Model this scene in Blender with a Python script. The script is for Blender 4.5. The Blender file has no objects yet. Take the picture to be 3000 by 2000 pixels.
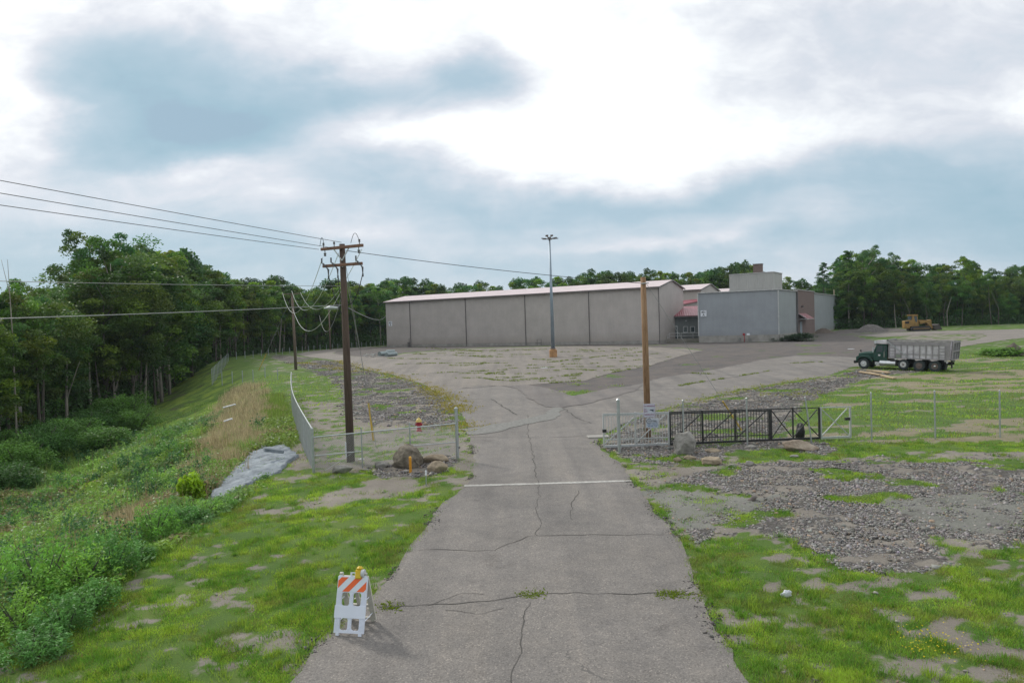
import bpy, bmesh, math, random
import numpy as np
from mathutils import Vector, Matrix, geometry
R_ = math.radians
scene = bpy.context.scene
COL = scene.collection
rnd = random.Random(7)

# ------------------------------------------------------------------ camera
CAMZ = 6.0
PITCH, ROLL = R_(1.46), R_(-1.81)
camd = bpy.data.cameras.new("camera"); cam = bpy.data.objects.new("camera", camd); COL.objects.link(cam)
camd.sensor_width = 36.0; camd.lens = 24.0; camd.clip_start = 0.1; camd.clip_end = 5000
CM = (Matrix.Rotation(math.pi/2 - PITCH, 3, 'X') @ Matrix.Rotation(ROLL, 3, 'Z'))
cam.matrix_world = Matrix.Translation((0, 0, CAMZ)) @ CM.to_4x4()
scene.camera = cam
scene.render.resolution_x = 1024; scene.render.resolution_y = 682
scene.view_settings.view_transform = 'Standard'; scene.view_settings.look = 'None'
scene.view_settings.exposure = 0.0; scene.view_settings.gamma = 1.0
scene.render.engine = 'CYCLES'

def ray(px, py):
    return CM @ Vector(((px-1500)/2000.0, -(py-1000)/2000.0, -1.0))
def at(px, py, Y):
    d = ray(px, py); t = Y/d.y
    return Vector((d.x*t, Y, CAMZ + d.z*t))
def proj(p):
    v = CM.transposed() @ (Vector(p) - Vector((0, 0, CAMZ)))
    return (1500 + 2000*v.x/-v.z, 1000 - 2000*v.y/-v.z)

# ------------------------------------------------------------------ light
SUN_EL, SUN_AZ = R_(34), R_(-42)     # azimuth measured from +Y, negative = left
sl = bpy.data.lights.new("sun", 'SUN'); so = bpy.data.objects.new("sun", sl); COL.objects.link(so)
sl.energy = 2.3; sl.angle = R_(7); sl.color = (1.0, 0.95, 0.86)
sd = Vector((math.sin(SUN_AZ)*math.cos(SUN_EL), math.cos(SUN_AZ)*math.cos(SUN_EL), math.sin(SUN_EL)))
so.rotation_euler = (-sd).to_track_quat('-Z', 'Y').to_euler(); so.location = (0, 0, 60)

world = bpy.data.worlds.new("World"); scene.world = world; world.use_nodes = True
def build_sky():
    nt = world.node_tree; N = nt.nodes; L = nt.links; N.clear()
    out = N.new('ShaderNodeOutputWorld'); bg = N.new('ShaderNodeBackground')
    def val(x): return x
    def M(op, a, b=None, c=None, clamp=False):
        n = N.new('ShaderNodeMath'); n.operation = op; n.use_clamp = clamp
        for i, v in enumerate((a, b, c)):
            if v is None: continue
            if isinstance(v, (int, float)): n.inputs[i].default_value = v
            else: L.new(v, n.inputs[i])
        return n.outputs[0]
    tc = N.new('ShaderNodeTexCoord'); sp = N.new('ShaderNodeSeparateXYZ'); L.new(tc.outputs['Generated'], sp.inputs[0])
    X, Y, Z = sp.outputs
    ya = M('MAXIMUM', M('ABSOLUTE', Y), 0.12)
    U = M('DIVIDE', X, ya); V = M('DIVIDE', Z, ya)
    cb = N.new('ShaderNodeCombineXYZ'); L.new(U, cb.inputs[0]); L.new(M('MULTIPLY', V, 1.9), cb.inputs[1])
    L.new(M('MULTIPLY', M('SIGN', Y), 3.0), cb.inputs[2])
    def noise(scale, det, rough, off=0.0, dist=0.0):
        mp = N.new('ShaderNodeMapping'); mp.inputs['Location'].default_value = (off, off*1.7, off*.3)
        L.new(cb.outputs[0], mp.inputs['Vector'])
        n = N.new('ShaderNodeTexNoise'); n.inputs['Scale'].default_value = scale; n.inputs['Detail'].default_value = det
        n.inputs['Roughness'].default_value = rough; n.inputs['Distortion'].default_value = dist
        L.new(mp.outputs[0], n.inputs['Vector']); return n
    w = noise(2.6, 6, 0.55, 3.1); ws = N.new('ShaderNodeSeparateColor'); L.new(w.outputs['Color'], ws.inputs[0])
    U2 = M('ADD', U, M('MULTIPLY', M('SUBTRACT', ws.outputs[0], .5), .34))
    V2 = M('ADD', V, M('MULTIPLY', M('SUBTRACT', ws.outputs[1], .5), .20))
    blobs = [  # px, py, rx, ry, amp   (cloud masses, laid out as directions)
        (690, 420, 340, 130, .50), (430, 340, 340, 230, .66), (820, 330, 260, 120, .25), (1000, 265, 300, 80, .36), (1390, 235, 170, 85, .50),
        (300, 110, 260, 170, .34), (120, 480, 300, 160, .10), (620, 545, 260, 48, -.24), (560, 700, 420, 60, .14),
        (1150, 520, 380, 62, .26), (1250, 610, 500, 70, .27), (1900, 560, 560, 66, .36), (2480, 545, 520, 80, .24),
        (2980, 590, 330, 90, .34), (2950, 430, 260, 60, .20), (2750, 250, 560, 150, .22), (2650, 60, 560, 130, .24),
        (1500, 420, 500, 60, -.16), (1700, 200, 420, 200, -.22), (60, 330, 110, 200, -.30), (1950, 700, 420, 26, -.20),
        (1050, 690, 200, 22, -.10)]
    acc = None
    for (px, py, rx, ry, a) in blobs:
        d = ray(px, py); u0, v0 = d.x/d.y, d.z/d.y
        du = M('DIVIDE', M('SUBTRACT', U2, u0), rx/2000.0); dv = M('DIVIDE', M('SUBTRACT', V2, v0), ry/2000.0)
        e = M('MULTIPLY', M('EXPONENT', M('MULTIPLY', M('ADD', M('MULTIPLY', du, du), M('MULTIPLY', dv, dv)), -1.0)), a)
        acc = e if acc is None else M('ADD', acc, e)
    # low grey-blue layer close to the horizon
    hv = M('DIVIDE', M('SUBTRACT', V2, .075), .085)
    acc = M('ADD', acc, M('MULTIPLY', M('EXPONENT', M('MULTIPLY', M('MULTIPLY', hv, hv), -1.0)), .56))
    n1 = noise(3.3, 8, .56, 9.0, .3); n2 = noise(8.0, 8, .66, 5.0, .5)
    acc = M('ADD', acc, M('MULTIPLY', M('SUBTRACT', n1.outputs[0], .5), .80))
    acc = M('ADD', acc, M('MULTIPLY', M('SUBTRACT', n2.outputs[0], .5), .42))
    cs = N.new('ShaderNodeCombineXYZ'); L.new(M('MULTIPLY', U, 1.3), cs.inputs[0]); L.new(M('MULTIPLY', V, 11.0), cs.inputs[1])
    n3 = N.new('ShaderNodeTexNoise'); n3.inputs['Scale'].default_value = 1.6; n3.inputs['Detail'].default_value = 6; n3.inputs['Roughness'].default_value = .55; n3.inputs['Distortion'].default_value = .4; L.new(cs.outputs[0], n3.inputs['Vector'])
    low = M('SUBTRACT', 1.0, M('MULTIPLY', V, 2.6), clamp=True)
    acc = M('ADD', acc, M('MULTIPLY', M('MULTIPLY', M('SUBTRACT', n3.outputs[0], .5), .75), low))
    acc = M('ADD', acc, .05)
    cr = N.new('ShaderNodeValToRGB'); L.new(acc, cr.inputs[0]); e = cr.color_ramp.elements
    e[0].position = 0.0; e[0].color = (1.12, 1.17, 1.17, 1)
    e[1].position = 1.0; e[1].color = (.34, .49, .61, 1)
    for p, c in ((.13, (.93, .96, 1.0)), (.26, (.76, .80, .87)), (.44, (.59, .69, .78)), (.62, (.46, .605, .71)), (.90, (.36, .535, .645))):
        k = e.new(p); k.color = (*c, 1)
    sky = N.new('ShaderNodeTexSky'); sky.sky_type = 'NISHITA'; sky.sun_disc = False
    sky.sun_elevation = SUN_EL; sky.sun_rotation = SUN_AZ; 
    sc = N.new('ShaderNodeMix'); sc.data_type = 'RGBA'; sc.blend_type = 'MULTIPLY'; sc.inputs['Factor'].default_value = 1
    L.new(cr.outputs[0], sc.inputs['A'])
    dm = N.new('ShaderNodeMapRange'); dm.interpolation_type = 'SMOOTHSTEP'; L.new(Y, dm.inputs[0]); dm.inputs[1].default_value = -.7; dm.inputs[2].default_value = .35; dm.inputs[3].default_value = 9.0; dm.inputs[4].default_value = 10.0
    L.new(dm.outputs[0], sc.inputs['B'])   # the overcast is darker away from the hidden sun
    mx = N.new('ShaderNodeMix'); mx.data_type = 'RGBA'; mx.inputs['Factor'].default_value = .94
    L.new(sky.outputs[0], mx.inputs['A']); L.new(sc.outputs['Result'], mx.inputs['B'])
    L.new(mx.outputs['Result'], bg.inputs[0]); bg.inputs[1].default_value = 0.1
    L.new(bg.outputs[0], out.inputs[0])
build_sky()

# ------------------------------------------------------------------ noise and terrain
def _h(ix, iy, s):
    v = np.sin(ix*127.1 + iy*311.7 + s*74.7)*43758.5453
    return v - np.floor(v)
def vn(x, y, s=0):
    x = np.asarray(x, float); y = np.asarray(y, float)
    ix = np.floor(x); iy = np.floor(y); fx = x-ix; fy = y-iy
    fx = fx*fx*(3-2*fx); fy = fy*fy*(3-2*fy)
    a = _h(ix, iy, s); b = _h(ix+1, iy, s); c = _h(ix, iy+1, s); d = _h(ix+1, iy+1, s)
    return (a*(1-fx)+b*fx)*(1-fy) + (c*(1-fx)+d*fx)*fy
def fbm(x, y, s=0, o=4, g=.5):
    t = 0; a = 1; n = 0
    for i in range(o):
        t = t + a*vn(np.asarray(x)*2**i + i*13.7, np.asarray(y)*2**i + i*7.1, s+i); n += a; a *= g
    return t/n
def sst(t):
    t = np.clip(t, 0, 1); return t*t*(3-2*t)
RY = [-60, 24, 30, 40, 74, 100, 126, 170, 400]; RX = [-10.6, -10.6, -11.2, -13.4, -26.5, -40, -53, -72, -170]
def rim_d(x, y):
    xr = np.interp(y, RY, RX)
    return (xr - x)*np.where(np.asarray(y) > 38, .89, 1.0)
def H(x, y):
    x = np.asarray(x, float); y = np.asarray(y, float)
    base = 1.6*sst((y-45)/65.0) + .6*sst((y-105)/60.0)*sst((x-15)/45.0)
    d = rim_d(x, y)
    s = sst((d+1.0)/15.0)
    lump = (fbm(x*.22, y*.22, 31)-.5)*.9*sst(d/5.0)
    return base - (base+3.3)*s + lump
def Hf(x, y): return float(H(x, y))
def G(px, py, up=0.0):
    d = ray(px, py); t = 5.0; pt = t
    while t < 900:
        x, y, z = d.x*t, d.y*t, CAMZ+d.z*t
        if z < Hf(x, y)+up: break
        pt = t; t *= 1.012
    a, b = pt, t
    for _ in range(24):
        m = (a+b)/2
        if CAMZ+d.z*m < Hf(d.x*m, d.y*m)+up: b = m
        else: a = m
    return Vector((d.x*b, d.y*b, Hf(d.x*b, d.y*b)))
def inpoly(x, y, poly):
    x = np.asarray(x); y = np.asarray(y); r = np.zeros(x.shape, bool); n = len(poly)
    for i in range(n):
        x1, y1 = poly[i]; x2, y2 = poly[(i+1) % n]
        if y1 == y2: continue
        c = ((y1 > y) != (y2 > y)) & (x < (x2-x1)*(y-y1)/(y2-y1)+x1)
        r ^= c
    return r
def W(pts):   # picture outline -> plan outline on the terrain
    return [tuple(G(*p)[:2]) for p in pts]

# ------------------------------------------------------------------ object helpers
def tag(o, label=None, cat=None, group=None, kind=None):
    if label: o['label'] = label
    if cat: o['category'] = cat
    if group: o['group'] = group
    if kind: o['kind'] = kind
    return o
def thing(name, label, cat, loc=(0, 0, 0), rz=0.0, group=None):
    o = bpy.data.objects.new(name, None); COL.objects.link(o)
    o.location = loc; o.rotation_euler = (0, 0, rz); o.empty_display_size = .3
    return tag(o, label, cat, group)
class MB:
    def __init__(s): s.v = []; s.f = []
    def quad(s, a, b, c, d):
        n = len(s.v); s.v += [tuple(a), tuple(b), tuple(c), tuple(d)]; s.f.append((n, n+1, n+2, n+3)); return s
    def poly(s, pts):
        n = len(s.v); s.v += [tuple(p) for p in pts]; s.f.append(tuple(range(n, n+len(pts)))); return s
    def box(s, x0, x1, y0, y1, z0, z1):
        n = len(s.v)
        s.v += [(x0, y0, z0), (x1, y0, z0), (x1, y1, z0), (x0, y1, z0), (x0, y0, z1), (x1, y0, z1), (x1, y1, z1), (x0, y1, z1)]
        s.f += [(n, n+3, n+2, n+1), (n+4, n+5, n+6, n+7), (n, n+1, n+5, n+4), (n+1, n+2, n+6, n+5), (n+2, n+3, n+7, n+6), (n+3, n, n+4, n+7)]
        return s
    def bar(s, a, b, w, h, up=(0, 0, 1)):
        a = Vector(a); b = Vector(b); d = (b-a).normalized(); u = Vector(up)
        if abs(d.dot(u)) > .98: u = Vector((0, 1, 0))
        r = d.cross(u).normalized(); u = r.cross(d).normalized(); r = r*w/2; u = u*h/2; n = len(s.v)
        for p in (a, b):
            s.v += [tuple(p-r-u), tuple(p+r-u), tuple(p+r+u), tuple(p-r+u)]
        s.f += [(n, n+3, n+2, n+1), (n+4, n+5, n+6, n+7), (n, n+1, n+5, n+4), (n+1, n+2, n+6, n+5), (n+2, n+3, n+7, n+6), (n+3, n, n+4, n+7)]
        return s
    def tube(s, pts, rad, n=8, cap=True):
        pts = [Vector(p) for p in pts]
        if not hasattr(rad, '__len__'): rad = [rad]*len(pts)
        b0 = len(s.v); pr = None
        for i, p in enumerate(pts):
            d = (pts[min(i+1, len(pts)-1)] - pts[max(i-1, 0)]).normalized()
            if pr is None:
                u = Vector((0, 0, 1)) if abs(d.z) < .9 else Vector((1, 0, 0)); pr = d.cross(u).normalized()
            pr = (pr - d*pr.dot(d)).normalized(); q = d.cross(pr)
            for k in range(n):
                a = 2*math.pi*k/n; s.v.append(tuple(p + (pr*math.cos(a)+q*math.sin(a))*rad[i]))
        for i in range(len(pts)-1):
            for k in range(n):
                a = b0+i*n+k; b = b0+i*n+(k+1) % n; s.f.append((a, b, b+n, a+n))
        if cap:
            s.f.append(tuple(b0+k for k in range(n))[::-1]); s.f.append(tuple(b0+(len(pts)-1)*n+k for k in range(n)))
        return s
    def prism(s, outline, y0, y1):    # outline in x,z, extruded along y
        n = len(s.v); k = len(outline)
        s.v += [(x, y0, z) for x, z in outline] + [(x, y1, z) for x, z in outline]
        s.f.append(tuple(range(n, n+k))); s.f.append(tuple(range(n+2*k-1, n+k-1, -1)))
        for i in range(k):
            j = (i+1) % k; s.f.append((n+i, n+k+i, n+k+j, n+j))
        return s
    def build(s, name, mat, parent=None, smooth=False, bevel=0, world=False, loc=None):
        if world and parent is not None:
            o = parent.location; s.v = [(a-o.x, b-o.y, c-o.z) for a, b, c in s.v]
        if loc is not None: s.v = [(a-loc[0], b-loc[1], c-loc[2]) for a, b, c in s.v]
        me = bpy.data.meshes.new(name); me.from_pydata(s.v, [], s.f)
        bm = bmesh.new(); bm.from_mesh(me); bmesh.ops.recalc_face_normals(bm, faces=bm.faces)
        if bevel: bmesh.ops.bevel(bm, geom=list(bm.edges), offset=bevel, segments=1, affect='EDGES', profile=.6, clamp_overlap=True)
        bm.to_mesh(me); bm.free()
        if smooth: me.polygons.foreach_set('use_smooth', [True]*len(me.polygons))
        o = bpy.data.objects.new(name, me); COL.objects.link(o); o.parent = parent
        if loc is not None: o.location = loc
        if mat: me.materials.append(mat)
        return o
def arr_mesh(name, V, k, col=None, F=None, mat=None, smooth=False):
    """V (n,3); faces of k verts each in order, or F (m,k)"""
    me = bpy.data.meshes.new(name); V = np.asarray(V, np.float32)
    if F is None: F = np.arange(len(V), dtype=np.int32).reshape(-1, k)
    F = np.asarray(F, np.int32); m = len(F)
    me.vertices.add(len(V)); me.vertices.foreach_set('co', V.ravel())
    me.loops.add(m*k); me.loops.foreach_set('vertex_index', F.ravel())
    me.polygons.add(m); me.polygons.foreach_set('loop_start', np.arange(m, dtype=np.int32)*k)
    if smooth: me.polygons.foreach_set('use_smooth', np.ones(m, bool))
    if col is not None:
        a = me.color_attributes.new('Col', 'FLOAT_COLOR', 'POINT')
        c = np.ones((len(V), 4), np.float32); c[:, :col.shape[1]] = col; a.data.foreach_set('color', c.ravel())
    me.update(calc_edges=True); me.validate()
    if mat: me.materials.append(mat)
    return me
def link(name, me, parent=None, loc=(0, 0, 0)):
    o = bpy.data.objects.new(name, me); COL.objects.link(o); o.parent = parent; o.location = loc; return o
def dup(root, loc, rz=0.0, scale=None, label=None):
    r = root.copy(); COL.objects.link(r); r.location = loc; r.rotation_euler = (0, 0, rz)
    if scale: r.scale = scale
    if label: r['label'] = label
    for ch in root.children:
        c = ch.copy(); COL.objects.link(c); c.parent = r
        for g in ch.children:
            d = g.copy(); COL.objects.link(d); d.parent = c
    return r

# ------------------------------------------------------------------ materials
def nodes(m):
    m.use_nodes = True; nt = m.node_tree; return nt.nodes, nt.links, nt.nodes['Principled BSDF']
def pm(name, c, rough=.7, metal=0.0, var=.18, scale=3.0, bump=0.0, bscale=None, c2=None, coord='Object', spec=.4, det=6, stretch=None):
    m = bpy.data.materials.new(name); N, L, P = nodes(m)
    tc = N.new('ShaderNodeTexCoord'); mp = N.new('ShaderNodeMapping'); L.new(tc.outputs[coord], mp.inputs[0])
    if stretch: mp.inputs['Scale'].default_value = stretch
    n = N.new('ShaderNodeTexNoise'); n.inputs['Scale'].default_value = scale; n.inputs['Detail'].default_value = det; n.inputs['Roughness'].default_value = .62
    L.new(mp.outputs[0], n.inputs['Vector'])
    r = N.new('ShaderNodeValToRGB'); L.new(n.outputs[0], r.inputs[0]); e = r.color_ramp.elements
    e[0].position = .3; e[1].position = .7
    e[0].color = (*[x*(1-var) for x in c], 1); cc = c2 if c2 else [min(1, x*(1+var)) for x in c]; e[1].color = (*cc, 1)
    L.new(r.outputs[0], P.inputs['Base Color']); P.inputs['Roughness'].default_value = rough
    P.inputs['Metallic'].default_value = metal; P.inputs['Specular IOR Level'].default_value = spec
    if bump:
        b = N.new('ShaderNodeBump'); b.inputs['Strength'].default_value = bump; b.inputs['Distance'].default_value = .05
        n2 = N.new('ShaderNodeTexNoise'); n2.inputs['Scale'].default_value = bscale or scale*4; n2.inputs['Detail'].default_value = 5
        L.new(mp.outputs[0], n2.inputs['Vector']); L.new(n2.outputs[0], b.inputs['Height']); L.new(b.outputs[0], P.inputs['Normal'])
    return m
def leafmat(name, tint=(1, 1, 1), trans=.35, rnd_amt=.25):
    m = bpy.data.materials.new(name); N, L, P = nodes(m); nt = m.node_tree
    a = N.new('ShaderNodeAttribute'); a.attribute_name = 'Col'
    oi = N.new('ShaderNodeObjectInfo')
    hs = N.new('ShaderNodeHueSaturation')
    mr = N.new('ShaderNodeMapRange'); L.new(oi.outputs['Random'], mr.inputs[0]); mr.inputs[3].default_value = 1-rnd_amt; mr.inputs[4].default_value = 1+rnd_amt
    mh = N.new('ShaderNodeMapRange'); L.new(oi.outputs['Random'], mh.inputs[0]); mh.inputs[3].default_value = .5-.025*(rnd_amt > 0); mh.inputs[4].default_value = .5+.015*(rnd_amt > 0)
    L.new(mr.outputs[0], hs.inputs['Value']); L.new(mh.outputs[0], hs.inputs['Hue'])
    mx = N.new('ShaderNodeMix'); mx.data_type = 'RGBA'; mx.blend_type = 'MULTIPLY'; mx.inputs['Factor'].default_value = 1
    L.new(a.outputs['Color'], mx.inputs['A']); mx.inputs['B'].default_value = (*tint, 1); L.new(mx.outputs['Result'], hs.inputs['Color'])
    L.new(hs.outputs[0], P.inputs['Base Color']); P.inputs['Roughness'].default_value = .55; P.inputs['Specular IOR Level'].default_value = .25
    tr = N.new('ShaderNodeBsdfTranslucent'); g = N.new('ShaderNodeHueSaturation'); g.inputs['Saturation'].default_value = 1.1; g.inputs['Value'].default_value = 1.25; g.inputs['Hue'].default_value = .485
    L.new(hs.outputs[0], g.inputs['Color']); L.new(g.outputs[0], tr.inputs[0])
    ms = N.new('ShaderNodeMixShader'); ms.inputs[0].default_value = trans
    L.new(P.outputs[0], ms.inputs[1]); L.new(tr.outputs[0], ms.inputs[2]); L.new(ms.outputs[0], N['Material Output'].inputs[0])
    return m
def ribbed(name, c, pitch=.3, axis='X', depth=.03, rough=.5, var=.1, metal=0.0, rust=None):
    """painted metal siding / standing-seam sheet: ribs run across `axis` of the object"""
    m = pm(name, c, rough=rough, var=var, scale=.35, metal=metal); N, L, P = nodes(m)
    tc = N.new('ShaderNodeTexCoord'); s = N.new('ShaderNodeSeparateXYZ'); L.new(tc.outputs['Object'], s.inputs[0])
    a = N.new('ShaderNodeMath'); a.operation = 'MULTIPLY'; L.new(s.outputs[axis], a.inputs[0]); a.inputs[1].default_value = 1/pitch
    f = N.new('ShaderNodeMath'); f.operation = 'PINGPONG'; L.new(a.outputs[0], f.inputs[0]); f.inputs[1].default_value = .5
    r = N.new('ShaderNodeMapRange'); L.new(f.outputs[0], r.inputs[0]); r.inputs[1].default_value = .12; r.inputs[2].default_value = .3
    b = N.new('ShaderNodeBump'); b.inputs['Strength'].default_value = .8; b.inputs['Distance'].default_value = depth
    L.new(r.outputs[0], b.inputs['Height']); L.new(b.outputs[0], P.inputs['Normal'])
    # streaks running down the sheet
    n = N.new('ShaderNodeTexNoise'); mp = N.new('ShaderNodeMapping'); L.new(tc.outputs['Object'], mp.inputs[0]); mp.inputs['Scale'].default_value = (1.5, 1.5, .12)
    L.new(mp.outputs[0], n.inputs['Vector']); n.inputs['Scale'].default_value = 2.0; n.inputs['Detail'].default_value = 6
    mr = N.new('ShaderNodeMapRange'); L.new(n.outputs[0], mr.inputs[0]); mr.inputs[1].default_value = .3; mr.inputs[2].default_value = .7; mr.inputs[3].default_value = .965; mr.inputs[4].default_value = 1.03
    mx = N.new('ShaderNodeMix'); mx.data_type = 'RGBA'; mx.blend_type = 'MULTIPLY'; mx.inputs['Factor'].default_value = 1
    sz = N.new('ShaderNodeMapRange'); L.new(s.outputs['Z'], sz.inputs[0]); sz.inputs[1].default_value = .6; sz.inputs[2].default_value = 2.4; sz.inputs[3].default_value = 1; sz.inputs[4].default_value = 0
    sm = N.new('ShaderNodeMath'); sm.operation = 'MULTIPLY'; L.new(sz.outputs[0], sm.inputs[0]); L.new(n.outputs[0], sm.inputs[1])
    dx_ = N.new('ShaderNodeMix'); dx_.data_type = 'RGBA'; L.new(sm.outputs[0], dx_.inputs['Factor']); src = P.inputs['Base Color'].links[0].from_socket; L.new(src, dx_.inputs['A']); dx_.inputs['B'].default_value = (c[0]*.62, c[1]*.56, c[2]*.5, 1)
    L.new(dx_.outputs['Result'], mx.inputs['A']); L.new(mr.outputs[0], mx.inputs['B']); L.new(mx.outputs['Result'], P.inputs['Base Color'])
    return m

# ------------------------------------------------------------------ plan outlines
ROAD = W([(700, 2130), (845, 2000), (940, 1880), (1100, 1740), (1210, 1590), (1256, 1537), (1295, 1478), (1360, 1424), (1385, 1400), (1392, 1350), (1386, 1310),
          (1372, 1270), (1369, 1243), (1345, 1200), (1320, 1172), (1300, 1158), (1280, 1135), (1400, 1128), (1490, 1130), (1540, 1124),
          (1610, 1145), (1680, 1160), (1775, 1142), (1845, 1132), (1944, 1105), (2097, 1082), (2227, 1055), (2327, 1042), (2461, 1044), (2560, 1052),
          (2700, 1050), (2780, 1045), (2720, 1068), (2500, 1074), (2427, 1100), (2247, 1129), (2148, 1145), (1998, 1184), (1884, 1214), (1810, 1250), (1768, 1275),
          (1750, 1300), (1768, 1322), (1826, 1364), (1853, 1406), (1914, 1500), (1960, 1540), (2000, 1600), (2060, 1750), (2100, 1850), (2200, 2000), (2290, 2130)])
LOT = W([(1301, 1160), (1241, 1126), (1150, 1098), (1066, 1080), (982, 1056), (905, 1046), (868, 1038), (900, 1030), (985, 1021), (1080, 1016), (1110, 1016), (1070, 1021), (985, 1029),
         (975, 1036), (1040, 1044), (1130, 1046), (1186, 1036), (1300, 1027), (1396, 1021), (1600, 1015), (1800, 1014), (2002, 1021), (2059, 1027), (1983, 1046), (1898, 1073),
         (1784, 1094), (1707, 1117), (1600, 1124), (1495, 1131), (1400, 1129), (1340, 1140)])
LOOP = W([(2511, 983), (2598, 976), (2720, 970), (2865, 967), (3000, 964), (3150, 958), (3150, 985), (3000, 990), (2967, 993), (2890, 1004), (2815, 1016), (2700, 1020), (2640, 1016),
          (2760, 1008), (2850, 998), (2890, 985), (2880, 978), (2740, 978), (2640, 984), (2580, 988)])
DARK = W([(1134, 1014), (1935, 1000), (2040, 1003), (2283, 994), (2465, 967), (2560, 958), (2720, 972), (2500, 983), (2640, 1016), (2560, 1052), (2461, 1046), (2327, 1044),
          (2227, 1057), (2097, 1084), (1944, 1107), (1845, 1134), (1775, 1144), (1650, 1150), (1540, 1126), (1600, 1122), (1707, 1115), (1784, 1092), (1898, 1071), (1983, 1044), (2059, 1025),
          (2002, 1019), (1600, 1013), (1396, 1019), (1186, 1033), (1130, 1045), (1040, 1044), (975, 1036), (985, 1029)])
STONE_R = W([(1925, 1412), (1985, 1402), (2168, 1358), (2569, 1352), (3100, 1358), (3100, 1590), (2880, 1600), (2784, 1578), (2700, 1590), (2790, 1640), (2737, 1678), (2498, 1682), (2464, 1666),
             (2402, 1628), (2306, 1580), (2168, 1556), (2005, 1590), (1990, 1550), (2090, 1500), (2250, 1460), (2180, 1440), (2020, 1450)])
DUST_R = W([(1880, 1430), (2200, 1450), (2330, 1455), (2200, 1500), (2080, 1550), (1990, 1560), (1950, 1500)])
DUST_R2 = W([(2600, 1460), (3000, 1440), (3050, 1540), (2800, 1570), (2640, 1520)])
STONE_G = W([(1815, 1256), (1884, 1218), (1998, 1188), (2148, 1149), (2247, 1133), (2427, 1104), (2520, 1082), (2700, 1088), (2620, 1098), (2542, 1108), (2484, 1127), (2427, 1157), (2370, 1173),
             (2331, 1215), (2297, 1241), (2320, 1288), (2400, 1296), (2458, 1314), (2427, 1340), (2280, 1325), (2159, 1318), (2121, 1345), (2044, 1362), (1930, 1364), (1834, 1350), (1800, 1330), (1760, 1300)])
STONE_L = W([(790, 1050), (869, 1072), (960, 1105), (979, 1126), (1012, 1150), (990, 1187), (1030, 1230), (1120, 1254), (1200, 1246), (1260, 1258), (1345, 1240), (1352, 1215), (1340, 1192), (1303, 1164),
             (1241, 1130), (1150, 1102), (1066, 1084), (982, 1060), (880, 1044), (800, 1038)])
STONE_B = W([(1062, 1377), (1107, 1400), (1226, 1402), (1300, 1384), (1346, 1353), (1320, 1335), (1150, 1360)])
DIRT = [W(p) for p in (
    [(880, 1175), (990, 1178), (1030, 1232), (1200, 1250), (1345, 1245), (1392, 1290), (1395, 1350), (1385, 1410), (1330, 1440), (1345, 1350), (1200, 1370), (1060, 1380), (930, 1392), (905, 1300)],
    [(850, 1180), (880, 1250), (915, 1400), (860, 1420), (850, 1330)],
    [(830, 1515), (900, 1465), (1070, 1408), (1200, 1402), (1250, 1425), (1190, 1452), (1050, 1462), (950, 1492)],
    [(1846, 1356), (1880, 1430), (1990, 1402), (2170, 1358), (2569, 1350), (3100, 1350), (3100, 1325), (2700, 1322), (2430, 1350), (2150, 1352), (2000, 1375)],
    [(2640, 978), (2740, 976), (2880, 977), (2890, 986), (2850, 997), (2760, 1007), (2660, 1002)])]
STRAW = [W(p) for p in (
    [(2640, 1102), (2760, 1092), (3100, 1078), (3100, 1172), (2800, 1160), (2640, 1140)],
    [(2830, 1225), (3100, 1225), (3100, 1292), (2560, 1296), (2500, 1270), (2700, 1262), (2850, 1262)],
    [(2560, 1140), (2700, 1142), (3100, 1158), (3100, 1172), (2700, 1158)])]
GRASSY = W([(2280, 1310), (2130, 1362), (2300, 1345), (2500, 1338), (2700, 1322), (3100, 1322), (3100, 1292), (2500, 1300), (2440, 1312), (2430, 1334), (2360, 1330)])

def densify(poly, step, jit, seed):
    out = []; n = len(poly)
    for i in range(n):
        a = np.array(poly[i]); b = np.array(poly[(i+1) % n]); L = np.linalg.norm(b-a); k = max(1, int(L/step))
        d = (b-a)/max(L, 1e-6); nrm = np.array([-d[1], d[0]])
        for j in range(k):
            p = a+(b-a)*j/k
            o = (float(fbm(p[0]*1.3, p[1]*1.3, seed, 4))-.5)*jit*2.4
            out.append(tuple(p+nrm*o))
    return out
def sheet(name, poly, dz, mat, step=.35, jit=.14, grid=1.4, seed=1):
    P = densify(poly, step, jit, seed)
    keep = [P[0]]
    for p in P[1:]:
        if (p[0]-keep[-1][0])**2+(p[1]-keep[-1][1])**2 > .05**2: keep.append(p)
    P = keep
    A = np.array(P); x0, y0 = A.min(0); x1, y1 = A.max(0)
    gx, gy = np.meshgrid(np.arange(x0, x1, grid), np.arange(y0, y1, grid)); gx = gx.ravel(); gy = gy.ravel()
    ok = inpoly(gx, gy, P); gx = gx[ok]; gy = gy[ok]
    n = len(P); pts = [Vector(p) for p in P] + [Vector((a, b)) for a, b in zip(gx, gy)]
    v, e, f, *_ = geometry.delaunay_2d_cdt(pts, [(i, (i+1) % n) for i in range(n)], [list(range(n))], 1, 1e-4)
    V = np.array([(a.x, a.y) for a in v]); z = H(V[:, 0], V[:, 1])+dz
    me = bpy.data.meshes.new(name); me.from_pydata([(a, b, c) for (a, b), c in zip(V.tolist(), z.tolist())], [], f)
    bm = bmesh.new(); bm.from_mesh(me); bmesh.ops.recalc_face_normals(bm, faces=bm.faces)
    if sum(fc.normal.z for fc in bm.faces) < 0: bmesh.ops.reverse_faces(bm, faces=bm.faces)
    bm.to_mesh(me); bm.free(); me.materials.append(mat)
    o = link(name, me); return o

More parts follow.
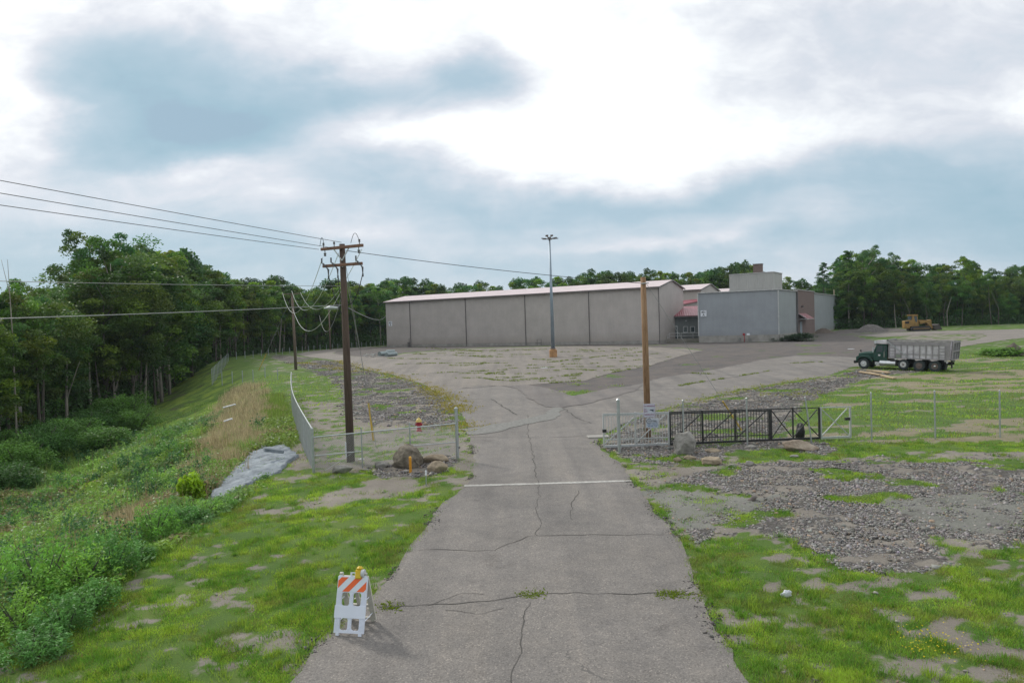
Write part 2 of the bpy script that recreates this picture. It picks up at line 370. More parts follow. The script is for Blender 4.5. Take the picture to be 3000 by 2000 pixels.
DRYP = W([(700, 1128), (765, 1130), (778, 1190), (762, 1290), (735, 1322), (690, 1360), (640, 1405), (600, 1440), (582, 1390), (570, 1335), (600, 1280), (625, 1230), (650, 1170)])
DRYP2 = W([(330, 1540), (420, 1500), (480, 1470), (440, 1540), (350, 1590)])
SPILLP = [(612, 1462), (650, 1412), (700, 1365), (730, 1335), (770, 1314), (835, 1308), (860, 1325), (876, 1338), (840, 1362), (822, 1388), (770, 1402), (720, 1430), (680, 1455), (640, 1474)]
SPILLW = W(SPILLP)
def dryf(x, y):
    jx = (fbm(x*.8, y*.8, 91, 4)-.5)*3.5; jy = (fbm(x*.8, y*.8, 92, 4)-.5)*3.5
    return np.maximum(inpoly(x+jx, y+jy, DRYP), inpoly(x+jx*.6, y+jy*.6, DRYP2)).astype(float)*sst((fbm(x*.7, y*.7, 93, 3)-.25)/.1)
# zone weights on the plan
def zones(x, y):
    jx = (fbm(x*1.3, y*1.3, 11, 5, .6)-.5)*2.0; jy = (fbm(x*1.3, y*1.3, 12, 5, .6)-.5)*2.0
    far = np.clip(y/60., .6, 2.2); X = x+jx*far; Y = y+jy*far
    stone = (inpoly(X, Y, STONE_R) | inpoly(X, Y, STONE_G) | inpoly(X, Y, STONE_L) | inpoly(X, Y, STONE_B)).astype(float)
    dust = (inpoly(X, Y, DUST_R) | inpoly(X, Y, DUST_R2)).astype(float)
    dark = inpoly(x+jx*.5, y+jy*.5, DARK).astype(float)
    dirt = np.zeros_like(x); straw = np.zeros_like(x)
    for p in DIRT: dirt = np.maximum(dirt, inpoly(X, Y, p))
    for p in STRAW: straw = np.maximum(straw, inpoly(X, y+jy*.7, p))
    d = rim_d(x, y)
    # patchy lawn: coverage noise, denser on the far-left bank
    cov = .34*fbm(x*.62+3, y*.9, 21, 4, .55)+.66*fbm(x*1.9+y*.9+3, y*2.4-x*.5, 25, 5, .66)
    near = sst((34-y)/10.0)
    thr = .395*near + .40*(1-near)
    thr = np.where((x > 0) & (near > .5), .455, thr)
    g = sst((cov-thr+.07)/.16)
    g = np.where(d > -1, np.maximum(g, .8+.2*cov), g)             # bank
    strip = .55*fbm(x*.10, y*.8, 44, 4)+.45*fbm(x*.9, y*1.1, 45, 4)                                # mown straw rows
    behind = (y > 31.8) & (x > 10) & (y < 80)
    g = np.where(behind & (x > 12), sst((strip-.35)/.16), g)
    g = g*(1-dirt*.86*sst((.62-cov)/.1)); 
    gs = inpoly(X, Y, GRASSY); g = np.where(gs, np.maximum(g, .95), g); stone = np.where(gs, 0, stone); dirt = np.where(gs, 0, dirt)
    tuft = sst((fbm(x*.5, y*.5, 77, 4)-.62)/.05)                    # green tufts inside the stone fields
    stonethin = sst((.5*fbm(x*.42+9, y*.7, 63, 4)+.5*fbm(x*1.7, y*2.2, 64, 4)-.38)/.09)
    inst = stone*(1-dust*.62)
    stone_w = inst*np.maximum(stonethin, .25)*(.55+.45*sst((fbm(x*2.5, y*3, 66, 3)-.3)/.2))
    g = g*(1-inst)+tuft*inst*.9; g = g*(1-dust*.8)
    g = g*(1-dark)+dark*sst((fbm(x*.35, y*.35, 5, 4)-.68)/.04)*.6
    g = g*(1-straw*sst((.63-strip)/.2)*.93)
    s2 = np.maximum(straw*.8, (behind*(1-g))*.75)*(1-dark)*(1-inst)
    # dry reddish-brown grass on the bank
    dry = dryf(x, y)
    return g, stone_w, np.maximum(dark, 0), np.maximum(s2, dry), dust

def asphalt_mask(x, y):
    return inpoly(x, y, ROAD) | inpoly(x, y, LOT) | inpoly(x, y, LOOP)

def build_ground():
    ts = np.concatenate([[-40, -8, -3, -2, -1.7], np.arange(-1.5, 1.5001, .0058), [1.7, 2, 3, 8, 40]])
    ys = [-400., -60., -20.]; s = 4.0
    while s < 1700: ys.append(s-12); s *= 1.0078
    ys = np.array(ys); sc = np.maximum(ys+12, 4)
    X = ts[None, :]*sc[:, None]; Y = np.repeat(ys[:, None], len(ts), 1)
    x = X.ravel(); y = Y.ravel(); z = H(x, y)
    g, st, dk, sw, du = zones(x, y)
    am = asphalt_mask(x, y).astype(float).reshape(X.shape)
    b = am.copy()
    for _ in range(3):
        b = np.maximum.reduce([b, np.roll(b, 1, 0), np.roll(b, -1, 0), np.roll(b, 1, 1), np.roll(b, -1, 1)])
    for _ in range(3): b = (b + np.roll(b, 1, 0)+np.roll(b, -1, 0)+np.roll(b, 1, 1)+np.roll(b, -1, 1))/5
    free = (1-np.clip(b.ravel(), 0, 1))*(y > 4)*(y < 160)
    z = z + free*((fbm(x*1.1, y*1.1, 51, 4)-.45)*.12 + (fbm(x*4, y*4, 52, 3)-.5)*.05*(y < 50)) - .0*free
    V = np.stack([x, y, z], 1); nr, nc = X.shape
    i = np.arange(nr*nc).reshape(nr, nc)
    F = np.stack([i[:-1, :-1], i[:-1, 1:], i[1:, 1:], i[1:, :-1]], -1).reshape(-1, 4)
    me = arr_mesh('ground', V, 4, col=np.stack([g, st, dk, sw], 1), F=F, smooth=True)
    a = me.color_attributes.new('Dust', 'FLOAT_COLOR', 'POINT'); c = np.ones((len(V), 4), np.float32); c[:, 0] = du; c[:, 1] = sst(rim_d(x, y)/3); a.data.foreach_set('color', c.ravel())
    return me

def ground_mat():
    m = bpy.data.materials.new('ground_mix'); N, L, P = nodes(m)
    tc = N.new('ShaderNodeTexCoord')
    def tex(kind, scale, det=5, rough=.6, stretch=None, **kw):
        n = N.new(kind); n.inputs['Scale'].default_value = scale
        if 'Detail' in n.inputs: n.inputs['Detail'].default_value = det
        if 'Roughness' in n.inputs: n.inputs['Roughness'].default_value = rough
        if stretch:
            mp = N.new('ShaderNodeMapping'); mp.inputs['Scale'].default_value = stretch; L.new(tc.outputs['Object'], mp.inputs[0]); L.new(mp.outputs[0], n.inputs['Vector'])
        else: L.new(tc.outputs['Object'], n.inputs['Vector'])
        return n
    def ramp(src, stops):
        r = N.new('ShaderNodeValToRGB'); L.new(src, r.inputs[0]); e = r.color_ramp.elements
        e[0].position, e[0].color = stops[0][0], (*stops[0][1], 1); e[1].position, e[1].color = stops[-1][0], (*stops[-1][1], 1)
        for p, c in stops[1:-1]: k = e.new(p); k.color = (*c, 1)
        return r.outputs[0]
    def mix(f, a, b):
        x = N.new('ShaderNodeMix'); x.data_type = 'RGBA'; L.new(f, x.inputs['Factor']); L.new(a, x.inputs['A']); L.new(b, x.inputs['B']); return x.outputs['Result']
    def M(op, a, b=None, clamp=False):
        n = N.new('ShaderNodeMath'); n.operation = op; n.use_clamp = clamp
        for i, v in enumerate((a, b)):
            if v is None: continue
            if isinstance(v, (int, float)): n.inputs[i].default_value = v
            else: L.new(v, n.inputs[i])
        return n.outputs[0]
    at1 = N.new('ShaderNodeAttribute'); at1.attribute_name = 'Col'; sp = N.new('ShaderNodeSeparateColor'); L.new(at1.outputs['Color'], sp.inputs[0])
    at2 = N.new('ShaderNodeAttribute'); at2.attribute_name = 'Dust'; sp2 = N.new('ShaderNodeSeparateColor'); L.new(at2.outputs['Color'], sp2.inputs[0])
    edge = tex('ShaderNodeTexNoise', 4.5, 9, .75)
    en = M('MULTIPLY', M('SUBTRACT', edge.outputs[0], .5), 1.9)
    def w(src, k=6.0): return M('ADD', M('MULTIPLY', M('SUBTRACT', M('ADD', src, en), .5), k), .5, clamp=True)
    n1 = tex('ShaderNodeTexNoise', .55, 8, .62); n2 = tex('ShaderNodeTexNoise', 14, 6, .7); n3 = tex('ShaderNodeTexNoise', 60, 4, .7)
    dirt = ramp(n1.outputs[0], [(.3, (.155, .135, .115)), (.5, (.205, .185, .16)), (.7, (.285, .255, .22))])
    dirt = mix(M('MULTIPLY', n2.outputs[0], .55), dirt, ramp(n3.outputs[0], [(.3, (.13, .115, .10)), (.7, (.36, .33, .30))]))
    grass = ramp(n1.outputs[0], [(.28, (.05, .105, .024)), (.5, (.085, .15, .03)), (.72, (.15, .20, .048))])
    grass = mix(M('MULTIPLY', n2.outputs[0], .6), grass, ramp(n3.outputs[0], [(.3, (.03, .055, .016)), (.65, (.13, .20, .045))]))
    nb = tex('ShaderNodeTexNoise', .35, 9, .7)
    bank = ramp(nb.outputs[0], [(.32, (.13, .11, .075)), (.40, (.08, .12, .035)), (.5, (.12, .20, .04)), (.58, (.22, .29, .05)), (.66, (.11, .18, .04)), (.75, (.17, .145, .09))])
    vo = tex('ShaderNodeTexVoronoi', 14.0); vo2 = tex('ShaderNodeTexVoronoi', 17.0)
    stone = ramp(vo.outputs['Color'], [(.1, (.12, .112, .105)), (.5, (.20, .19, .18)), (.9, (.30, .285, .27))])
    stone = mix(M('MULTIPLY', M('SUBTRACT', vo.outputs['Distance'], .25), 1.2, True), stone, ramp(n2.outputs[0], [(.3, (.06, .055, .05)), (.7, (.16, .15, .14))]))
    darkg = ramp(n2.outputs[0], [(.3, (.065, .06, .062)), (.5, (.115, .105, .103)), (.72, (.24, .22, .205))])
    dkl = ramp(n1.outputs[0], [(.3, (.075, .072, .075)), (.45, (.12, .11, .108)), (.6, (.16, .135, .12)), (.72, (.22, .195, .175))]); half = N.new('ShaderNodeValue'); half.outputs[0].default_value = .5
    darkg = mix(half.outputs[0], darkg, dkl)
    sn = tex('ShaderNodeTexNoise', 3.0, 6, .65, (.35, 4, 1))
    straw = ramp(sn.outputs[0], [(.3, (.13, .13, .065)), (.5, (.23, .20, .135)), (.7, (.32, .285, .21))])
    dustc = ramp(n1.outputs[0], [(.3, (.165, .17, .15)), (.7, (.25, .245, .225))]); dustc = mix(M('MULTIPLY', n3.outputs[0], .3), dustc, stone)
    c = mix(w(sp2.outputs[0]), dirt, dustc)
    c = mix(w(sp.outputs[2]), c, darkg)
    c = mix(w(at1.outputs['Alpha']), c, straw)
    c = mix(w(sp.outputs[1]), c, stone)
    gg = mix(sp2.outputs[1], grass, bank)
    c = mix(w(sp.outputs[0], 2.6), c, gg)
    L.new(c, P.inputs['Base Color']); P.inputs['Roughness'].default_value = .95; P.inputs['Specular IOR Level'].default_value = .15
    b = N.new('ShaderNodeBump'); b.inputs['Strength'].default_value = .7; b.inputs['Distance'].default_value = .06
    L.new(M('ADD', n2.outputs[0], M('MULTIPLY', vo.outputs['Distance'], M('MULTIPLY', sp.outputs[1], -1.2))), b.inputs['Height']); L.new(b.outputs[0], P.inputs['Normal'])
    return m

def asphalt_mat(name, base, crack=1.0, seam=0.0):
    m = bpy.data.materials.new(name); N, L, P = nodes(m); tc = N.new('ShaderNodeTexCoord')
    def noise(s, d=6, r=.6):
        n = N.new('ShaderNodeTexNoise'); n.inputs['Scale'].default_value = s; n.inputs['Detail'].default_value = d; n.inputs['Roughness'].default_value = r; L.new(tc.outputs['Object'], n.inputs['Vector']); return n
    def ramp(src, stops):
        r = N.new('ShaderNodeValToRGB'); L.new(src, r.inputs[0]); e = r.color_ramp.elements
        e[0].position, e[0].color = stops[0][0], (*stops[0][1], 1); e[1].position, e[1].color = stops[-1][0], (*stops[-1][1], 1)
        for p, c in stops[1:-1]: k = e.new(p); k.color = (*c, 1)
        return r.outputs[0]
    def mul(a, b, f=1.0):
        x = N.new('ShaderNodeMix'); x.data_type = 'RGBA'; x.blend_type = 'MULTIPLY'; x.inputs['Factor'].default_value = f; L.new(a, x.inputs['A']); L.new(b, x.inputs['B']); return x.outputs['Result']
    big = noise(.22, 7, .6); mid = noise(1.6, 6, .65); fine = noise(45, 4, .75)
    k = lambda f: tuple(c*f for c in base)
    c = ramp(big.outputs[0], [(.28, k(.84)), (.5, k(1.0)), (.72, k(1.14))])
    c = mul(c, ramp(mid.outputs[0], [(.3, (.86, .86, .87)), (.6, (1.04, 1.03, 1.02)), (.8, (1.12, 1.1, 1.08))]))
    mpw = N.new('ShaderNodeMapping'); L.new(tc.outputs['Object'], mpw.inputs[0]); mpw.inputs['Scale'].default_value = (1.0, .05, 1)
    wn2 = N.new('ShaderNodeTexNoise'); wn2.inputs['Scale'].default_value = 1.1; wn2.inputs['Detail'].default_value = 5; L.new(mpw.outputs[0], wn2.inputs['Vector'])
    c = mul(c, ramp(wn2.outputs[0], [(.3, (.84, .84, .85)), (.5, (1, 1, 1)), (.7, (1.12, 1.1, 1.07))]))
    stn = noise(.5, 8, .7); c = mul(c, ramp(stn.outputs[0], [(.30, (.72, .71, .71)), (.40, (.97, .97, .97)), (.7, (1.05, 1.04, 1.02))]))
    sp = N.new('ShaderNodeTexVoronoi'); sp.inputs['Scale'].default_value = 38; L.new(tc.outputs['Object'], sp.inputs['Vector'])
    c = mul(c, ramp(sp.outputs['Color'], [(.0, (.62, .61, .6)), (.45, (.95, .95, .95)), (.8, (1.1, 1.09, 1.07)), (1., (1.75, 1.7, 1.62))]))
    c = mul(c, ramp(fine.outputs[0], [(.3, (.78, .78, .78)), (.7, (1.2, 1.2, 1.2))]))
    # fine map cracking
    wn = noise(.9, 5, .6); ad = N.new('ShaderNodeMix'); ad.data_type = 'VECTOR'; ad.inputs['Factor'].default_value = .35
    L.new(tc.outputs['Object'], ad.inputs[4]); L.new(wn.outputs['Color'], ad.inputs[5])
    vc = N.new('ShaderNodeTexVoronoi'); vc.feature = 'DISTANCE_TO_EDGE'; vc.inputs['Scale'].default_value = .62; L.new(ad.outputs[1], vc.inputs['Vector'])
    cm = noise(.12, 3, .5)
    thr = N.new('ShaderNodeMapRange'); L.new(cm.outputs[0], thr.inputs[0]); thr.inputs[1].default_value = .52; thr.inputs[2].default_value = .62; thr.inputs[3].default_value = 0.0; thr.inputs[4].default_value = .006*crack
    lt = N.new('ShaderNodeMath'); lt.operation = 'LESS_THAN'; L.new(vc.outputs['Distance'], lt.inputs[0]); L.new(thr.outputs[0], lt.inputs[1])
    x = N.new('ShaderNodeMix'); x.data_type = 'RGBA'; L.new(lt.outputs[0], x.inputs['Factor']); L.new(c, x.inputs['A']); x.inputs['B'].default_value = (*k(.62), 1)
    L.new(x.outputs['Result'], P.inputs['Base Color']); P.inputs['Roughness'].default_value = .85; P.inputs['Specular IOR Level'].default_value = .3
    b = N.new('ShaderNodeBump'); b.inputs['Strength'].default_value = .35; b.inputs['Distance'].default_value = .01; L.new(sp.outputs['Distance'], b.inputs['Height']); L.new(b.outputs[0], P.inputs['Normal'])
    return m

gm = ground_mat(); gme = build_ground(); gme.materials.append(gm); ground = link('ground', gme); tag(ground, kind='structure')
A_ROAD = asphalt_mat('road_asphalt', (.188, .176, .168), .45); A_LOT = asphalt_mat('lot_asphalt', (.215, .196, .180), .9); A_OLD = asphalt_mat('patch_asphalt', (.165, .152, .148), .6)
road = sheet('road', ROAD, .014, A_ROAD, jit=.16, seed=3); tag(road, kind='structure')
lot = sheet('parking_lot', LOT, .026, A_LOT, jit=.2, seed=5); tag(lot, kind='structure')
loop = sheet('road', LOOP, .03, A_LOT, jit=.3, seed=6, step=.8, grid=2.5); tag(loop, kind='structure')
PATCH = W([(1467, 1130), (1540, 1128), (1600, 1136), (1680, 1160), (1790, 1138), (1880, 1128), (1860, 1146), (1722, 1183), (1640, 1196), (1590, 1190), (1550, 1168), (1520, 1140)])
patch = sheet('road_patch', PATCH, .040, A_OLD, jit=.25, seed=9); patch.parent = road
STRIP = W([(1350, 1258), (1520, 1232), (1600, 1212), (1625, 1190), (1650, 1196), (1630, 1226), (1520, 1250), (1440, 1268), (1372, 1274)])
strip = sheet('road_patch', STRIP, .034, pm('crushed_fill', (.165, .162, .15), var=.35, scale=6, bump=.4), jit=.3, seed=19, grid=.8); strip.parent = road

def ribbon(pts, w, name, mat, parent, dz, jit=.06, seg=.15, taper=False, seed=1, raw=False):
    P = [Vector(p) for p in pts] if raw else [Vector(tuple(G(*p)[:2])) for p in pts]
    Q = []
    for a, b in zip(P[:-1], P[1:]):
        k = max(1, int((b-a).length/seg)); Q += [a+(b-a)*i/k for i in range(k)]
    Q.append(P[-1]); v = []; f = []
    for i, q in enumerate(Q):
        d = (Q[min(i+1, len(Q)-1)]-Q[max(i-1, 0)]).normalized(); n = Vector((-d.y, d.x))
        o = (float(fbm(q.x*1.7+seed, q.y*1.7, 40+seed, 4))-.5)*jit*5; ww = w*(.35+1.3*float(vn(q.x*2.3, q.y*2.3, seed+9)))
        if taper: ww *= min(1, i/4, (len(Q)-1-i)/4)
        c = q+n*o
        for s in (-1, 1):
            p = c+n*ww/2*s; v.append((p.x, p.y, Hf(p.x, p.y)+dz))
        if i: k = 2*i; f.append((k-2, k-1, k+1, k))
    me = bpy.data.meshes.new(name); me.from_pydata(v, [], f); me.materials.append(mat)
    o = link(name, me); o.parent = parent
    bm = bmesh.new(); bm.from_mesh(me); bmesh.ops.recalc_face_normals(bm, faces=bm.faces)
    if bm.faces and sum(fc.normal.z for fc in bm.faces) < 0: bmesh.ops.reverse_faces(bm, faces=bm.faces)
    bm.to_mesh(me); bm.free(); return o
CRK = pm('crack_fill', (.075, .07, .065), var=.3, scale=8, rough=1)
CR_ROAD = [([(1115, 1777), (1210, 1778), (1330, 1772), (1450, 1762), (1530, 1748), (1640, 1740), (1780, 1738), (1900, 1741), (2060, 1742)], .024),
           ([(1548, 1765), (1535, 1830), (1520, 1900), (1502, 2000), (1490, 2080)], .014), ([(1225, 1612), (1330, 1613), (1450, 1614), (1480, 1598), (1545, 1572), (1700, 1568), (1960, 1567)], .022),
           ([(1578, 1405), (1577, 1470), (1574, 1570)], .016), ([(1698, 1438), (1680, 1470), (1668, 1500), (1675, 1524)], .02), ([(1378, 1281), (1480, 1281), (1550, 1283), (1640, 1281), (1690, 1279), (1735, 1273)], .04),
           ([(1545, 1215), (1550, 1283), (1560, 1320), (1570, 1400)], .03), ([(1440, 1168), (1480, 1195), (1515, 1216)], .10), ([(1650, 1195), (1690, 1225), (1730, 1240)], .08),
           ([(1248, 1132), (1300, 1141), (1400, 1135), (1490, 1126), (1530, 1122)], .22), ([(1260, 1168), (1350, 1170), (1420, 1168)], .05), ([(2050, 1100), (2060, 1084)], .05),
           ([(1990, 1131), (2060, 1118), (2150, 1105), (2250, 1087)], .10), ([(1860, 1142), (1990, 1141), (2140, 1141)], .10), ([(2020, 1094), (2160, 1099)], .10), ([(2290, 1066), (2420, 1060), (2520, 1062)], .08),
           ([(905, 1900), (960, 1830), (985, 1770)], .03), ([(1245, 1777), (1290, 1755), (1350, 1742), (1420, 1741)], .016), ([(1300, 1790), (1400, 1800), (1470, 1780)], .014)]
for i, (p, w) in enumerate(CR_ROAD): ribbon(p, w, 'crack', CRK, road, .022, seed=i)
CR_LOT = [([(1200, 1038), (1330, 1040), (1420, 1047), (1500, 1045)], .12), ([(1205, 1098), (1300, 1092), (1400, 1088), (1500, 1083)], .08), ([(1290, 1028), (1450, 1030), (1600, 1024)], .1),
          ([(1150, 1068), (1260, 1065), (1350, 1065), (1500, 1064)], .1), ([(1400, 1093), (1440, 1095), (1475, 1090)], .1), ([(1402, 1107), (1450, 1114), (1540, 1118)], .1), ([(1640, 1075), (1760, 1075), (1870, 1074)], .14),
          ([(1600, 1063), (1700, 1052), (1800, 1040), (1890, 1030)], .12), ([(1800, 1041), (1880, 1040), (1950, 1035)], .12), ([(1620, 1032), (1750, 1030), (1850, 1027)], .12), ([(1120, 1050), (1220, 1052), (1290, 1052)], .1),
          ([(1650, 1082), (1700, 1083), (1760, 1087)], .12), ([(1560, 1053), (1640, 1056), (1700, 1055)], .1), ([(1250, 1020), (1400, 1028), (1560, 1024)], .12), ([(1820, 1060), (1900, 1052), (1960, 1046)], .1),
          ([(1480, 1072), (1560, 1070), (1620, 1066)], .08)]
for i, (p, w) in enumerate(CR_LOT): ribbon(p, w, 'crack', CRK, lot, .034, seed=i+20)
LINE = pm('worn_white_paint', (.37, .36, .34), var=.35, scale=9, rough=.8)
ribbon([(1360, 1424), (1600, 1417), (1850, 1409)], .22, 'stop_line', LINE, road, .024, jit=.004, seg=.5, seed=50)

# ------------------------------------------------------------------ buildings
TAN = (.445, .408, .39)
M_TAN = ribbed('tan_siding', TAN, .33, 'X', .03); M_GREY = ribbed('grey_siding', (.305, .325, .355), .16, 'X', .02)
M_TRIM = pm('dark_trim', (.14, .13, .13), rough=.5); M_CONC = pm('concrete', (.30, .285, .265), var=.25, scale=.8, bump=.2)
M_ROOF = ribbed('red_roof', (.56, .45, .46), .6, 'X', .05, rough=.35); M_RED = ribbed('maroon_roof', (.27, .06, .085), .42, 'X', .06, rough=.33)
M_COP = pm('metal_coping', (.50, .50, .50), rough=.4, metal=.3)
def brickmat():
    m = bpy.data.materials.new('brick'); N, L, P = nodes(m); tc = N.new('ShaderNodeTexCoord'); mp = N.new('ShaderNodeMapping'); L.new(tc.outputs['Object'], mp.inputs[0]); mp.inputs['Rotation'].default_value = (math.pi/2, 0, 0)
    b = N.new('ShaderNodeTexBrick'); L.new(mp.outputs[0], b.inputs['Vector']); b.inputs['Scale'].default_value = 1; b.inputs['Brick Width'].default_value = .3; b.inputs['Row Height'].default_value = .1; b.inputs['Mortar Size'].default_value = .012
    b.inputs['Color1'].default_value = (.125, .078, .07, 1); b.inputs['Color2'].default_value = (.17, .115, .10, 1); b.inputs['Mortar'].default_value = (.17, .15, .145, 1)
    L.new(b.outputs[0], P.inputs['Base Color']); P.inputs['Roughness'].default_value = .9; return m
M_BRICK = brickmat(); M_GLASS = pm('dark_window_glass', (.03, .05, .06), rough=.15, spec=.8)
M_WHITE = pm('sign_white', (.72, .74, .80), rough=.5, var=.06); M_BLK = pm('black_lettering', (.02, .022, .03), rough=.6)
M_DOOR = pm('pale_blue_door', (.28, .33, .38), rough=.5); M_GALV = pm('galvanised_steel', (.42, .45, .46), rough=.38, metal=.65, var=.15, scale=8)

def textmesh(txt, size, mat, name, parent, loc, rot=(math.pi/2, 0, 0), ext=.003, sx=1.0):
    cu = bpy.data.curves.new('t', 'FONT'); cu.body = txt; cu.size = size; cu.align_x = 'CENTER'; cu.align_y = 'CENTER'; cu.extrude = ext; cu.offset = size*.02
    o = bpy.data.objects.new('t', cu); COL.objects.link(o); bpy.context.view_layer.update()
    dg = bpy.context.evaluated_depsgraph_get(); me = bpy.data.meshes.new_from_object(o.evaluated_get(dg)); bpy.data.objects.remove(o); bpy.data.curves.remove(cu)
    me.name = name; me.materials.clear(); me.materials.append(mat)
    q = bpy.data.objects.new(name, me); COL.objects.link(q); q.parent = parent; q.location = loc; q.rotation_euler = rot; q.scale = (sx, 1, 1); return q

def gable(name, label, A, B, Wd, hz, rise, base_z, mats, seams=(), sinkbase=1.0, ledge=.8):
    """long shed: front wall from A to B (world xy), going back Wd; local x along the front"""
    A = Vector((A[0], A[1], 0)); B = Vector((B[0], B[1], 0)); u = (B-A); Ln = u.length; ang = math.atan2(u.y, u.x)
    t = thing(name, label, 'building', (A.x, A.y, base_z), ang)
    w = MB(); z0 = ledge
    # front, back and gable walls as a closed shell
    w.prism([(0, -sinkbase+z0), (Ln, -sinkbase+z0), (Ln, hz), (0, hz)], 0, .15)
    w.prism([(0, -sinkbase+z0), (Ln, -sinkbase+z0), (Ln, hz), (0, hz)], Wd-.15, Wd)
    for x0, x1 in ((.002, .15), (Ln-.15, Ln-.002)):
        n = len(w.v); pts = [(.15, z0-sinkbase), (Wd-.15, z0-sinkbase), (Wd-.15, hz), (Wd/2, hz+rise), (.15, hz)]
        w.v += [(x0, y, z) for y, z in pts]+[(x1, y, z) for y, z in pts]
        w.f += [(n, n+1, n+2, n+3, n+4), (n+9, n+8, n+7, n+6, n+5)]+[(n+i, n+5+i, n+5+(i+1) % 5, n+(i+1) % 5) for i in range(5)]
    w.build('wall', mats[0], t)
    f = MB().box(-.05, Ln+.05, -.05, Wd+.05, -2.0, z0-.02); f.build('foundation', M_CONC, t)
    ov = .45; sl = rise/(Wd/2)
    for s in (0, 1):
        r = MB(); ya, za = (-ov, hz-ov*sl+.06) if s == 0 else (Wd+ov, hz-ov*sl+.06)
        r.v = [(-.3, ya, za), (Ln+.3, ya, za), (Ln+.3, Wd/2, hz+rise+.06), (-.3, Wd/2, hz+rise+.06)]; r.v += [(a, b, c+.1) for a, b, c in r.v]
        r.f = [(0, 1, 2, 3), (4, 5, 6, 7), (0, 1, 5, 4), (1, 2, 6, 5), (2, 3, 7, 6), (3, 0, 4, 7)]
        ro = r.build('roof', mats[1], t)
    g = MB(); g.box(-.3, Ln+.3, -ov-.17, -ov-.01, hz-ov*sl-.10, hz-ov*sl+.12)
    g.build('gutter', M_TRIM, t)
    for x in (-.36, Ln+.31):
        rk = MB()
        for ya in (-ov, Wd+ov):
            rk.bar((x, ya, hz-ov*sl+.05), (x, Wd/2, hz+rise+.08), .05, .26)
        rk.build('rake_trim', M_TRIM, t)
    for sx in seams:
        d = MB(); d.box(sx-.055, sx+.055, -.15, -.03, .02, hz-.1); d.build('downspout', M_TRIM, t)
    return t, u.normalized(), Ln

# long warehouse
WA = G(1134, 1014); WB = G(1935, 1003)
WA = at(1134, 1013, 156); WB = at(1935, 1002, 123); bz = 1.5
u = (Vector((WB.x, WB.y, 0))-Vector((WA.x, WA.y, 0))); Lw = u.length; un = u/Lw; vn_ = Vector((-un.y, un.x, 0))
def along(px):  # distance along the wall that shows at picture column px
    lo, hi = 0, Lw
    for _ in range(30):
        m = (lo+hi)/2; p = Vector((WA.x, WA.y, 3))+un*m
        if proj(p)[0] < px: lo = m
        else: hi = m
    return lo
def depth_for(p0, v, px):
    lo, hi = 0, 60
    for _ in range(30):
        m = (lo+hi)/2
        if proj(Vector(p0)+v*m)[0] < px: lo = m
        else: hi = m
    return lo
ez = at(1929, 840, 123).z; Wd = depth_for((WB.x, WB.y, ez), vn_, 2001)
pk = at(1965, 822, WB.y+vn_.y*Wd/2).z
wh, _, _ = gable('warehouse', 'long windowless tan metal warehouse with pale red pitched roof behind the parking lot', WA, WB, Wd, ez-bz, pk-ez, bz, (M_TAN, M_ROOF), seams=[along(p) for p in (1204, 1367, 1541, 1728)]+[Lw-.1], ledge=.75)
# wall fittings
mb = MB(); x = along(1203); mb.box(x-.5, x-.1, -.5, -.2, -.2, 1.2); mb.tube([(x-.2, -.3, 1.0), (x-.2, -.3, 2.0), (x+.2, -.3, 2.1), (x+.2, -.2, 0)], .05, 6); mb.build('meter_pipes', M_TRIM, wh)
mb = MB(); x = along(1585)
mb.tube([(x-.4, -.9, 0), (x-.4, -.9, 1.3), (x+.5, -.9, 1.3), (x+.5, -.9, 0)], .05, 6); mb.tube([(x-.8, -.9, .6), (x+.5, -.9, .6)], .05, 6); mb.build('pipe_guard', M_TRIM, wh)
def wall_sign(name, label, line1, line2, parent_loc, ang, w, h, s):
    t = thing(name, label, 'sign', parent_loc, ang)
    MB().box(-w/2, w/2, -.04, 0, -h/2, h/2).build('panel', M_WHITE, t)
    textmesh(line1, s, M_BLK, 'lettering', t, (0, -.048, h*.19), sx=.95); textmesh(line2, s, M_BLK, 'lettering', t, (0, -.048, -h*.25))
    return t
xs = along(1146); ps = Vector((WA.x, WA.y, 0))+un*xs-vn_*.04; pz = at(1146, 948, ps.y).z
wall_sign('building_sign', 'white sign reading 401 B on the left end of the long tan warehouse', '401', 'B', (ps.x, ps.y, pz), math.atan2(un.y, un.x), 1.0, 1.05, .55)

# second and third gabled sheds behind
def shed(px_c, py_c, Y, px_far, py_pk, px_pk, L, label):
    c = at(px_c, py_c, Y); wd = depth_for((c.x, c.y, c.z), vn_, px_far); p = at(px_pk, py_pk, c.y+vn_.y*wd/2).z
    a = Vector((c.x, c.y, 0))-un*L
    return gable('shed', label, (a.x, a.y), (c.x, c.y), wd, c.z-1.6, p-c.z, 1.6, (M_TAN, M_ROOF), ledge=.5)
shed(2053, 848, 147, 2106, 833, 2078, 34, 'shorter tan gabled shed just right of and behind the long warehouse end')
shed(2125, 858, 168, 2172, 846, 2140, 38, 'farthest gabled shed, only a sliver of pale roof showing left of the rooftop box')

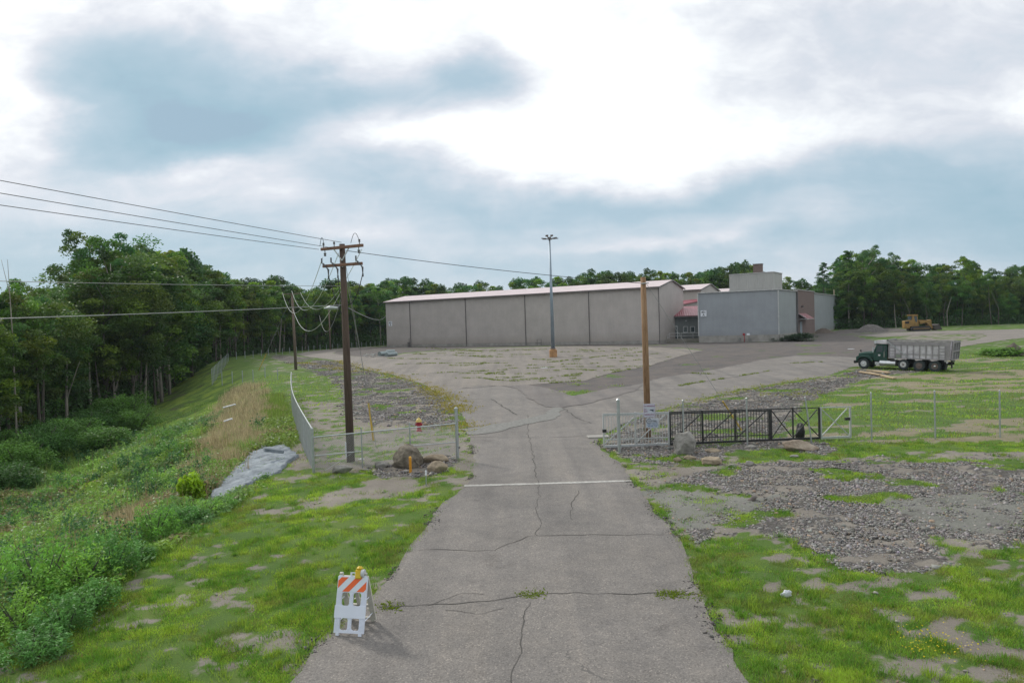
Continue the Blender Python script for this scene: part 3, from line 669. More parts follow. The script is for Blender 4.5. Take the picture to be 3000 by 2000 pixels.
# low link with maroon roof, ramp and railing
M_LINK = ribbed('link_siding', (.16, .175, .175), .3, 'X', .02)
a = at(1950, 928, 131); b = at(2075, 928, 129.5); gz = 1.5
A = Vector((a.x, a.y, 0)); B = Vector((b.x, b.y, 0)); ang = math.atan2((B-A).y, (B-A).x); Ll = (B-A).length
t = thing('entrance_block', 'low dark grey entrance block with maroon metal roof between the two big buildings', 'building', (A.x, A.y, gz), ang)
eh = a.z-gz
def lx(px, y=0.0):
    lo, hi = -2, Ll+4
    for _ in range(30):
        m = (lo+hi)/2; p = A+(B-A).normalized()*m+Vector((0, 0, 4))
        if proj(p)[0] < px: lo = m
        else: hi = m
    return lo
MB().box(-.5, Ll+3, 0, 9, -1, eh-.05).build('wall', M_LINK, t)
r = MB(); hz = eh+.0; rr = at(1978, 900, 137.5).z-gz
r.v = [(-.3, -.6, hz), (Ll+3, -.6, hz), (Ll+3, 6.2, rr), (lx(1985)+.6, 6.2, rr)]; r.v += [(p, q, s+.1) for p, q, s in r.v]
r.f = [(0, 1, 2, 3), (4, 5, 6, 7), (0, 1, 5, 4), (1, 2, 6, 5), (2, 3, 7, 6), (3, 0, 4, 7)]
r.build('roof', M_RED, t)
MB().box(-.3, Ll+3, -.75, -.61, eh-.18, eh+.02).build('gutter', M_TRIM, t)
dz0 = at(1980, 985, 131).z-gz
x0, x1 = lx(1958), lx(1983)
fr = MB(); zt = at(1970, 957, 131).z-gz
fr.box(x0-.15, x1+.15, -.09, -.003, zt, zt+.15).box(x0-.15, x0, -.09, -.003, 0, zt).box(x1, x1+.15, -.09, -.003, 0, zt); fr.build('door_frame', M_COP, t)
d = MB().box(x0+.02, x1-.02, -.05, -.01, 0, zt-.02).build('door', M_GLASS, t)
for px in (2008, 2029):
    xc = lx(px); z1 = at(px, 957, 131).z-gz; z2 = at(px, 972, 131).z-gz
    w = MB(); w.box(xc-.42, xc+.42, -.07, -.003, z2-.1, z2).box(xc-.42, xc+.42, -.07, -.003, z1, z1+.1).box(xc-.42, xc-.32, -.07, -.003, z2, z1).box(xc+.32, xc+.42, -.07, -.003, z2, z1)
    wf = w.build('window_frame', M_COP, t); MB().box(xc-.31, xc+.31, -.035, -.012, z2+.01, z1-.01).build('pane', M_GLASS, wf)
mb = MB(); xc = lx(2010); mb.tube([(xc, -.02, zt+1.0), (xc, -.35, zt+1.1)], .04, 6); mb.box(xc-.12, xc+.12, -.5, -.3, zt+1.0, zt+1.15); mb.build('wall_lamp', M_COP, t)
# ramp wall + railing
rw = thing('loading_ramp', 'low concrete ramp wall with pale pipe railing in front of the entrance block', 'ramp', (A.x, A.y, gz), ang)
rx0 = lx(1936); zr = at(1990, 992, 125).z-gz
MB().box(rx0, Ll+1.5, -5.5, -5.2, -1.5, zr).box(rx0, Ll+1.5, -5.19, -.05, -1.5, zr-.15).build('retaining_wall', pm('weathered_timber', (.20, .185, .16), var=.3, scale=1.2), rw)
rl = MB(); xa, xb = rx0+1.4, Ll+1.4
for zz in (zr+1.0, zr+.5): rl.tube([(xa, -5.35, zz), (xb, -5.35, zz)], .035, 6)
k = 0
while xa+k*2.1 < xb: rl.tube([(xa+k*2.1, -5.35, zr), (xa+k*2.1, -5.35, zr+1.0)], .035, 6); k += 1
rl.tube([(xa, -5.35, zr+1.0), (xa-.3, -5.35, zr+.7), (xa-.6, -5.35, -.4)], .035, 6); rl.tube([(xa, -5.35, zr+.5), (xa-.45, -5.35, zr+.05)], .035, 6)
rl.build('railing', M_COP, rw)
# lean-to behind the link
a2 = at(1998, 894, 142); b2 = at(2050, 879, 142)
t2 = thing('lean_to', 'small lean-to with a maroon sloping roof tucked above the entrance block', 'building', (a2.x, a2.y, 1.5), 0)
dx = b2.x-a2.x+2
MB().prism([(0, 0), (dx, 0), (dx, b2.z-1.5), (0, a2.z-1.5)], 0, 3.0).build('wall', M_TAN, t2)
r = MB(); r.v = [(-.2, -.3, a2.z-1.45), (dx, -.3, b2.z-1.45), (dx, 3, b2.z-1.45+.25), (-.2, 3, a2.z-1.45+.85)]; r.v += [(p, q, s+.12) for p, q, s in r.v]
r.f = [(0, 1, 2, 3), (4, 5, 6, 7), (0, 1, 5, 4), (1, 2, 6, 5), (2, 3, 7, 6), (3, 0, 4, 7)]; r.build('roof', M_RED, t2)

# flat-roofed hall 401 A
P1 = at(2048, 1005, 121.5); P2 = at(2283, 998, 115.5); topz = at(2277, 849, 115.5).z
F = at(2466, 869, 1.0); 
# far corner: same parapet height, on the column of px 2466
dd = ray(2466, 869); Yf = (topz-CAMZ)/dd.z*dd.y; P3 = at(2466, 869, Yf)
A = Vector((P1.x, P1.y, 0)); B = Vector((P2.x, P2.y, 0)); C3 = Vector((P3.x, P3.y, 0)); gz = 1.45
ang = math.atan2((B-A).y, (B-A).x); LA = (B-A).length
hall = thing('flat_roofed_hall', 'grey metal-clad flat-roofed hall with brick panel and rooftop box, marked 401 A', 'building', (A.x, A.y, gz), ang)
Rm = Matrix.Rotation(-ang, 3, 'Z'); loc = lambda p: Rm @ (Vector((p[0], p[1], 0))-A)
lB = loc(B); lC = loc(C3); lD = Vector((0, 0, 0))+(lC-lB); h = topz-gz; lz = at(2150, 982, 119).z-gz
def wallseg(p, q, z0, z1, th, mat, name, out=0.0, parent=hall):
    p = Vector((p[0], p[1], 0)); q = Vector((q[0], q[1], 0)); d = (q-p).normalized(); nrm = Vector((d.y, -d.x, 0)); Ls = (q-p).length
    m = MB().box(0, Ls, -out, th, z0, z1); o = m.build(name, mat, parent); o.location = (p.x, p.y, 0); o.rotation_euler = (0, 0, math.atan2(d.y, d.x)); return o
wallseg((0, 0), lB, lz, h, .2, M_GREY, 'wall')
wallseg((0, 0), lB, -1.5, lz-.01, .2, M_CONC, 'foundation', out=.12)
dv = (lC-lB).normalized(); Ls = (lC-lB).length
def ls(px):
    lo, hi = 0, Ls+20
    for _ in range(30):
        m = (lo+hi)/2; p = B+(C3-B).normalized()*m+Vector((0, 0, 5))
        if proj(p)[0] < px: lo = m
        else: hi = m
    return lo
b0, b1 = ls(2334), ls(2385)
M_GREYS = ribbed('grey_siding_side', (.275, .30, .315), .3, 'X', .02)
wallseg(lB+dv*.21, lB+dv*b0, lz, h, .2, M_GREYS, 'wall'); wallseg(lB+dv*.21, lB+dv*b0, -1.5, lz-.01, .2, M_CONC, 'foundation', out=.1)
bw = wallseg(lB+dv*b0, lB+dv*b1, -1, h+.35, .2, M_BRICK, 'brick_panel', out=.12)
wallseg(lB+dv*b1, lC, lz-.3, h, .2, M_GREYS, 'wall'); wallseg(lB+dv*b1, lC, -1.5, lz-.31, .2, M_CONC, 'foundation', out=.1)
eb = ls(2476); wallseg(lC+dv*.01, lB+dv*eb, -1, h+.05, .3, M_BRICK, 'brick_panel', out=.15)
wallseg(lD, (0, 0), -1, h, .2, M_GREY, 'wall'); wallseg(lC, lD, -1, h, .2, M_GREY, 'wall')
rf = MB().poly([(0, .2, h-.25), (lB.x, .2, h-.25), (lC.x, lC.y, h-.25), (lD.x, lD.y, h-.25)]); rf.build('roof', pm('flat_roof', (.3, .29, .28)), hall)
cp = MB()
for p, q, hh in ((Vector((0, 0, 0)), lB, h), (lB, lB+dv*b0, h), (lB+dv*b1, lB+dv*eb, h+.05), (lB+dv*b0, lB+dv*b1, h+.35)): cp.bar((p.x, p.y, hh+.08), (q.x, q.y, hh+.08), .5, .14)
cp.build('coping', M_COP, hall)
for s in (b0-.12, ls(2462)):
    p = lB+dv*s; nrm = Vector((dv.y, -dv.x, 0)); q = p+nrm*.18
    MB().bar((q.x, q.y, .1), (q.x, q.y, h), .3, .22).build('downspout', M_TRIM, hall)
for p in (Vector((0, -.06, 0)), Vector((lB.x-.02, -.06, 0))):
    MB().bar((p.x, p.y, lz), (p.x, p.y, h-.05), .16, .10).build('corner_trim', M_COP, hall)
# door + awning in the brick panel
ds = ls(2344); p = lB+dv*ds; nrm = Vector((dv.y, -dv.x, 0)); sp = B+(C3-B).normalized()*ds
dzb = at(2346, 978, sp.y).z-gz; dzt = at(2346, 942, sp.y).z-gz
def onside(s, off, z): q = lB+dv*s+nrm*off; return (q.x, q.y, z)
m = MB(); m.bar(onside(ds, .15, dzb), onside(ds, .15, dzt), .06, 1.9, up=tuple(dv)); dr = m.build('door', M_DOOR, hall)
m = MB(); m.bar(onside(ds, .19, dzb), onside(ds, .19, dzt), .02, .06, up=tuple(dv)); m.build('door_edge', M_TRIM, dr)
aw = MB(); az1 = at(2340, 918, sp.y).z-gz; az0 = at(2340, 934, sp.y).z-gz; s0, s1 = ls(2336), ls(2336)+7.5
aw.poly([onside(s0, .14, az1), onside(s1, .14, az1), onside(s1, 1.7, az0), onside(s0, 1.7, az0)]); aw.poly([onside(s0, .14, az1-.1), onside(s1, .14, az1-.1), onside(s1, 1.7, az0-.1), onside(s0, 1.7, az0-.1)])
aw.build('awning', M_RED, hall)
m = MB(); m.bar(onside(s0, .14, az0-.06), onside(s0, 1.7, az0-.06), .08, .1); m.bar(onside(s0, .14, az1), onside(s0, 1.7, az0), .08, .1); m.bar(onside(s0, 1.7, az0-.06), onside(s1, 1.7, az0-.06), .08, .1); m.build('awning_frame', M_COP, hall)
for px, py in ((2346, 898), (2450, 907)):
    s = ls(px); q = B+(C3-B).normalized()*s; z = at(px, py, q.y).z-gz; m = MB(); m.bar(onside(s, .1, z), onside(s, .6, z), .3, .3); m.build('wall_lamp', M_TRIM, hall)
# pipes near the door, alarm bell
ws = wall_sign('building_sign', 'white sign reading 401 A on the flat-roofed hall', '401', 'A', (0, 0, 0), 0, 1.05, 1.1, .55)
q = A+(B-A)*((at(2066, 920, 120).x-A.x)/(B-A).x); ws.location = (q.x-math.sin(-ang)*0-.0, q.y-.1, at(2066, 918, q.y).z); ws.rotation_euler[2] = ang; ws.scale = (.98, 1, .98)
fx = (at(2181, 979, 117.8).x-A.x)/(B-A).x*LA; fz = at(2181, 979, 117.8).z-gz
m = MB(); m.tube([(fx, -.02, fz), (fx, -.22, fz)], .2, 12); m.tube([(fx+.1, -.3, fz-.05), (fx+.1, -.3, -.2)], .05, 6); m.build('fire_bell', pm('bell_red', (.35, .03, .04)), hall)
MB().box(fx+.45, fx+.95, -.05, -.004, fz-.25, fz+.15).build('small_sign', M_WHITE, hall)
for o in (-.7, .9):
    m = MB(); m.tube([(fx+o, -.25, 1.0), (fx+o, -.35, -.3)], .09, 8); m.box(fx+o-.15, fx+o+.15, -.4, -.14, .5, .9)
    m.build('standpipe', pm('grey_pipe', (.22, .22, .21)), hall)
m = MB(); m.tube([(lB.x+.02, -.1, h*.5), (lB.x+.02, -.6, h*.5)], .06, 6); m.box(lB.x-.1, lB.x+.15, -.9, -.5, h*.5-.1, h*.5+.1); m.build('wall_lamp', M_COP, hall)
# rooftop box + chimney
c0 = at(2265, 796, 126.0); a0 = at(2136, 805, 126.0); zt = c0.z
d0 = ray(2136, 805); Ya = (zt-CAMZ)/d0.z*d0.y; a0 = at(2136, 805, Ya)
d1 = ray(2291, 801); Yr = (zt-CAMZ)/d1.z*d1.y; r0 = at(2291, 801, Yr)
la, lc, lr = loc(a0), loc(c0), loc(r0)
wallseg(la, lc, h-.2, zt-gz, .2, M_GREY2 if False else ribbed('rooftop_siding', (.36, .36, .35), .42, 'X', .04), 'rooftop_wall')
wallseg(lc, lr, h-.2, zt-gz, .2, ribbed('rooftop_siding_side', (.36, .36, .35), .42, 'X', .04), 'rooftop_wall')
ld = la+(lr-lc); wallseg(lr, ld, h-.2, zt-gz, .2, M_CONC, 'rooftop_wall'); wallseg(ld, la, h-.2, zt-gz, .2, M_CONC, 'rooftop_wall')
rb = MB().poly([(la.x, la.y, zt-gz-.02), (lc.x, lc.y, zt-gz-.02), (lr.x, lr.y, zt-gz-.02), (ld.x, ld.y, zt-gz-.02)])
for p, q in ((la, lc), (lc, lr)): rb.bar((p.x, p.y, zt-gz), (q.x, q.y, zt-gz), .3, .1)
rb.build('rooftop_cap', M_COP, hall)
ch = loc(at(2221, 790, 131)); cz = at(2221, 775, 131).z-gz
chm = MB().box(ch.x-.8, ch.x+.8, ch.y-.8, ch.y+.8, zt-gz-.1, cz).build('chimney', M_BRICK, hall)
MB().box(ch.x-.9, ch.x+.9, ch.y-.9, ch.y+.9, cz, cz+.12).build('chimney_cap', M_TRIM, chm)
# ladder hoops at the far end
m = MB(); s = ls(2449)
for i in range(3): m.tube([onside(s+i*.7, -.4, h), onside(s+i*.7, -.4, h+1.6)], .07, 6)
m.tube([onside(s, -.4, h+1.5), onside(s+1.4, -.4, h+1.5)], .06, 6); m.build('roof_ladder', pm('pale_wood', (.42, .36, .26)), hall)

# ------------------------------------------------------------------ street furniture, fences, poles
M_WOODD = pm('creosoted_wood', (.085, .058, .045), var=.35, scale=3, stretch=(6, 6, .5), rough=.85, bump=.3)
M_WOODL = pm('raw_pole_wood', (.26, .135, .065), var=.3, scale=2.5, stretch=(5, 5, .6), rough=.85, bump=.3, c2=(.34, .22, .13))
M_WOODG = pm('grey_pole_wood', (.15, .115, .09), var=.3, scale=3, stretch=(6, 6, .5), rough=.9)
M_WIRE = pm('black_cable', (.03, .03, .032), rough=.5); M_WIREB = pm('bright_conductor', (.62, .66, .62), rough=.3, metal=.4)
M_WIREG = pm('grey_cable', (.25, .26, .26), rough=.5)
M_INS = pm('porcelain', (.10, .10, .11), rough=.25); M_YEL = pm('yellow_guard', (.48, .32, .05), rough=.6, var=.3, scale=4)

def cat(a, b, sag, n=20):
    a = Vector(a); b = Vector(b); out = []
    for i in range(n+1):
        t = i/n; p = a.lerp(b, t); p.z -= 4*sag*t*(1-t); out.append(p)
    return out
PB = G(1028, 1352); PH = at(1002, 715, PB.y).z-PB.z
pole = thing('utility_pole', 'tall dark wooden utility pole with two crossarms behind the left chain-link fence', 'utility pole', PB)
MB().tube([(0, 0, -.4), (-.01, 0, PH*.5), (-.03, 0, PH)], [.185, .16, .125], 14).build('pole', M_WOODD, pole, smooth=True)
def arm(z, half, yaw, cx=0.0, name='crossarm'):
    d = Vector((math.cos(yaw), math.sin(yaw), 0)); a = Vector((cx, -.2, z))-d*half; b = Vector((cx, -.2, z))+d*half
    MB().bar(a, b, .11, .13).build(name, pm('crossarm_wood', (.19, .10, .07), var=.3, scale=4), pole, bevel=.01); return a, b
y1, y2 = R_(-26), R_(-22)
a1, b1_ = arm(PH-.17, 1.18, y1); a2_, b2_ = arm(at(1005, 777, PB.y).z-PB.z, 1.05, y2)
m = MB(); m.bar((-.42, .0, PH-.2), (-.02, -.17, PH-.75), .03, .05); m.build('brace', M_GALV, pole)
m = MB(); m.bar((.36, -.36, PH-.2), (.0, -.2, PH-.75), .03, .05); m.build('brace', M_GALV, pole)
def insul(p, up=True, s=1.0):
    m = MB(); z = 1 if up else -1
    m.tube([p+Vector((0, 0, 0)), p+Vector((0, 0, .10*z*s)), p+Vector((0, 0, .10*z*s)), p+Vector((0, 0, .15*z*s)), p+Vector((0, 0, .19*z*s)), p+Vector((0, 0, .22*z*s))], [.02, .02, .06*s, .035*s, .055*s, .02], 8)
    m.build('insulator', M_INS, pole)
up = Vector((0, 0, .07))
for t in (.06, .32, .92): insul(a1.lerp(b1_, t)+up)
for t in (.09, .90): insul(a1.lerp(b1_, t)-up, False, 1.2)
for t in (.06, .30, .93):   # fused cutouts on the lower arm
    q = a2_.lerp(b2_, t); m = MB(); m.bar(q+Vector((-.06, -.1, .12)), q+Vector((.06, -.1, -.08)), .05, .05); m.tube([q+Vector((-.12, -.12, .34)), q+Vector((-.12, -.12, .12))], .035, 8)
    m.tube([q+Vector((.1, -.12, -.10)), q+Vector((.16, -.12, -.18)), q+Vector((.16, -.12, -.45))], [.03, .045, .02], 8); m.bar(q+Vector((-.12, -.12, .12)), q+Vector((.1, -.12, -.1)), .03, .03); m.build('fused_cutout', M_INS, pole)
for p, q, hgt in ((a1.lerp(b1_, .08), a1+Vector((-.05, 0, 0)), .38), (a1.lerp(b1_, .93), a1.lerp(b1_, .72), .42)):
    pts = [p.lerp(q, t)+Vector((0, 0, .15+hgt*math.sin(math.pi*t))) for t in np.linspace(0, 1, 9)]; MB().tube(pts, .012, 5).build('jumper_loop', M_WIRE, pole)
for t, zz, xo in ((.06, 1.75, -.14), (.30, 1.2, -.14), (.93, 1.35, .14)):   # drop leads down the pole
    q = a2_.lerp(b2_, t)+Vector((.16, -.12, -.45)); e = Vector((xo, -.05, q.z-zz))
    pts = [q.lerp(e, s)+Vector((0, 0, -.35*math.sin(math.pi*s)*(1 if t > .5 else .5))) for s in np.linspace(0, 1, 12)]
    MB().tube([q, q+Vector((0, 0, -.14))], .035, 7).build('drop_lead', M_WIRE, pole); MB().tube(pts, .02, 6).build('drop_lead', M_WIRE, pole)
m = MB(); m.tube([(-.17, -.05, .2), (-.18, -.05, .9)], .05, 6); m.build('conduit', M_WHITE, pole)
m = MB(); m.tube([(0, -.16, PH-1.0), (0, -.19, PH-1.0)], .05, 6); m.build('pole_plate', M_GALV, pole)

P2B = G(867, 1083); P2H = at(856, 860, P2B.y).z-P2B.z
pole2 = thing('utility_pole', 'slim grey wooden utility pole with one crossarm standing at the grass edge far left', 'utility pole', P2B)
MB().tube([(0, 0, -.4), (-.1, 0, P2H)], [.19, .13], 10).build('pole', M_WOODG, pole2, smooth=True)
MB().bar((-1.3, -.15, P2H-.05), (1.05, -.15, P2H-.02), .11, .12).build('crossarm', M_WOODG, pole2)
P3B = G(968, 1024); P3H = at(965, 905, P3B.y).z-P3B.z
pole3 = thing('utility_pole', 'distant bare wooden pole at the wood edge, seen just left of the dark main pole', 'utility pole', P3B)
MB().tube([(0, 0, -.4), (0, 0, P3H)], [.2, .14], 8).build('pole', M_WOODG, pole3, smooth=True); MB().tube([(-.02, 0, P3H), (-.02, 0, P3H+.08)], .16, 8).build('pole_cap', M_GALV, pole3)

def wire(name, label, pts, r, mat, group=None):
    o = MB().tube(pts, r, 5).build(name, mat, loc=tuple(pts[0])); tag(o, label, 'cable', group); return o
PW = Vector(PB)
def ext(p, q, k): return Vector(p)+(Vector(q)-Vector(p))*k
ends = [(a1.lerp(b1_, .5)+Vector((0, 0, .22)), (0, 522), 'uppermost black power line running left off the main pole'),
        (a1.lerp(b1_, .25)+Vector((0, 0, .03)), (0, 559), 'middle one of the three thin black power lines running left'),
        (a1+Vector((-.1, 0, 0)), (0, 594), 'lowest of the three thin black power lines running left')]
for p, (px, py), lab in ends:
    s = PW+p; e = at(px, py, 18); wire('power_line', lab, cat(s, ext(s, e, 1.9), .06, 24), .011, M_WIRE, 'lines leaving the main pole')
s = PW+Vector((-.15, -.05, at(985, 838, PB.y).z-PB.z)); wire('telephone_cable', 'pale thin cable crossing the left wood below the power lines', cat(s, ext(s, at(0, 810, 18), 1.9), .12, 24), .010, M_WIREG, 'lines leaving the main pole')
s = PW+Vector((-.15, -.05, at(1010, 893, PB.y).z-PB.z)); sp_ = s
wire('telephone_cable', 'thicker grey cable, lowest of the lines crossing the left wood', cat(s, ext(s, at(0, 920, 18), 1.9), .12, 24), .015, M_WIREG, 'lines leaving the main pole')
m = MB(); q = at(983, 901, PB.y-1.2); m.tube([q+Vector((-.5, 0, -.02)), q+Vector((-.25, 0, 0)), q+Vector((.1, 0, -.02))], [.03, .09, .06], 8); m.tube([q+Vector((.1, 0, 0)), q+Vector((.2, 0, .12)), sp_], .015, 5)
o = m.build('cable_splice', M_GALV, loc=tuple(q)); tag(o, 'grey splice closure hanging on the cable just left of the main pole', 'splice box')
P2t = Vector(P2B)+Vector((0, 0, P2H))
drops = [((945, 755), P2t+Vector((-1.25, -.1, .1)), 2.5, .016, 'bright drooping conductor from the left end of the far crossarm'), ((992, 742), P2t+Vector((-.1, -.1, .35)), 2.5, .016, 'bright drooping conductor from the top of the far slim pole'),
         ((1060, 730), P2t+Vector((1.0, -.1, .1)), 2.4, .016, 'bright drooping conductor from the right end of the far crossarm')]
for (px, py), e, sg, r, lab in drops: wire('slack_wire', lab, cat(at(px, py, PB.y), e, sg, 30), r*.95, M_WIREB, 'slack wires between two poles')
e = Vector(P2B)+Vector((-.1, 0, at(862, 903, P2B.y).z-P2B.z)); wire('slack_wire', 'lowest and deepest drooping bright wire between the two left poles', cat(at(1000, 852, PB.y), e, 2.3, 30), .02, M_WIREB, 'slack wires between two poles')
wire('slack_wire', 'faint grey drooping wire just under the bright ones left of the main pole', cat(at(1002, 862, PB.y), e+Vector((2.2, 4, -.9)), 1.9, 30), .014, M_WIREG, 'slack wires between two poles')
wire('telephone_cable', 'thin cable from the main pole to the corner of the long warehouse', cat(PW+Vector((.15, 0, at(1020, 902, PB.y).z-PB.z)), at(1132, 922, 154), .8, 20), .02, M_WIREG)

RB = G(1899, 1287); RH = at(1886, 812, RB.y).z-RB.z
rp = thing('utility_pole', 'short raw orange-brown wooden pole standing behind the gate signs', 'utility pole', RB)
MB().tube([(0, 0, -.4), (-.02, 0, RH*.6), (-.04, 0, RH)], [.165, .15, .13], 14).build('pole', M_WOODL, rp, smooth=True)
m = MB(); m.tube([(-.2, -.15, RH-.32), (.2, -.15, RH-.30)], .03, 6); m.build('through_bolt', M_GALV, rp)
s = PW+Vector((.12, 0, at(1012, 734, PB.y).z-PB.z)); wire('messenger_wire', 'single thin wire strung from the main pole to the short pole by the gate', cat(s, Vector(RB)+Vector((-.1, 0, RH-.3)), .12, 20), .014, M_WIRE)
gA = G(2178, 1268); gt = Vector(RB)+Vector((.1, 0, RH-.3)); wire('guy_wire', 'thin guy wire slanting right from the short pole by the gate', [gt, gA], .011, M_WIREG, 'guy wires')
def guard(name, A_, T_, f0, f1, label):
    p = A_.lerp(T_, f0); q = A_.lerp(T_, f1); o = MB().tube([p, q], .045, 8).build(name, M_YEL, loc=tuple(p)); tag(o, label, 'guy guard')
guard('guy_guard', gA, gt, .02, .22, 'yellow plastic guard on the slanting guy wire behind the black gate')
gB = G(1103, 1313); gt2 = PW+Vector((.1, 0, PH-.9)); wire('guy_wire', 'front guy wire from the main pole to the ground right of it', [gt2, gB], .011, M_WIREG, 'guy wires')
gB2 = G(1066, 1085); wire('guy_wire', 'rear guy wire running back from the main pole to the lot edge', [PW+Vector((.1, 0, PH-1.6)), gB2], .02, M_WIREG, 'guy wires')
p = G(1094, 1290); q_ = at(1080, 1180, p.y+.1); o = MB().tube([(p.x, p.y, p.z), q_], .05, 8).build('guy_guard', M_YEL, loc=tuple(p)); tag(o, 'yellow guy guard leaning behind the left fence, right of the dark pole', 'guy guard')
g3 = G(758, 1085); wire('guy_wire', 'guy wire slanting left down from the far slim pole', [P2t, g3], .015, M_WIREG, 'guy wires'); guard('guy_guard', g3, P2t, .0, .22, 'yellow guard low on the guy wire of the far slim pole')

# light mast
LB = G(1621, 1046); LH = at(1608, 700, LB.y).z-LB.z
lm = thing('light_mast', 'tall slim grey floodlight mast on an orange-brown concrete base in the parking lot', 'light mast', LB)
MB().tube([(0, 0, 1.1), (-.03, 0, LH)], [.27, .11], 12).build('pole', pm('mast_grey', (.26, .32, .38), rough=.45, metal=.4, var=.2, scale=.6), lm, smooth=True)
MB().box(-.5, .5, -.5, .5, -.3, 1.0).box(-.34, .34, -.34, .34, 1.0, 1.12).build('base', pm('painted_base', (.40, .22, .10), var=.35, scale=2), lm, bevel=.03)
MB().tube([(0, 0, 1.12), (0, 0, 1.3)], .36, 10).build('base_plate', M_TRIM, lm)
MB().tube([(0, 0, LH-.1), (0, 0, LH+.25)], [.3, .18], 12).build('ring_hub', M_TRIM, lm)
for k in range(6):
    a = k*math.pi/3+.3; d = Vector((math.cos(a), math.sin(a), 0)); m = MB(); m.bar(Vector((0, 0, LH))+d*.1, Vector((0, 0, LH))+d*.75, .06, .06)
    ar = m.build('lamp_arm', M_TRIM, lm); c = Vector((0, 0, LH+.03))+d*.85; m = MB(); m.bar(c-d*.32, c+d*.34+Vector((0, 0, .04)), .26, .09); m.build('floodlight', M_TRIM, ar)
for sx in (-.4, .25): 
    m = MB(); m.bar((sx-.16, 0, LH+.42), (sx+.2, 0, LH+.46), .3, .2); m.tube([(sx, 0, LH+.4), (sx*.4, 0, LH+.1)], .05, 6); m.build('floodlight', pm('rusty_lamp', (.13, .09, .075)), lm)

# chain-link fencing
M_LINKD = pm('weathered_link_wire', (.16, .17, .17), rough=.6, metal=.3)
M_LINKW = pm('chain_link_wire', (.36, .385, .385), rough=.45, metal=.5, var=.1)
def link_panel(t, A_, B_, h, sp=.075, r=.0026, z0=.04, name='chain_link_mesh', mat=None):
    """diamond wire mesh as real wires between two plan points; follows the ground"""
    A_ = Vector(A_); B_ = Vector(B_); L = (B_-A_).length; m = MB(); V = []; org = t.location
    def P(s, z): q = A_.lerp(B_, s/L); return np.array((q.x-org.x, q.y-org.y, q.z+z-org.z))
    u_ = np.array(((B_-A_)/L)[:2]); nr = np.array((-u_[1], u_[0], 0)); F = []
    n = int((L+h)/sp)
    for sgn in (0, 1):
        for i in range(n):
            s0 = i*sp - h; s1 = s0+h; za, zb = z0, h
            c0 = max(s0, 0); c1 = min(s1, L)
            if c1-c0 < .02: continue
            f0 = (c0-s0)/h; f1 = (c1-s0)/h; z_0 = z0+(h-z0)*f0; z_1 = z0+(h-z0)*f1
            if sgn: z_0, z_1 = h-(z_0-z0), h-(z_1-z0)
            a = P(c0, z_0); b = P(c1, z_1); d = (b-a)/np.linalg.norm(b-a); q = np.cross(d, nr); k = len(V)
            for e in (a, b): V += [e+q*r, e-q*r*.5+nr*r*.87, e-q*r*.5-nr*r*.87]
            F += [(k, k+1, k+4, k+3), (k+1, k+2, k+5, k+4), (k+2, k, k+3, k+5)]
    me = arr_mesh(name, np.array(V), 4, F=np.array(F), mat=mat or M_LINKW); o = link(name, me, t); return o
def post(t, p, h, r, name='post', mat=M_GALV, cap=True, lean=(0, 0)):
    m = MB(); o = t.location; b = (p[0]-o.x, p[1]-o.y, p[2]-o.z); m.tube([(b[0], b[1], b[2]-.15), (b[0]+lean[0], b[1]+lean[1], b[2]+h)], r, 8)
    if cap: m.tube([(b[0]+lean[0], b[1]+lean[1], b[2]+h), (b[0]+lean[0], b[1]+lean[1], b[2]+h+r*.9)], [r*1.15, r*.4], 8)
    m.build(name, mat, t, smooth=False)
def rail(t, a, b, r=.024, name='rail', mat=M_GALV):
    MB().tube([a, b], r, 7).build(name, mat, t, world=True)
FC = G(919, 1385); FE = G(1341, 1345)
lf = thing('chain_link_fence', 'galvanised chain-link fence panel across the drive edge behind the big left boulder', 'fence', FC)
hr = at(930, 1280, FC.y).z-FC.z; hr2 = at(1330, 1240, FE.y).z-FE.z
post(lf, FC, at(917, 1255, FC.y).z-FC.z, .06); post(lf, FE, at(1332, 1196, FE.y).z-FE.z, .075)
for f in (.325, .66):
    p = FC.lerp(FE, f); p.z = Hf(p.x, p.y); post(lf, p, hr+(hr2-hr)*f+.22, .03)
T0, T1 = FC+Vector((0, 0, hr)), FE+Vector((0, 0, hr2)); rail(lf, T0, T1, .028, 'top_rail')
rail(lf, FC+Vector((0, 0, hr*.48)), FC.lerp(FE, .325)+Vector((0, 0, hr*.49)), .022, 'mid_rail'); rail(lf, FC.lerp(FE, .66)+Vector((0, 0, hr*.52)), FE+Vector((0, 0, hr*.52)), .022, 'mid_rail')
link_panel(lf, FC, FE, (hr+hr2)/2-.02, .075, .0042)
for z in (.5, 1.1): MB().box(.055, .13, -.04, .04, z, z+.07).build('hinge', M_TRIM, lf).location = FE-FC
MB().tube([FC+Vector((.5, -.05, .1)), FC.lerp(FE, .3)+Vector((0, -.03, .85))], .008, 5).build('tie_rod', M_GALV, lf, world=True)
SE = at(853, 1085, 62.0); SEz = Hf(SE.x, SE.y); SE = Vector((SE.x, SE.y, SEz))
sf = thing('chain_link_fence', 'long chain-link fence run receding from the corner post along the top of the bank', 'fence', FC)
cp_ = [FC]; n = 20
for i in range(1, n+1):
    f = i/n; p = FC.lerp(SE, f); p.x -= .35*math.sin(f*math.pi); p.z = Hf(p.x, p.y); cp_.append(p)
zt = lambda f: 1.88+.12*f
for i, p in enumerate(cp_):
    if i: post(sf, p, zt(i/n), .03)
for i in range(n):
    rail(sf, cp_[i]+Vector((0, 0, zt(i/n))), cp_[i+1]+Vector((0, 0, zt((i+1)/n))), .028, 'top_rail')
    link_panel(sf, cp_[i], cp_[i+1], 1.86, .10, .005)

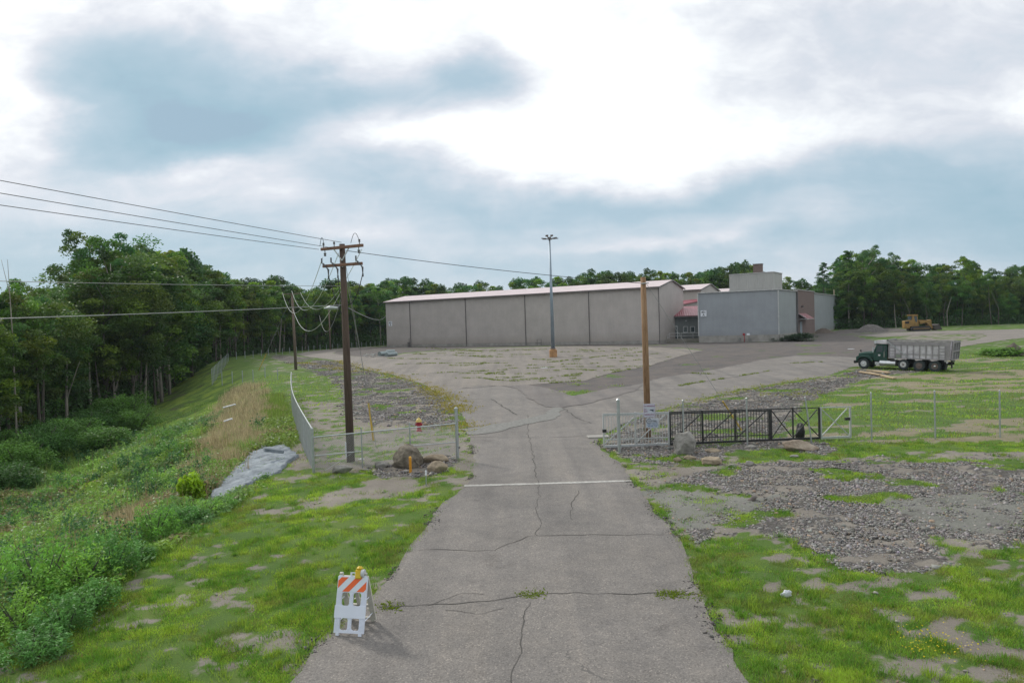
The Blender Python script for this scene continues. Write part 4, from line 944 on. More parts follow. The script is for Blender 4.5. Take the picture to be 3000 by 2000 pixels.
RFp = [(1815, 1328, 1171), (2004, 1315, 1173), (2190, 1307, 1166), (2379, 1298, 1163), (2554, 1293, 1150), (2740, 1287, 1145), (2930, 1283, 1144), (3120, 1278, 1140)]
RF = [G(a, b) for a, b, c in RFp]; RT = [at(a-3, c, p.y).z-p.z for (a, b, c), p in zip(RFp, RF)]
rf_ = thing('chain_link_fence', 'tall chain-link fence with bare posts running right from the drive, sliding gate behind it', 'fence', RF[0])
for i, (p, hh) in enumerate(zip(RF, RT)): post(rf_, p, hh, .075 if i == 0 else .036, lean=(-.28, .0) if i == 3 else (0, 0))
for i in range(len(RF)-1): link_panel(rf_, RF[i], RF[i+1], min(RT[i], RT[i+1])-.12, .085, .0014, mat=M_LINKD)

# sliding gate
M_SIL = pm('silver_gate_paint', (.50, .52, .53), rough=.35, metal=.35, var=.1); M_BLKG = pm('black_gate_paint', (.012, .012, .014), rough=.4)
GA = at(1768, 1320, 32.0); GB_ = at(2494, 1290, 32.5); GA = Vector((GA.x, GA.y, Hf(GA.x, GA.y)+.06)); GB_ = Vector((GB_.x, GB_.y, Hf(GB_.x, GB_.y)+.10))
ang = math.atan2(GB_.y-GA.y, GB_.x-GA.x); Lg = (GB_-GA).length; gate = thing('sliding_gate', 'long cantilever sliding gate, silver at both ends and black in the middle', 'gate', GA, ang)
gx = lambda px: (px-1768)/(2494-1768)*Lg
hL, hR = at(1768, 1211, 32).z-GA.z, at(2490, 1190, 32.4).z-GA.z
def gh(x): return hL+(hR-hL)*x/Lg
def frame(x0, x1, mat, name, w=.07, pick=None, diag=(), mid=(), rails=(), wb=.10):
    m = MB(); m.bar((x0, 0, wb/2), (x1, 0, wb/2), .08, wb); m.bar((x0, 0, gh(x0)-.03), (x1, 0, gh(x1)-.03), .05, .05)
    for x in (x0+w/2, x1-w/2): m.box(x-w/2, x+w/2, -.045, .045, wb+.001, gh(x)-.061)
    for x in mid: m.box(x-.026, x+.026, -.04, .04, wb+.001, gh(x)+.02)
    for f, t_ in rails: m.bar((x0+w, 0, f), (x1-w, 0, f+gh(x1)-gh(x0) if f > .8 else f), .04, t_)
    for (xa, za, xb, zb) in diag: m.bar((xa, .03, za), (xb, .03, zb), .035, .045)
    o = m.build(name, mat, gate)
    if pick:
        k = MB(); x = x0+pick
        while x < x1-.05: k.box(x-.010, x+.010, -.012, .012, wb, gh(x)); x += pick
        k.build('pickets', mat, o)
    return o
xa, xb_, xc_, xd, xe = gx(1768), gx(1960), gx(2255), gx(2402), Lg
frame(xa, xb_, M_SIL, 'silver_panel', pick=.135, mid=[gx(1862)], rails=[(1.52, .07), (.36, .05)], diag=[(xa+.1, .18, gx(1862)-.05, 1.35), (gx(1862)+.05, .18, xb_-.15, 1.45)])
frame(xb_+.01, xc_, M_BLKG, 'black_panel', pick=.135, mid=[gx(1999), gx(2056), gx(2153)], rails=[(1.48, .06), (.30, .04)], diag=[(xb_+.1, .18, gx(2056)-.05, 1.4), (gx(2056)+.05, .18, gx(2153)-.05, 1.45), (gx(2153)+.05, .2, xc_-.1, 1.5)])
xm = gx(2322)
frame(xc_+.01, xd, M_BLKG, 'cross_braced_tail', mid=[xm], diag=[(xc_+.1, gh(xc_)-.12, xm-.05, .16), (xc_+.1, .16, xm-.08, gh(xm)-.1), (xm+.05, gh(xm)-.12, xd-.08, .16), (xm+.05, .16, xd-.1, gh(xd)-.1)])
frame(xd+.01, xe, M_SIL, 'silver_end_frame', w=.07, wb=.10, diag=[(xd+.1, gh(xd)-.1, xe-.1, .14), (xd+.1, .14, xe-.15, gh(xe)-.1)])
MB().box(xe-.28, xe-.06, -.06, .06, .85, .98).build('latch', M_BLKG, gate); MB().box(xa-.02, xa+.16, -.08, .05, .72, .86).build('latch', M_BLKG, gate)
# stray galvanised rails on the ground behind the silver panel
for i, (p, q) in enumerate((((1862, 1287, 1958, 1290)), ((1858, 1300, 1900, 1312)))[:0]): pass

def sign(name, label, px0, py0, px1, py1, Y, yaw=0.0, tilt=0.0):
    c = at((px0+px1)/2, (py0+py1)/2, Y); w = (px1-px0)/2000*Y; h = (py1-py0)/2000*Y
    t = thing(name, label, 'sign', c, yaw); t.rotation_euler = (0, tilt, yaw); MB().box(-w/2, w/2, 0, .012, -h/2, h/2).build('panel', M_SIGNW, t); return t, w, h
M_SIGNW = pm('sign_board', (.55, .58, .66), rough=.5, var=.05); M_MAG = pm('magenta_lettering', (.30, .10, .22), rough=.6, var=.05); M_NAVY = pm('navy_lettering', (.02, .035, .07), rough=.5); M_BLUE = pm('blue_lettering', (.06, .16, .32), rough=.5, var=.05)
st, w, h = sign('warning_sign', 'white NO TRESPASSING surveillance sign with magenta lettering on the fence', 1885, 1182, 1920, 1222, 31.2, R_(2))
bd = MB()
for a, b, c, d in ((-w/2+.015, w/2-.015, h/2-.03, h/2-.02), (-w/2+.015, w/2-.015, -h/2+.02, -h/2+.03), (-w/2+.015, -w/2+.025, -h/2+.03, h/2-.03), (w/2-.025, w/2-.015, -h/2+.03, h/2-.03)): bd.box(a, b, -.003, -.0005, c, d)
bd.build('border', M_MAG, st)
textmesh('NO TRESPASSING', .088, M_MAG, 'lettering', st, (0, -.004, h*.32), sx=.70); textmesh('AREA', .07, M_MAG, 'lettering', st, (-w*.33, -.004, h*.08), sx=.75); textmesh('UNDER', .07, M_MAG, 'lettering', st, (-w*.32, -.004, -h*.07), sx=.75)
textmesh('SURVEILLANCE', .088, M_MAG, 'lettering', st, (0, -.004, -h*.30), sx=.76)
m = MB().prism([(-.0, .045), (.21, .045), (.21, .015), (.15, .0), (.19, -.035), (.21, -.03), (.21, -.055), (.16, -.055), (.10, -.005), (.03, .01)], -.006, -.001); m.build('camera_symbol', M_NAVY, st)
sc_, w, h = sign('contractor_sign', 'pale blue-white COTTRILL contractor sign hanging under the no trespassing sign', 1893, 1224, 1930, 1253, 31.15, R_(2), R_(3))
ring = MB(); cx, cz, r0, r1 = -w*.27, h*.18, h*.21, h*.27; n = 26; pts = [math.radians(48+264*i/n) for i in range(n+1)]
for i in range(n):
    a, b = pts[i], pts[i+1]; ring.poly([(cx+r0*math.cos(a), -.003, cz+r0*math.sin(a)), (cx+r1*math.cos(a), -.003, cz+r1*math.sin(a)), (cx+r1*math.cos(b), -.003, cz+r1*math.sin(b)), (cx+r0*math.cos(b), -.003, cz+r0*math.sin(b))])
ring.build('ring_logo', M_NAVY, sc_)
textmesh('COTTRILL', .115, M_NAVY, 'lettering', sc_, (w*.02, -.005, h*.18), sx=.82); textmesh('CONTRACTING', .045, M_BLUE, 'lettering', sc_, (w*.17, -.004, -h*.02), sx=.9)
textmesh('GENERAL CONTRACTOR', .06, M_BLUE, 'lettering', sc_, (0, -.004, -h*.17), sx=.72); textmesh('304.639.  910', .085, M_BLUE, 'lettering', sc_, (0, -.004, -h*.34), sx=.92)

# lone fence posts far left
def lone(px, py, top, r, label, grp, dup_of=None):
    p = G(px, py); hh = max(1.2, at(px-1, top, p.y).z-p.z)
    if dup_of is None:
        m = MB(); m.tube([(0, 0, -.2), (0, 0, 1.0)], r, 6); m.tube([(0, 0, 1.0), (0, 0, 1.02)], [r*1.3, r*.6], 6); o = m.build('fence_post', M_POST, loc=(0, 0, 0)); o.location = p
    else: o = dup_of.copy(); COL.objects.link(o); o.location = p
    o.scale = (1, 1, hh); tag(o, label, 'fence post', grp); return o
M_POST = pm('post_metal', (.34, .38, .40), rough=.5, metal=.3)
first = None
for i in range(13):
    f = i/12; px = 622+f*47; o = lone(px, 1127-f*68, 1080-f*45, .045, 'bare metal fence post in the tight receding row on the far left slope', 'receding row of bare posts', first); first = first or o
for px, py, tp in ((651, 1128, 1088), (681, 1124, 1088), (711, 1121, 1086), (742, 1118, 1084), (777, 1106, 1086), (814, 1112, 1086)):
    lone(px, py, tp, .04, 'bare metal fence post in the widely spaced row crossing the green slope', 'bare posts across the green slope', first)
for i, px in enumerate([693, 718, 742, 766, 787, 809, 828, 849, 869, 886, 904, 920, 938, 957, 974, 990, 1031, 1046, 1060, 1073, 1086, 1099, 1111, 1124]):
    py = np.interp(px, [690, 760, 830, 900, 1000, 1124], [1053, 1045, 1038, 1030, 1021, 1013]); lone(px, py, py-np.interp(px, [690, 1124], [21, 11]), .05, 'pale bare fence post in the row along the far wood edge', 'posts along the far wood edge', first)
o = lone(998, 1017, 1002, .06, 'white leaning marker post by the far loop road', None); o.data = o.data.copy(); o.rotation_euler = (0, R_(-12), 0); o.data.materials[0] = M_WHITE

# hydrant
p = G(1228, 1263); hy = thing('fire_hydrant', 'red fire hydrant with a yellow bonnet behind the left fence', 'fire hydrant', p)
M_HR = pm('hydrant_red', (.36, .03, .05), rough=.45); M_HY = pm('hydrant_yellow', (.55, .42, .13), rough=.45)
MB().tube([(0, 0, 0), (0, 0, .06), (0, 0, .06), (0, 0, .48), (0, 0, .48), (0, 0, .55)], [.17, .17, .11, .11, .15, .15], 14).build('barrel', M_HR, hy, smooth=False)
MB().tube([(0, 0, .55), (0, 0, .58), (0, 0, .68), (0, 0, .75), (0, 0, .80)], [.19, .18, .14, .07, .03], 14).build('bonnet', M_HY, hy)
for d in ((-1, 0), (1, 0), (0, -1)): MB().tube([(d[0]*.09, d[1]*.09, .40), (d[0]*.2, d[1]*.2, .40)], [.06, .07], 8).build('outlet', M_HR, hy)
# gas marker, survey stake
p = G(1203, 1384); t = thing('marker_post', 'short orange marker post standing in front of the big left boulder', 'marker post', p)
MB().tube([(0, 0, -.1), (0, 0, .62)], .055, 10).build('post', pm('marker_orange', (.62, .27, .02), rough=.5), t); MB().tube([(0, 0, .62), (0, 0, .67)], [.06, .045], 10).build('cap', pm('marker_cap', (.66, .36, .05)), t)
p = G(1249, 1424); t = thing('survey_stake', 'thin grey-green survey stake with a white top at the left road edge', 'stake', p)
MB().tube([(0, 0, -.1), (0, 0, .42)], .02, 6).build('stake', M_GALV, t); MB().tube([(0, 0, .42), (0, 0, .60)], .032, 8).build('cap', M_WHITE, t)

# A-frame barricade
L0 = G(984, 1864); L1 = G(1058, 1864); bc = (L0+L1)/2; bw = .62; yaw = math.atan2(L1.y-L0.y, L1.x-L0.x)-R_(6); bar = thing('barricade', 'white folding A-frame barricade with orange stripes and yellow light at the road edge', 'barricade', (bc.x, bc.y, .015), yaw)
M_PLW = pm('white_plastic', (.64, .68, .78), rough=.45, var=.06, scale=2); M_PLD = pm('dirty_plastic', (.50, .48, .42), rough=.6, var=.2, scale=4); M_OR = pm('orange_sheeting', (.75, .13, .03), rough=.35, var=.05); M_YL = pm('lamp_yellow', (.62, .42, .02), rough=.35, var=.12)
def apanel(mat, name, rear=False):
    W2, HH = bw/2, 1.12; m = MB()
    def b(x0, x1, z0, z1, th=.022): m.box(x0, x1, -th, th, z0, z1)
    for s in (-1, 1):
        b(*sorted((s*W2, s*(W2-.105))), .05, HH*.985, .022)
        b(*sorted((s*(W2-.045), s*(W2-.11))), 0, .05, .02)
        b(*sorted((s*(W2-.03), s*(W2-.09))), HH*.985, HH+.06, .02)
        for o_ in (.02, .05, .08): m.box(*sorted((s*(W2-o_), s*(W2-o_-.012))), -.028, -.022, .10, .32); m.box(*sorted((s*(W2-o_), s*(W2-o_-.012))), -.028, -.022, .58, .80)
    b(-.035, .035, .10, .80, .02)
    m.box(-.012, .012, -.026, -.02, .12, .31); m.box(-.012, .012, -.026, -.02, .58, .79)
    X = W2-.1055; b(-X, X, .05, .0999, .021); b(-X, X, .80, HH*.985, .021)
    if not rear: b(-X, X, .33, .55, .021); m.box(-W2-.012, W2+.012, -.034, -.0225, .325, .555)
    else: b(-X, X, .36, .42, .02)
    # rounded window corners
    for z0, z1 in ((.10, .33), (.55, .80)):
        for s in (-1, 1):
            for xx, sx in ((.035*s, s), (X*s, -s)):
                for zz, sz in ((z0, 1), (z1, -1)): m.prism([(xx, zz), (xx+sx*.045, zz), (xx+sx*.013, zz+sz*.013), (xx, zz+sz*.045)], -.019, .019)
    o = m.build(name, mat, bar); return o
fp = apanel(M_PLW, 'front_panel'); tl = R_(-18); fp.rotation_euler = (tl, 0, 0); fp.location = (0, 0, 0)
hgt = 1.1*math.cos(tl); dep = 1.1*math.sin(-tl)
rpn = apanel(M_PLD, 'rear_panel', True); rpn.rotation_euler = (-tl, 0, 0); rpn.location = (.0, 2*dep+.02, 0)
sh = MB(); sz0, sz1 = .815, 1.085; sh.box(-.3, .3, -.027, -.0225, sz0, sz1); so_ = sh.build('reflective_sheet', pm('sheeting_white', (.62, .68, .76), rough=.3, var=.04), fp)
def stripe(x0, wd):   # 45 degree band clipped to the sheet
    H_ = sz1-sz0; P = []
    poly = [(x0, sz0), (x0+wd, sz0), (x0+wd+H_, sz1), (x0+H_, sz1)]
    def clip(poly, inside, inter):
        out = []
        for i in range(len(poly)):
            a, b = poly[i], poly[(i+1) % len(poly)]
            if inside(a): out.append(a)
            if inside(a) != inside(b): out.append(inter(a, b))
        return out
    for lim, sg in ((-.296, 1), (.296, -1)):
        poly = clip(poly, lambda p: sg*(p[0]-lim) >= 0, lambda a, b: (lim, a[1]+(b[1]-a[1])*(lim-a[0])/(b[0]-a[0])))
        if len(poly) < 3: return None
    return poly
for x0 in (-.50, -.20, .10):
    q = stripe(x0, .145)
    if q: MB().prism(q, -.0305, -.0275).build('orange_stripe', M_OR, fp)
MB().box(-.06, -.035, -.02, .02, 1.10, 1.16).box(.035, .06, -.02, .02, 1.10, 1.16).box(-.06, .06, -.02, .02, 1.161, 1.18).build('handle', M_PLW, fp)
wl = thing('x', None, None); bpy.data.objects.remove(wl)
m = MB(); m.box(.055, .185, -.07, .07, 1.06, 1.24); lt = m.build('warning_light', M_YL, fp, bevel=.018)
m = MB(); m.tube([(.13, -.02, 1.235), (.13, -.02, 1.26), (.13, -.02, 1.30)], [.05, .07, .035], 10); m.build('lamp_top', M_YL, lt)
m = MB(); m.tube([(.18, -.02, 1.17), (.24, -.02, 1.17)], .075, 14); m.build('lens', pm('amber_lens', (.55, .58, .60), rough=.2), lt)
for s in (-1, 1):
    for z in (.22, .62): 
        y0 = math.sin(-tl)*z; y1 = 2*dep-y0; zz = z*math.cos(tl); MB().tube([(s*.26, y0, zz), (s*.26, y1, zz)], .010, 6).build('tie_bar', M_PLW, bar)

# stop slab and bits
p = G(1752, 1281); t = MB().box(-.55, .55, -.35, .35, -.08, .09); o = t.build('concrete_slab', M_CONC, bevel=.02); o.location = p; o.rotation_euler = (0, 0, R_(3)); tag(o, 'flat pale concrete slab lying at the road edge by the silver gate', 'slab')
for (pa, pb, lab) in (((654, 1192), (690, 1184), 'upper white plastic pipe lying in the dry grass of the bank'), ((656, 1232), (680, 1226), 'lower white plastic pipe lying in the dry grass of the bank')):
    a = G(*pa, up=.5); b = G(*pb, up=.5); a.z += .45; b.z += .5; m = MB(); m.tube([a, b], .065, 10); o = m.build('plastic_pipe', M_WHITE, loc=tuple(a)); tag(o, lab, 'pipe', 'white pipes on the bank')

# ------------------------------------------------------------------ rocks and heaps
M_ROCK = pm('boulder_stone', (.13, .112, .09), var=.5, scale=2.2, bump=1.0, bscale=5, rough=.95, c2=(.30, .26, .205), det=9); M_ROCKT = pm('sandstone', (.29, .235, .17), var=.4, scale=3.0, bump=1.0, bscale=8, rough=.9)
M_ROCKR = pm('reddish_sandstone', (.32, .23, .17), var=.35, scale=2.4, bump=1.0, bscale=8, rough=.9, c2=(.44, .37, .30)); M_ROCKG = pm('pale_grey_stone', (.27, .255, .235), var=.35, scale=2.6, bump=1.0, bscale=6, rough=.95, c2=(.34, .325, .30), det=9)
def rock(seed, size, cuts=9, sub=4, rough=.10):
    r = random.Random(seed); bm = bmesh.new(); bmesh.ops.create_icosphere(bm, subdivisions=sub, radius=1.0); pl = []
    for _ in range(cuts):
        n = Vector((r.gauss(0, 1), r.gauss(0, 1), r.gauss(0, .8))).normalized(); pl.append((n, r.uniform(.55, .85)))
    co = np.array([v.co[:] for v in bm.verts])
    for n, d in pl:
        k = co @ np.array(n); over = np.maximum(k-d, 0); co = co-np.outer(over*.93, np.array(n))
    nz = fbm(co[:, 0]*2+seed, co[:, 1]*2+co[:, 2]*1.7, seed, 4)-.5; nz2 = fbm(co[:, 2]*5+seed, co[:, 0]*3-co[:, 1]*3, seed+3, 3)-.5
    co = co*(1+nz*rough*3+nz2*rough)[:, None]*np.array(size)
    for v, c in zip(bm.verts, co): v.co = c
    me = bpy.data.meshes.new('rock'); bm.to_mesh(me); bm.free(); me.polygons.foreach_set('use_smooth', [True]*len(me.polygons)); return me
def put_rock(px, py, wpx, hpx, seed, mat, label, depth=.8, rz=0.0, cuts=9, name='boulder', sink=.12):
    p = G(px, py); s = p.y/2000; w = wpx*s; h = hpx*s; me = rock(seed, (w/2*1.12, w/2*depth, h/2*1.25), cuts); me.name = name; me.materials.append(mat)
    o = link(name, me, None, (p.x, p.y+w*depth*.35, p.z+h/2-sink*h)); o.rotation_euler = (0, 0, rz); tag(o, label, 'boulder' if name == 'boulder' else 'rock'); return o
# the big left boulder has a sloping back and a high right shoulder
def profile_rock(px, py, outline, thick, seed, mat, label, name='boulder'):
    p = G(px, py); s = p.y/2000; n = len(outline); bm = bmesh.new(); pts = [(x*s, z*s) for x, z in outline]; cx = sum(a for a, b in pts)/n; cz = sum(b for a, b in pts)/n
    rings = []
    for y, k in ((-.5, .42), (-.42, .72), (-.22, .95), (0, 1.0), (.25, .93), (.45, .70), (.52, .40)):
        rings.append([bm.verts.new((cx+(a-cx)*k, y*thick, max(-.1, (cz+(b-cz)*k)-.02*(1-k)))) for a, b in pts])
    for a, b in zip(rings[:-1], rings[1:]):
        for i in range(n): bm.faces.new((a[i], a[(i+1) % n], b[(i+1) % n], b[i]))
    bm.faces.new(rings[0]); bm.faces.new(rings[-1][::-1]); bmesh.ops.triangulate(bm, faces=bm.faces)
    bmesh.ops.subdivide_edges(bm, edges=bm.edges, cuts=3, use_grid_fill=True); bmesh.ops.smooth_vert(bm, verts=bm.verts, factor=.5, use_axis_x=True, use_axis_y=True, use_axis_z=True)
    for v in bm.verts:
        c = v.co; o = float(fbm(c.x*2.2+seed, c.y*2.2+c.z*1.9, seed, 4))-.5; c += c.normalized()*(o*.42+.16*(float(fbm(c.x*6+seed, c.y*6+c.z*5, seed+5, 3))-.5))*max(.4, thick*.6)
    rr_ = random.Random(seed+5); mn = Vector((0, 0, sum(v.co.z for v in bm.verts)/len(bm.verts))); sz_ = max((v.co-mn).length for v in bm.verts)
    for _ in range(11):
        n_ = Vector((rr_.gauss(0, 1), rr_.gauss(-.6, .7), rr_.gauss(.2, .6))).normalized(); dmax = max((v.co-mn).dot(n_) for v in bm.verts); lim = dmax*rr_.uniform(.62, .84)
        for v in bm.verts:
            k = (v.co-mn).dot(n_)-lim
            if k > 0: v.co -= n_*k*.92
    for v in bm.verts:
        c = v.co; r1 = 1-abs(2*float(fbm(c.x*3+seed, c.z*3+c.y*2, seed+8, 3))-1); v.co += (c-mn).normalized()*(r1-.6)*.16*max(.5, thick*.6)
    bmesh.ops.recalc_face_normals(bm, faces=bm.faces); me = bpy.data.meshes.new(name); bm.to_mesh(me); bm.free(); me.materials.append(mat)
    o = link(name, me, None, (p.x, p.y+thick*.45, p.z-.05)); tag(o, label, 'boulder'); return o
profile_rock(1196, 1374, [(-50, 0), (-52, 30), (-48, 44), (-25, 60), (0, 76), (8, 75), (22, 56), (42, 28), (52, 4), (48, -4)], 1.1, 3, M_ROCK, 'large dark brown-grey pointed boulder in front of the left fence')
profile_rock(2018, 1334, [(-38, 0), (-40, 30), (-36, 56), (-24, 68), (-4, 66), (10, 68), (26, 48), (34, 26), (42, 4), (38, -4)], .9, 8, M_ROCKG, 'tall pale grey rounded boulder in front of the black gate')
put_rock(2344, 1324, 116, 32, 12, M_ROCKR, 'long low reddish boulder below the right end of the black gate', .45, cuts=7)
put_rock(2089, 1362, 76, 25, 5, M_ROCKT, 'flat tan rock right of the tall grey boulder', .55, R_(8), 7)
put_rock(1272, 1357, 74, 28, 21, M_ROCKT, 'flat tan boulder behind the big left boulder, nearest the fence end post', .5, R_(-4), 6); put_rock(1280, 1385, 54, 34, 34, M_ROCKT, 'small blocky tan rock right of the orange marker post', .7, 0, 8)
put_rock(995, 1388, 66, 25, 41, M_ROCKG, 'flat grey rock at the foot of the dark utility pole', .6, 0, 7); put_rock(1115, 1371, 48, 19, 55, M_ROCKG, 'low grey rock between the dark pole and the big boulder', .6, 0, 7)
for i, (px, py, w, hh) in enumerate(((2150, 1370, 26, 12), (2196, 1366, 28, 16), (2022, 1346, 34, 12), (1984, 1352, 26, 14), (2090, 1326, 44, 12), (2200, 1314, 34, 10), (2330, 1340, 26, 8))):
    put_rock(px, py, w, hh, 60+i, M_ROCKT if i in (2, 3, 4) else M_ROCKG, ['small grey flat stone right of the flat tan rock', 'small tilted grey stone, rightmost below the gate', 'small rusty flat stone at the foot of the tall grey boulder', 'small brown stone left of the tall grey boulder foot', 'half-buried brown stone between tall boulder and gate', 'thin grey stone under the black gate middle', 'small flat stone under the long reddish boulder'][i], .6, 0, 6, name='rock')

def heap(px, py, wpx, hpx, label, name, mat, seed=1, dep=.8, steep=1.0, res=48):
    p = G(px, py); s = p.y/2000; w = wpx*s/2; h = hpx*s; d = w*dep; xs, ys = np.meshgrid(np.linspace(-1, 1, res), np.linspace(-1, 1, res)); r = np.sqrt(xs**2+ys**2)
    z = h*np.clip(1-r, 0, 1)**steep*(1.0)*1.15; z = z*(.75+.5*fbm(xs*3+seed, ys*3, seed, 4))+(fbm(xs*12, ys*12, seed, 3)-.5)*h*.12*(r < .95)
    z = z-(r > .93)*.2
    V = np.stack([xs.ravel()*w, ys.ravel()*d, z.ravel()], 1); i = np.arange(res*res).reshape(res, res); F = np.stack([i[:-1, :-1], i[:-1, 1:], i[1:, 1:], i[1:, :-1]], -1).reshape(-1, 4)
    me = arr_mesh(name, V, 4, F=F, mat=mat, smooth=True); o = link(name, me, None, (p.x, p.y+d*.9, Hf(p.x, p.y+d*.9)-.05)); tag(o, label, 'heap'); return o
M_GHEAP = pm('gravel_heap', (.13, .12, .115), var=.4, scale=4, bump=.8, bscale=12, rough=1); M_SOIL = pm('soil', (.12, .10, .085), var=.4, scale=3, bump=.8, rough=1)
heap(2566, 972, 112, 23, 'dark grey gravel heap right of the flat-roofed hall', 'gravel_heap', M_GHEAP, 3, .6)
heap(2418, 976, 80, 15, 'low dark soil mound against the far grey wall of the hall', 'soil_mound', M_SOIL, 5, .4)
heap(2995, 1042, 120, 30, 'brown soil mound at the right edge beside a weedy green heap', 'soil_mound', M_SOIL, 8, .6)

# grey plastic-like crumpled sheet on the bank
def drape(outline_px, name, label, mat):
    poly = W(outline_px); A = np.array(poly); x0, y0 = A.min(0); x1, y1 = A.max(0); st = .09
    gx_, gy_ = np.meshgrid(np.arange(x0, x1, st), np.arange(y0, y1, st)); P = densify(poly, .12, .10, 4); ok = inpoly(gx_.ravel(), gy_.ravel(), P); pts = [Vector(p) for p in P]+[Vector((a, b)) for a, b in zip(gx_.ravel()[ok], gy_.ravel()[ok])]
    n = len(P); v, e, f, *_ = geometry.delaunay_2d_cdt(pts, [(i, (i+1) % n) for i in range(n)], [list(range(n))], 1, 1e-4)
    V = np.array([(a.x, a.y) for a in v]); x, y = V[:, 0], V[:, 1]; du_ = (poly[3][0]-poly[0][0], poly[3][1]-poly[0][1])
    a_ = np.array([.86, .5]); s_ = x*a_[0]+y*a_[1]; t_ = -x*a_[1]+y*a_[0]
    z = H(x, y)+.02+(1-np.abs(2*fbm(t_*3.0+3, s_*.6, 71, 5)-1)**.7)*.15+(fbm(x*4, y*4, 72, 4)-.5)*.14
    z[:n] = H(x[:n], y[:n])-.05
    c = [x.mean(), y.mean(), float(H(x.mean(), y.mean()))]
    me = bpy.data.meshes.new(name); me.from_pydata([(a-c[0], b-c[1], d-c[2]) for a, b, d in zip(x, y, z)], [], f); me.materials.append(mat); me.polygons.foreach_set('use_smooth', [True]*len(me.polygons))
    bm = bmesh.new(); bm.from_mesh(me); bmesh.ops.recalc_face_normals(bm, faces=bm.faces)
    if sum(q.normal.z for q in bm.faces) < 0: bmesh.ops.reverse_faces(bm, faces=bm.faces)
    bm.to_mesh(me); bm.free(); o = link(name, me, None, c); tag(o, label, 'concrete spill'); return o
M_SPILL = pm('hardened_concrete', (.19, .225, .26), var=.4, scale=2.2, bump=1.0, bscale=9, rough=.85, c2=(.31, .35, .39))
drape(SPILLP, 'concrete_spill', 'blue-grey hardened concrete spill draped down the bank left of the fence', M_SPILL)
c = G(802, 1352); o = MB().box(-.45, .45, -.12, .12, 0, .16).build('concrete_fragment', M_SPILL, bevel=.02); o.location = (c.x, c.y, c.z+.45); o.rotation_euler = (R_(10), R_(14), R_(35)); tag(o, 'squared slab fragment lying on the blue-grey concrete spill', 'slab')

# rolls of fence mesh in the lot
def roll(px0, py0, px1, py1, r, label):
    a = G(px0, py0); b = G(px1, py1); c = (a+b)/2; m = MB(); n = 5; a0 = a-c; b0 = b-c; a0.z = b0.z = r
    m.tube([a0, b0], r, 12); d = (b0-a0).normalized()
    for k in range(7): q = a0.lerp(b0, k/6); m.tube([q-d*.03, q+d*.03], r*1.06, 12)
    o = m.build('mesh_roll', M_ROLL, loc=(0, 0, 0)); o.location = c; tag(o, label, 'fence roll', 'rolls of fence mesh'); return o
M_ROLL = pm('rolled_mesh', (.27, .32, .33), rough=.5, metal=.3, var=.35, scale=9)
roll(1112, 1043, 1134, 1041, .35, 'leftmost thick roll of grey fence mesh on the parking lot'); roll(1133, 1045, 1160, 1042, .32, 'front right roll of grey fence mesh on the parking lot'); roll(1132, 1036, 1156, 1035, .32, 'rear right roll of grey fence mesh on the parking lot')
p = G(1085, 1046); m = MB(); r_ = random.Random(3)
for i in range(22):
    a = Vector((r_.uniform(-1, 1), r_.uniform(-.6, .6), r_.uniform(.03, .5))); m.tube([a, a+Vector((r_.uniform(-.6, .6), r_.uniform(-.3, .3), r_.uniform(-.2, .2)))], .05, 5)
m.tube([(1.0, 0, .08), (2.6, .1, .08)], .06, 6)
o = m.build('fittings_pile', pm('fittings', (.42, .42, .41), var=.3), loc=(0, 0, 0)); o.location = p; tag(o, 'small tangled pile of metal fence fittings left of the mesh rolls', 'scrap pile')
for px, py, w, lab in ((1597, 1078, 30, 'white sheet scrap lying in the middle of the parking lot'), (2492, 1023, 22, 'white scrap strip lying on the dark gravel left of the truck'), (1058, 1347, 20, 'white scrap of paper on the dirt behind the left fence')):
    p = G(px, py); s = w*p.y/2000; me = rock(px, (s/2, s*.25, .03), 3, 2, .2); me.name = 'paper_scrap'; me.materials.append(M_WHITE); o = link('paper_scrap', me, None, (p.x, p.y, p.z+.05)); tag(o, lab, 'scrap')
# plastic bag right foreground
p = G(2305, 1750); me = rock(9, (.09, .035, .11), 6, 3, .9); me.name = 'plastic_bag'; me.materials.append(M_WHITE); o = link('plastic_bag', me, None, (p.x, p.y, p.z+.1)); o.rotation_euler = (.3, .5, .2); tag(o, 'crumpled white plastic bag in the right foreground grass', 'bag')
# black bag slumped behind the gate tail
p = G(2360, 1291); me = rock(17, (.22, .2, .45), 6, 3, .25); me.name = 'black_bag'; me.materials.append(M_BLKG); o = link('black_bag', me, None, (p.x, p.y+.6, p.z+.35)); tag(o, 'black plastic bag slumped behind the cross-braced end of the gate', 'bag')
# planks
M_PLANK = pm('weathered_planks', (.40, .31, .20), var=.35, scale=3, stretch=(.6, 6, 6), rough=.9)
for i, (a, b, lab) in enumerate((((2540, 1088), (2602, 1092), 'rear light plank of the stack in front of the truck'), ((2520, 1093), (2580, 1103), 'left end plank of the stack in front of the truck'), ((2545, 1094), (2622, 1112), 'longest front plank of the stack in front of the truck'), ((2560, 1091), (2606, 1097), 'middle plank of the stack in front of the truck'))):
    a = G(*a); b = G(*b); c = (a+b)/2; m = MB()
    for k in range(2): m.bar((a-c)+Vector((0, k*.28, .08+.06*(i % 2))), (b-c)+Vector((0, k*.28, .10+.06*(i % 2))), .22, .07)
    m2 = MB(); m2.bar((a-c)+Vector((0, 0, .10+.05*(i % 2))), (b-c)+Vector((0, 0, .12+.05*(i % 2))), .30, .12); o = m2.build('plank', M_PLANK, bevel=.01); o.location = c; tag(o, lab, 'plank', 'planks in front of the truck')
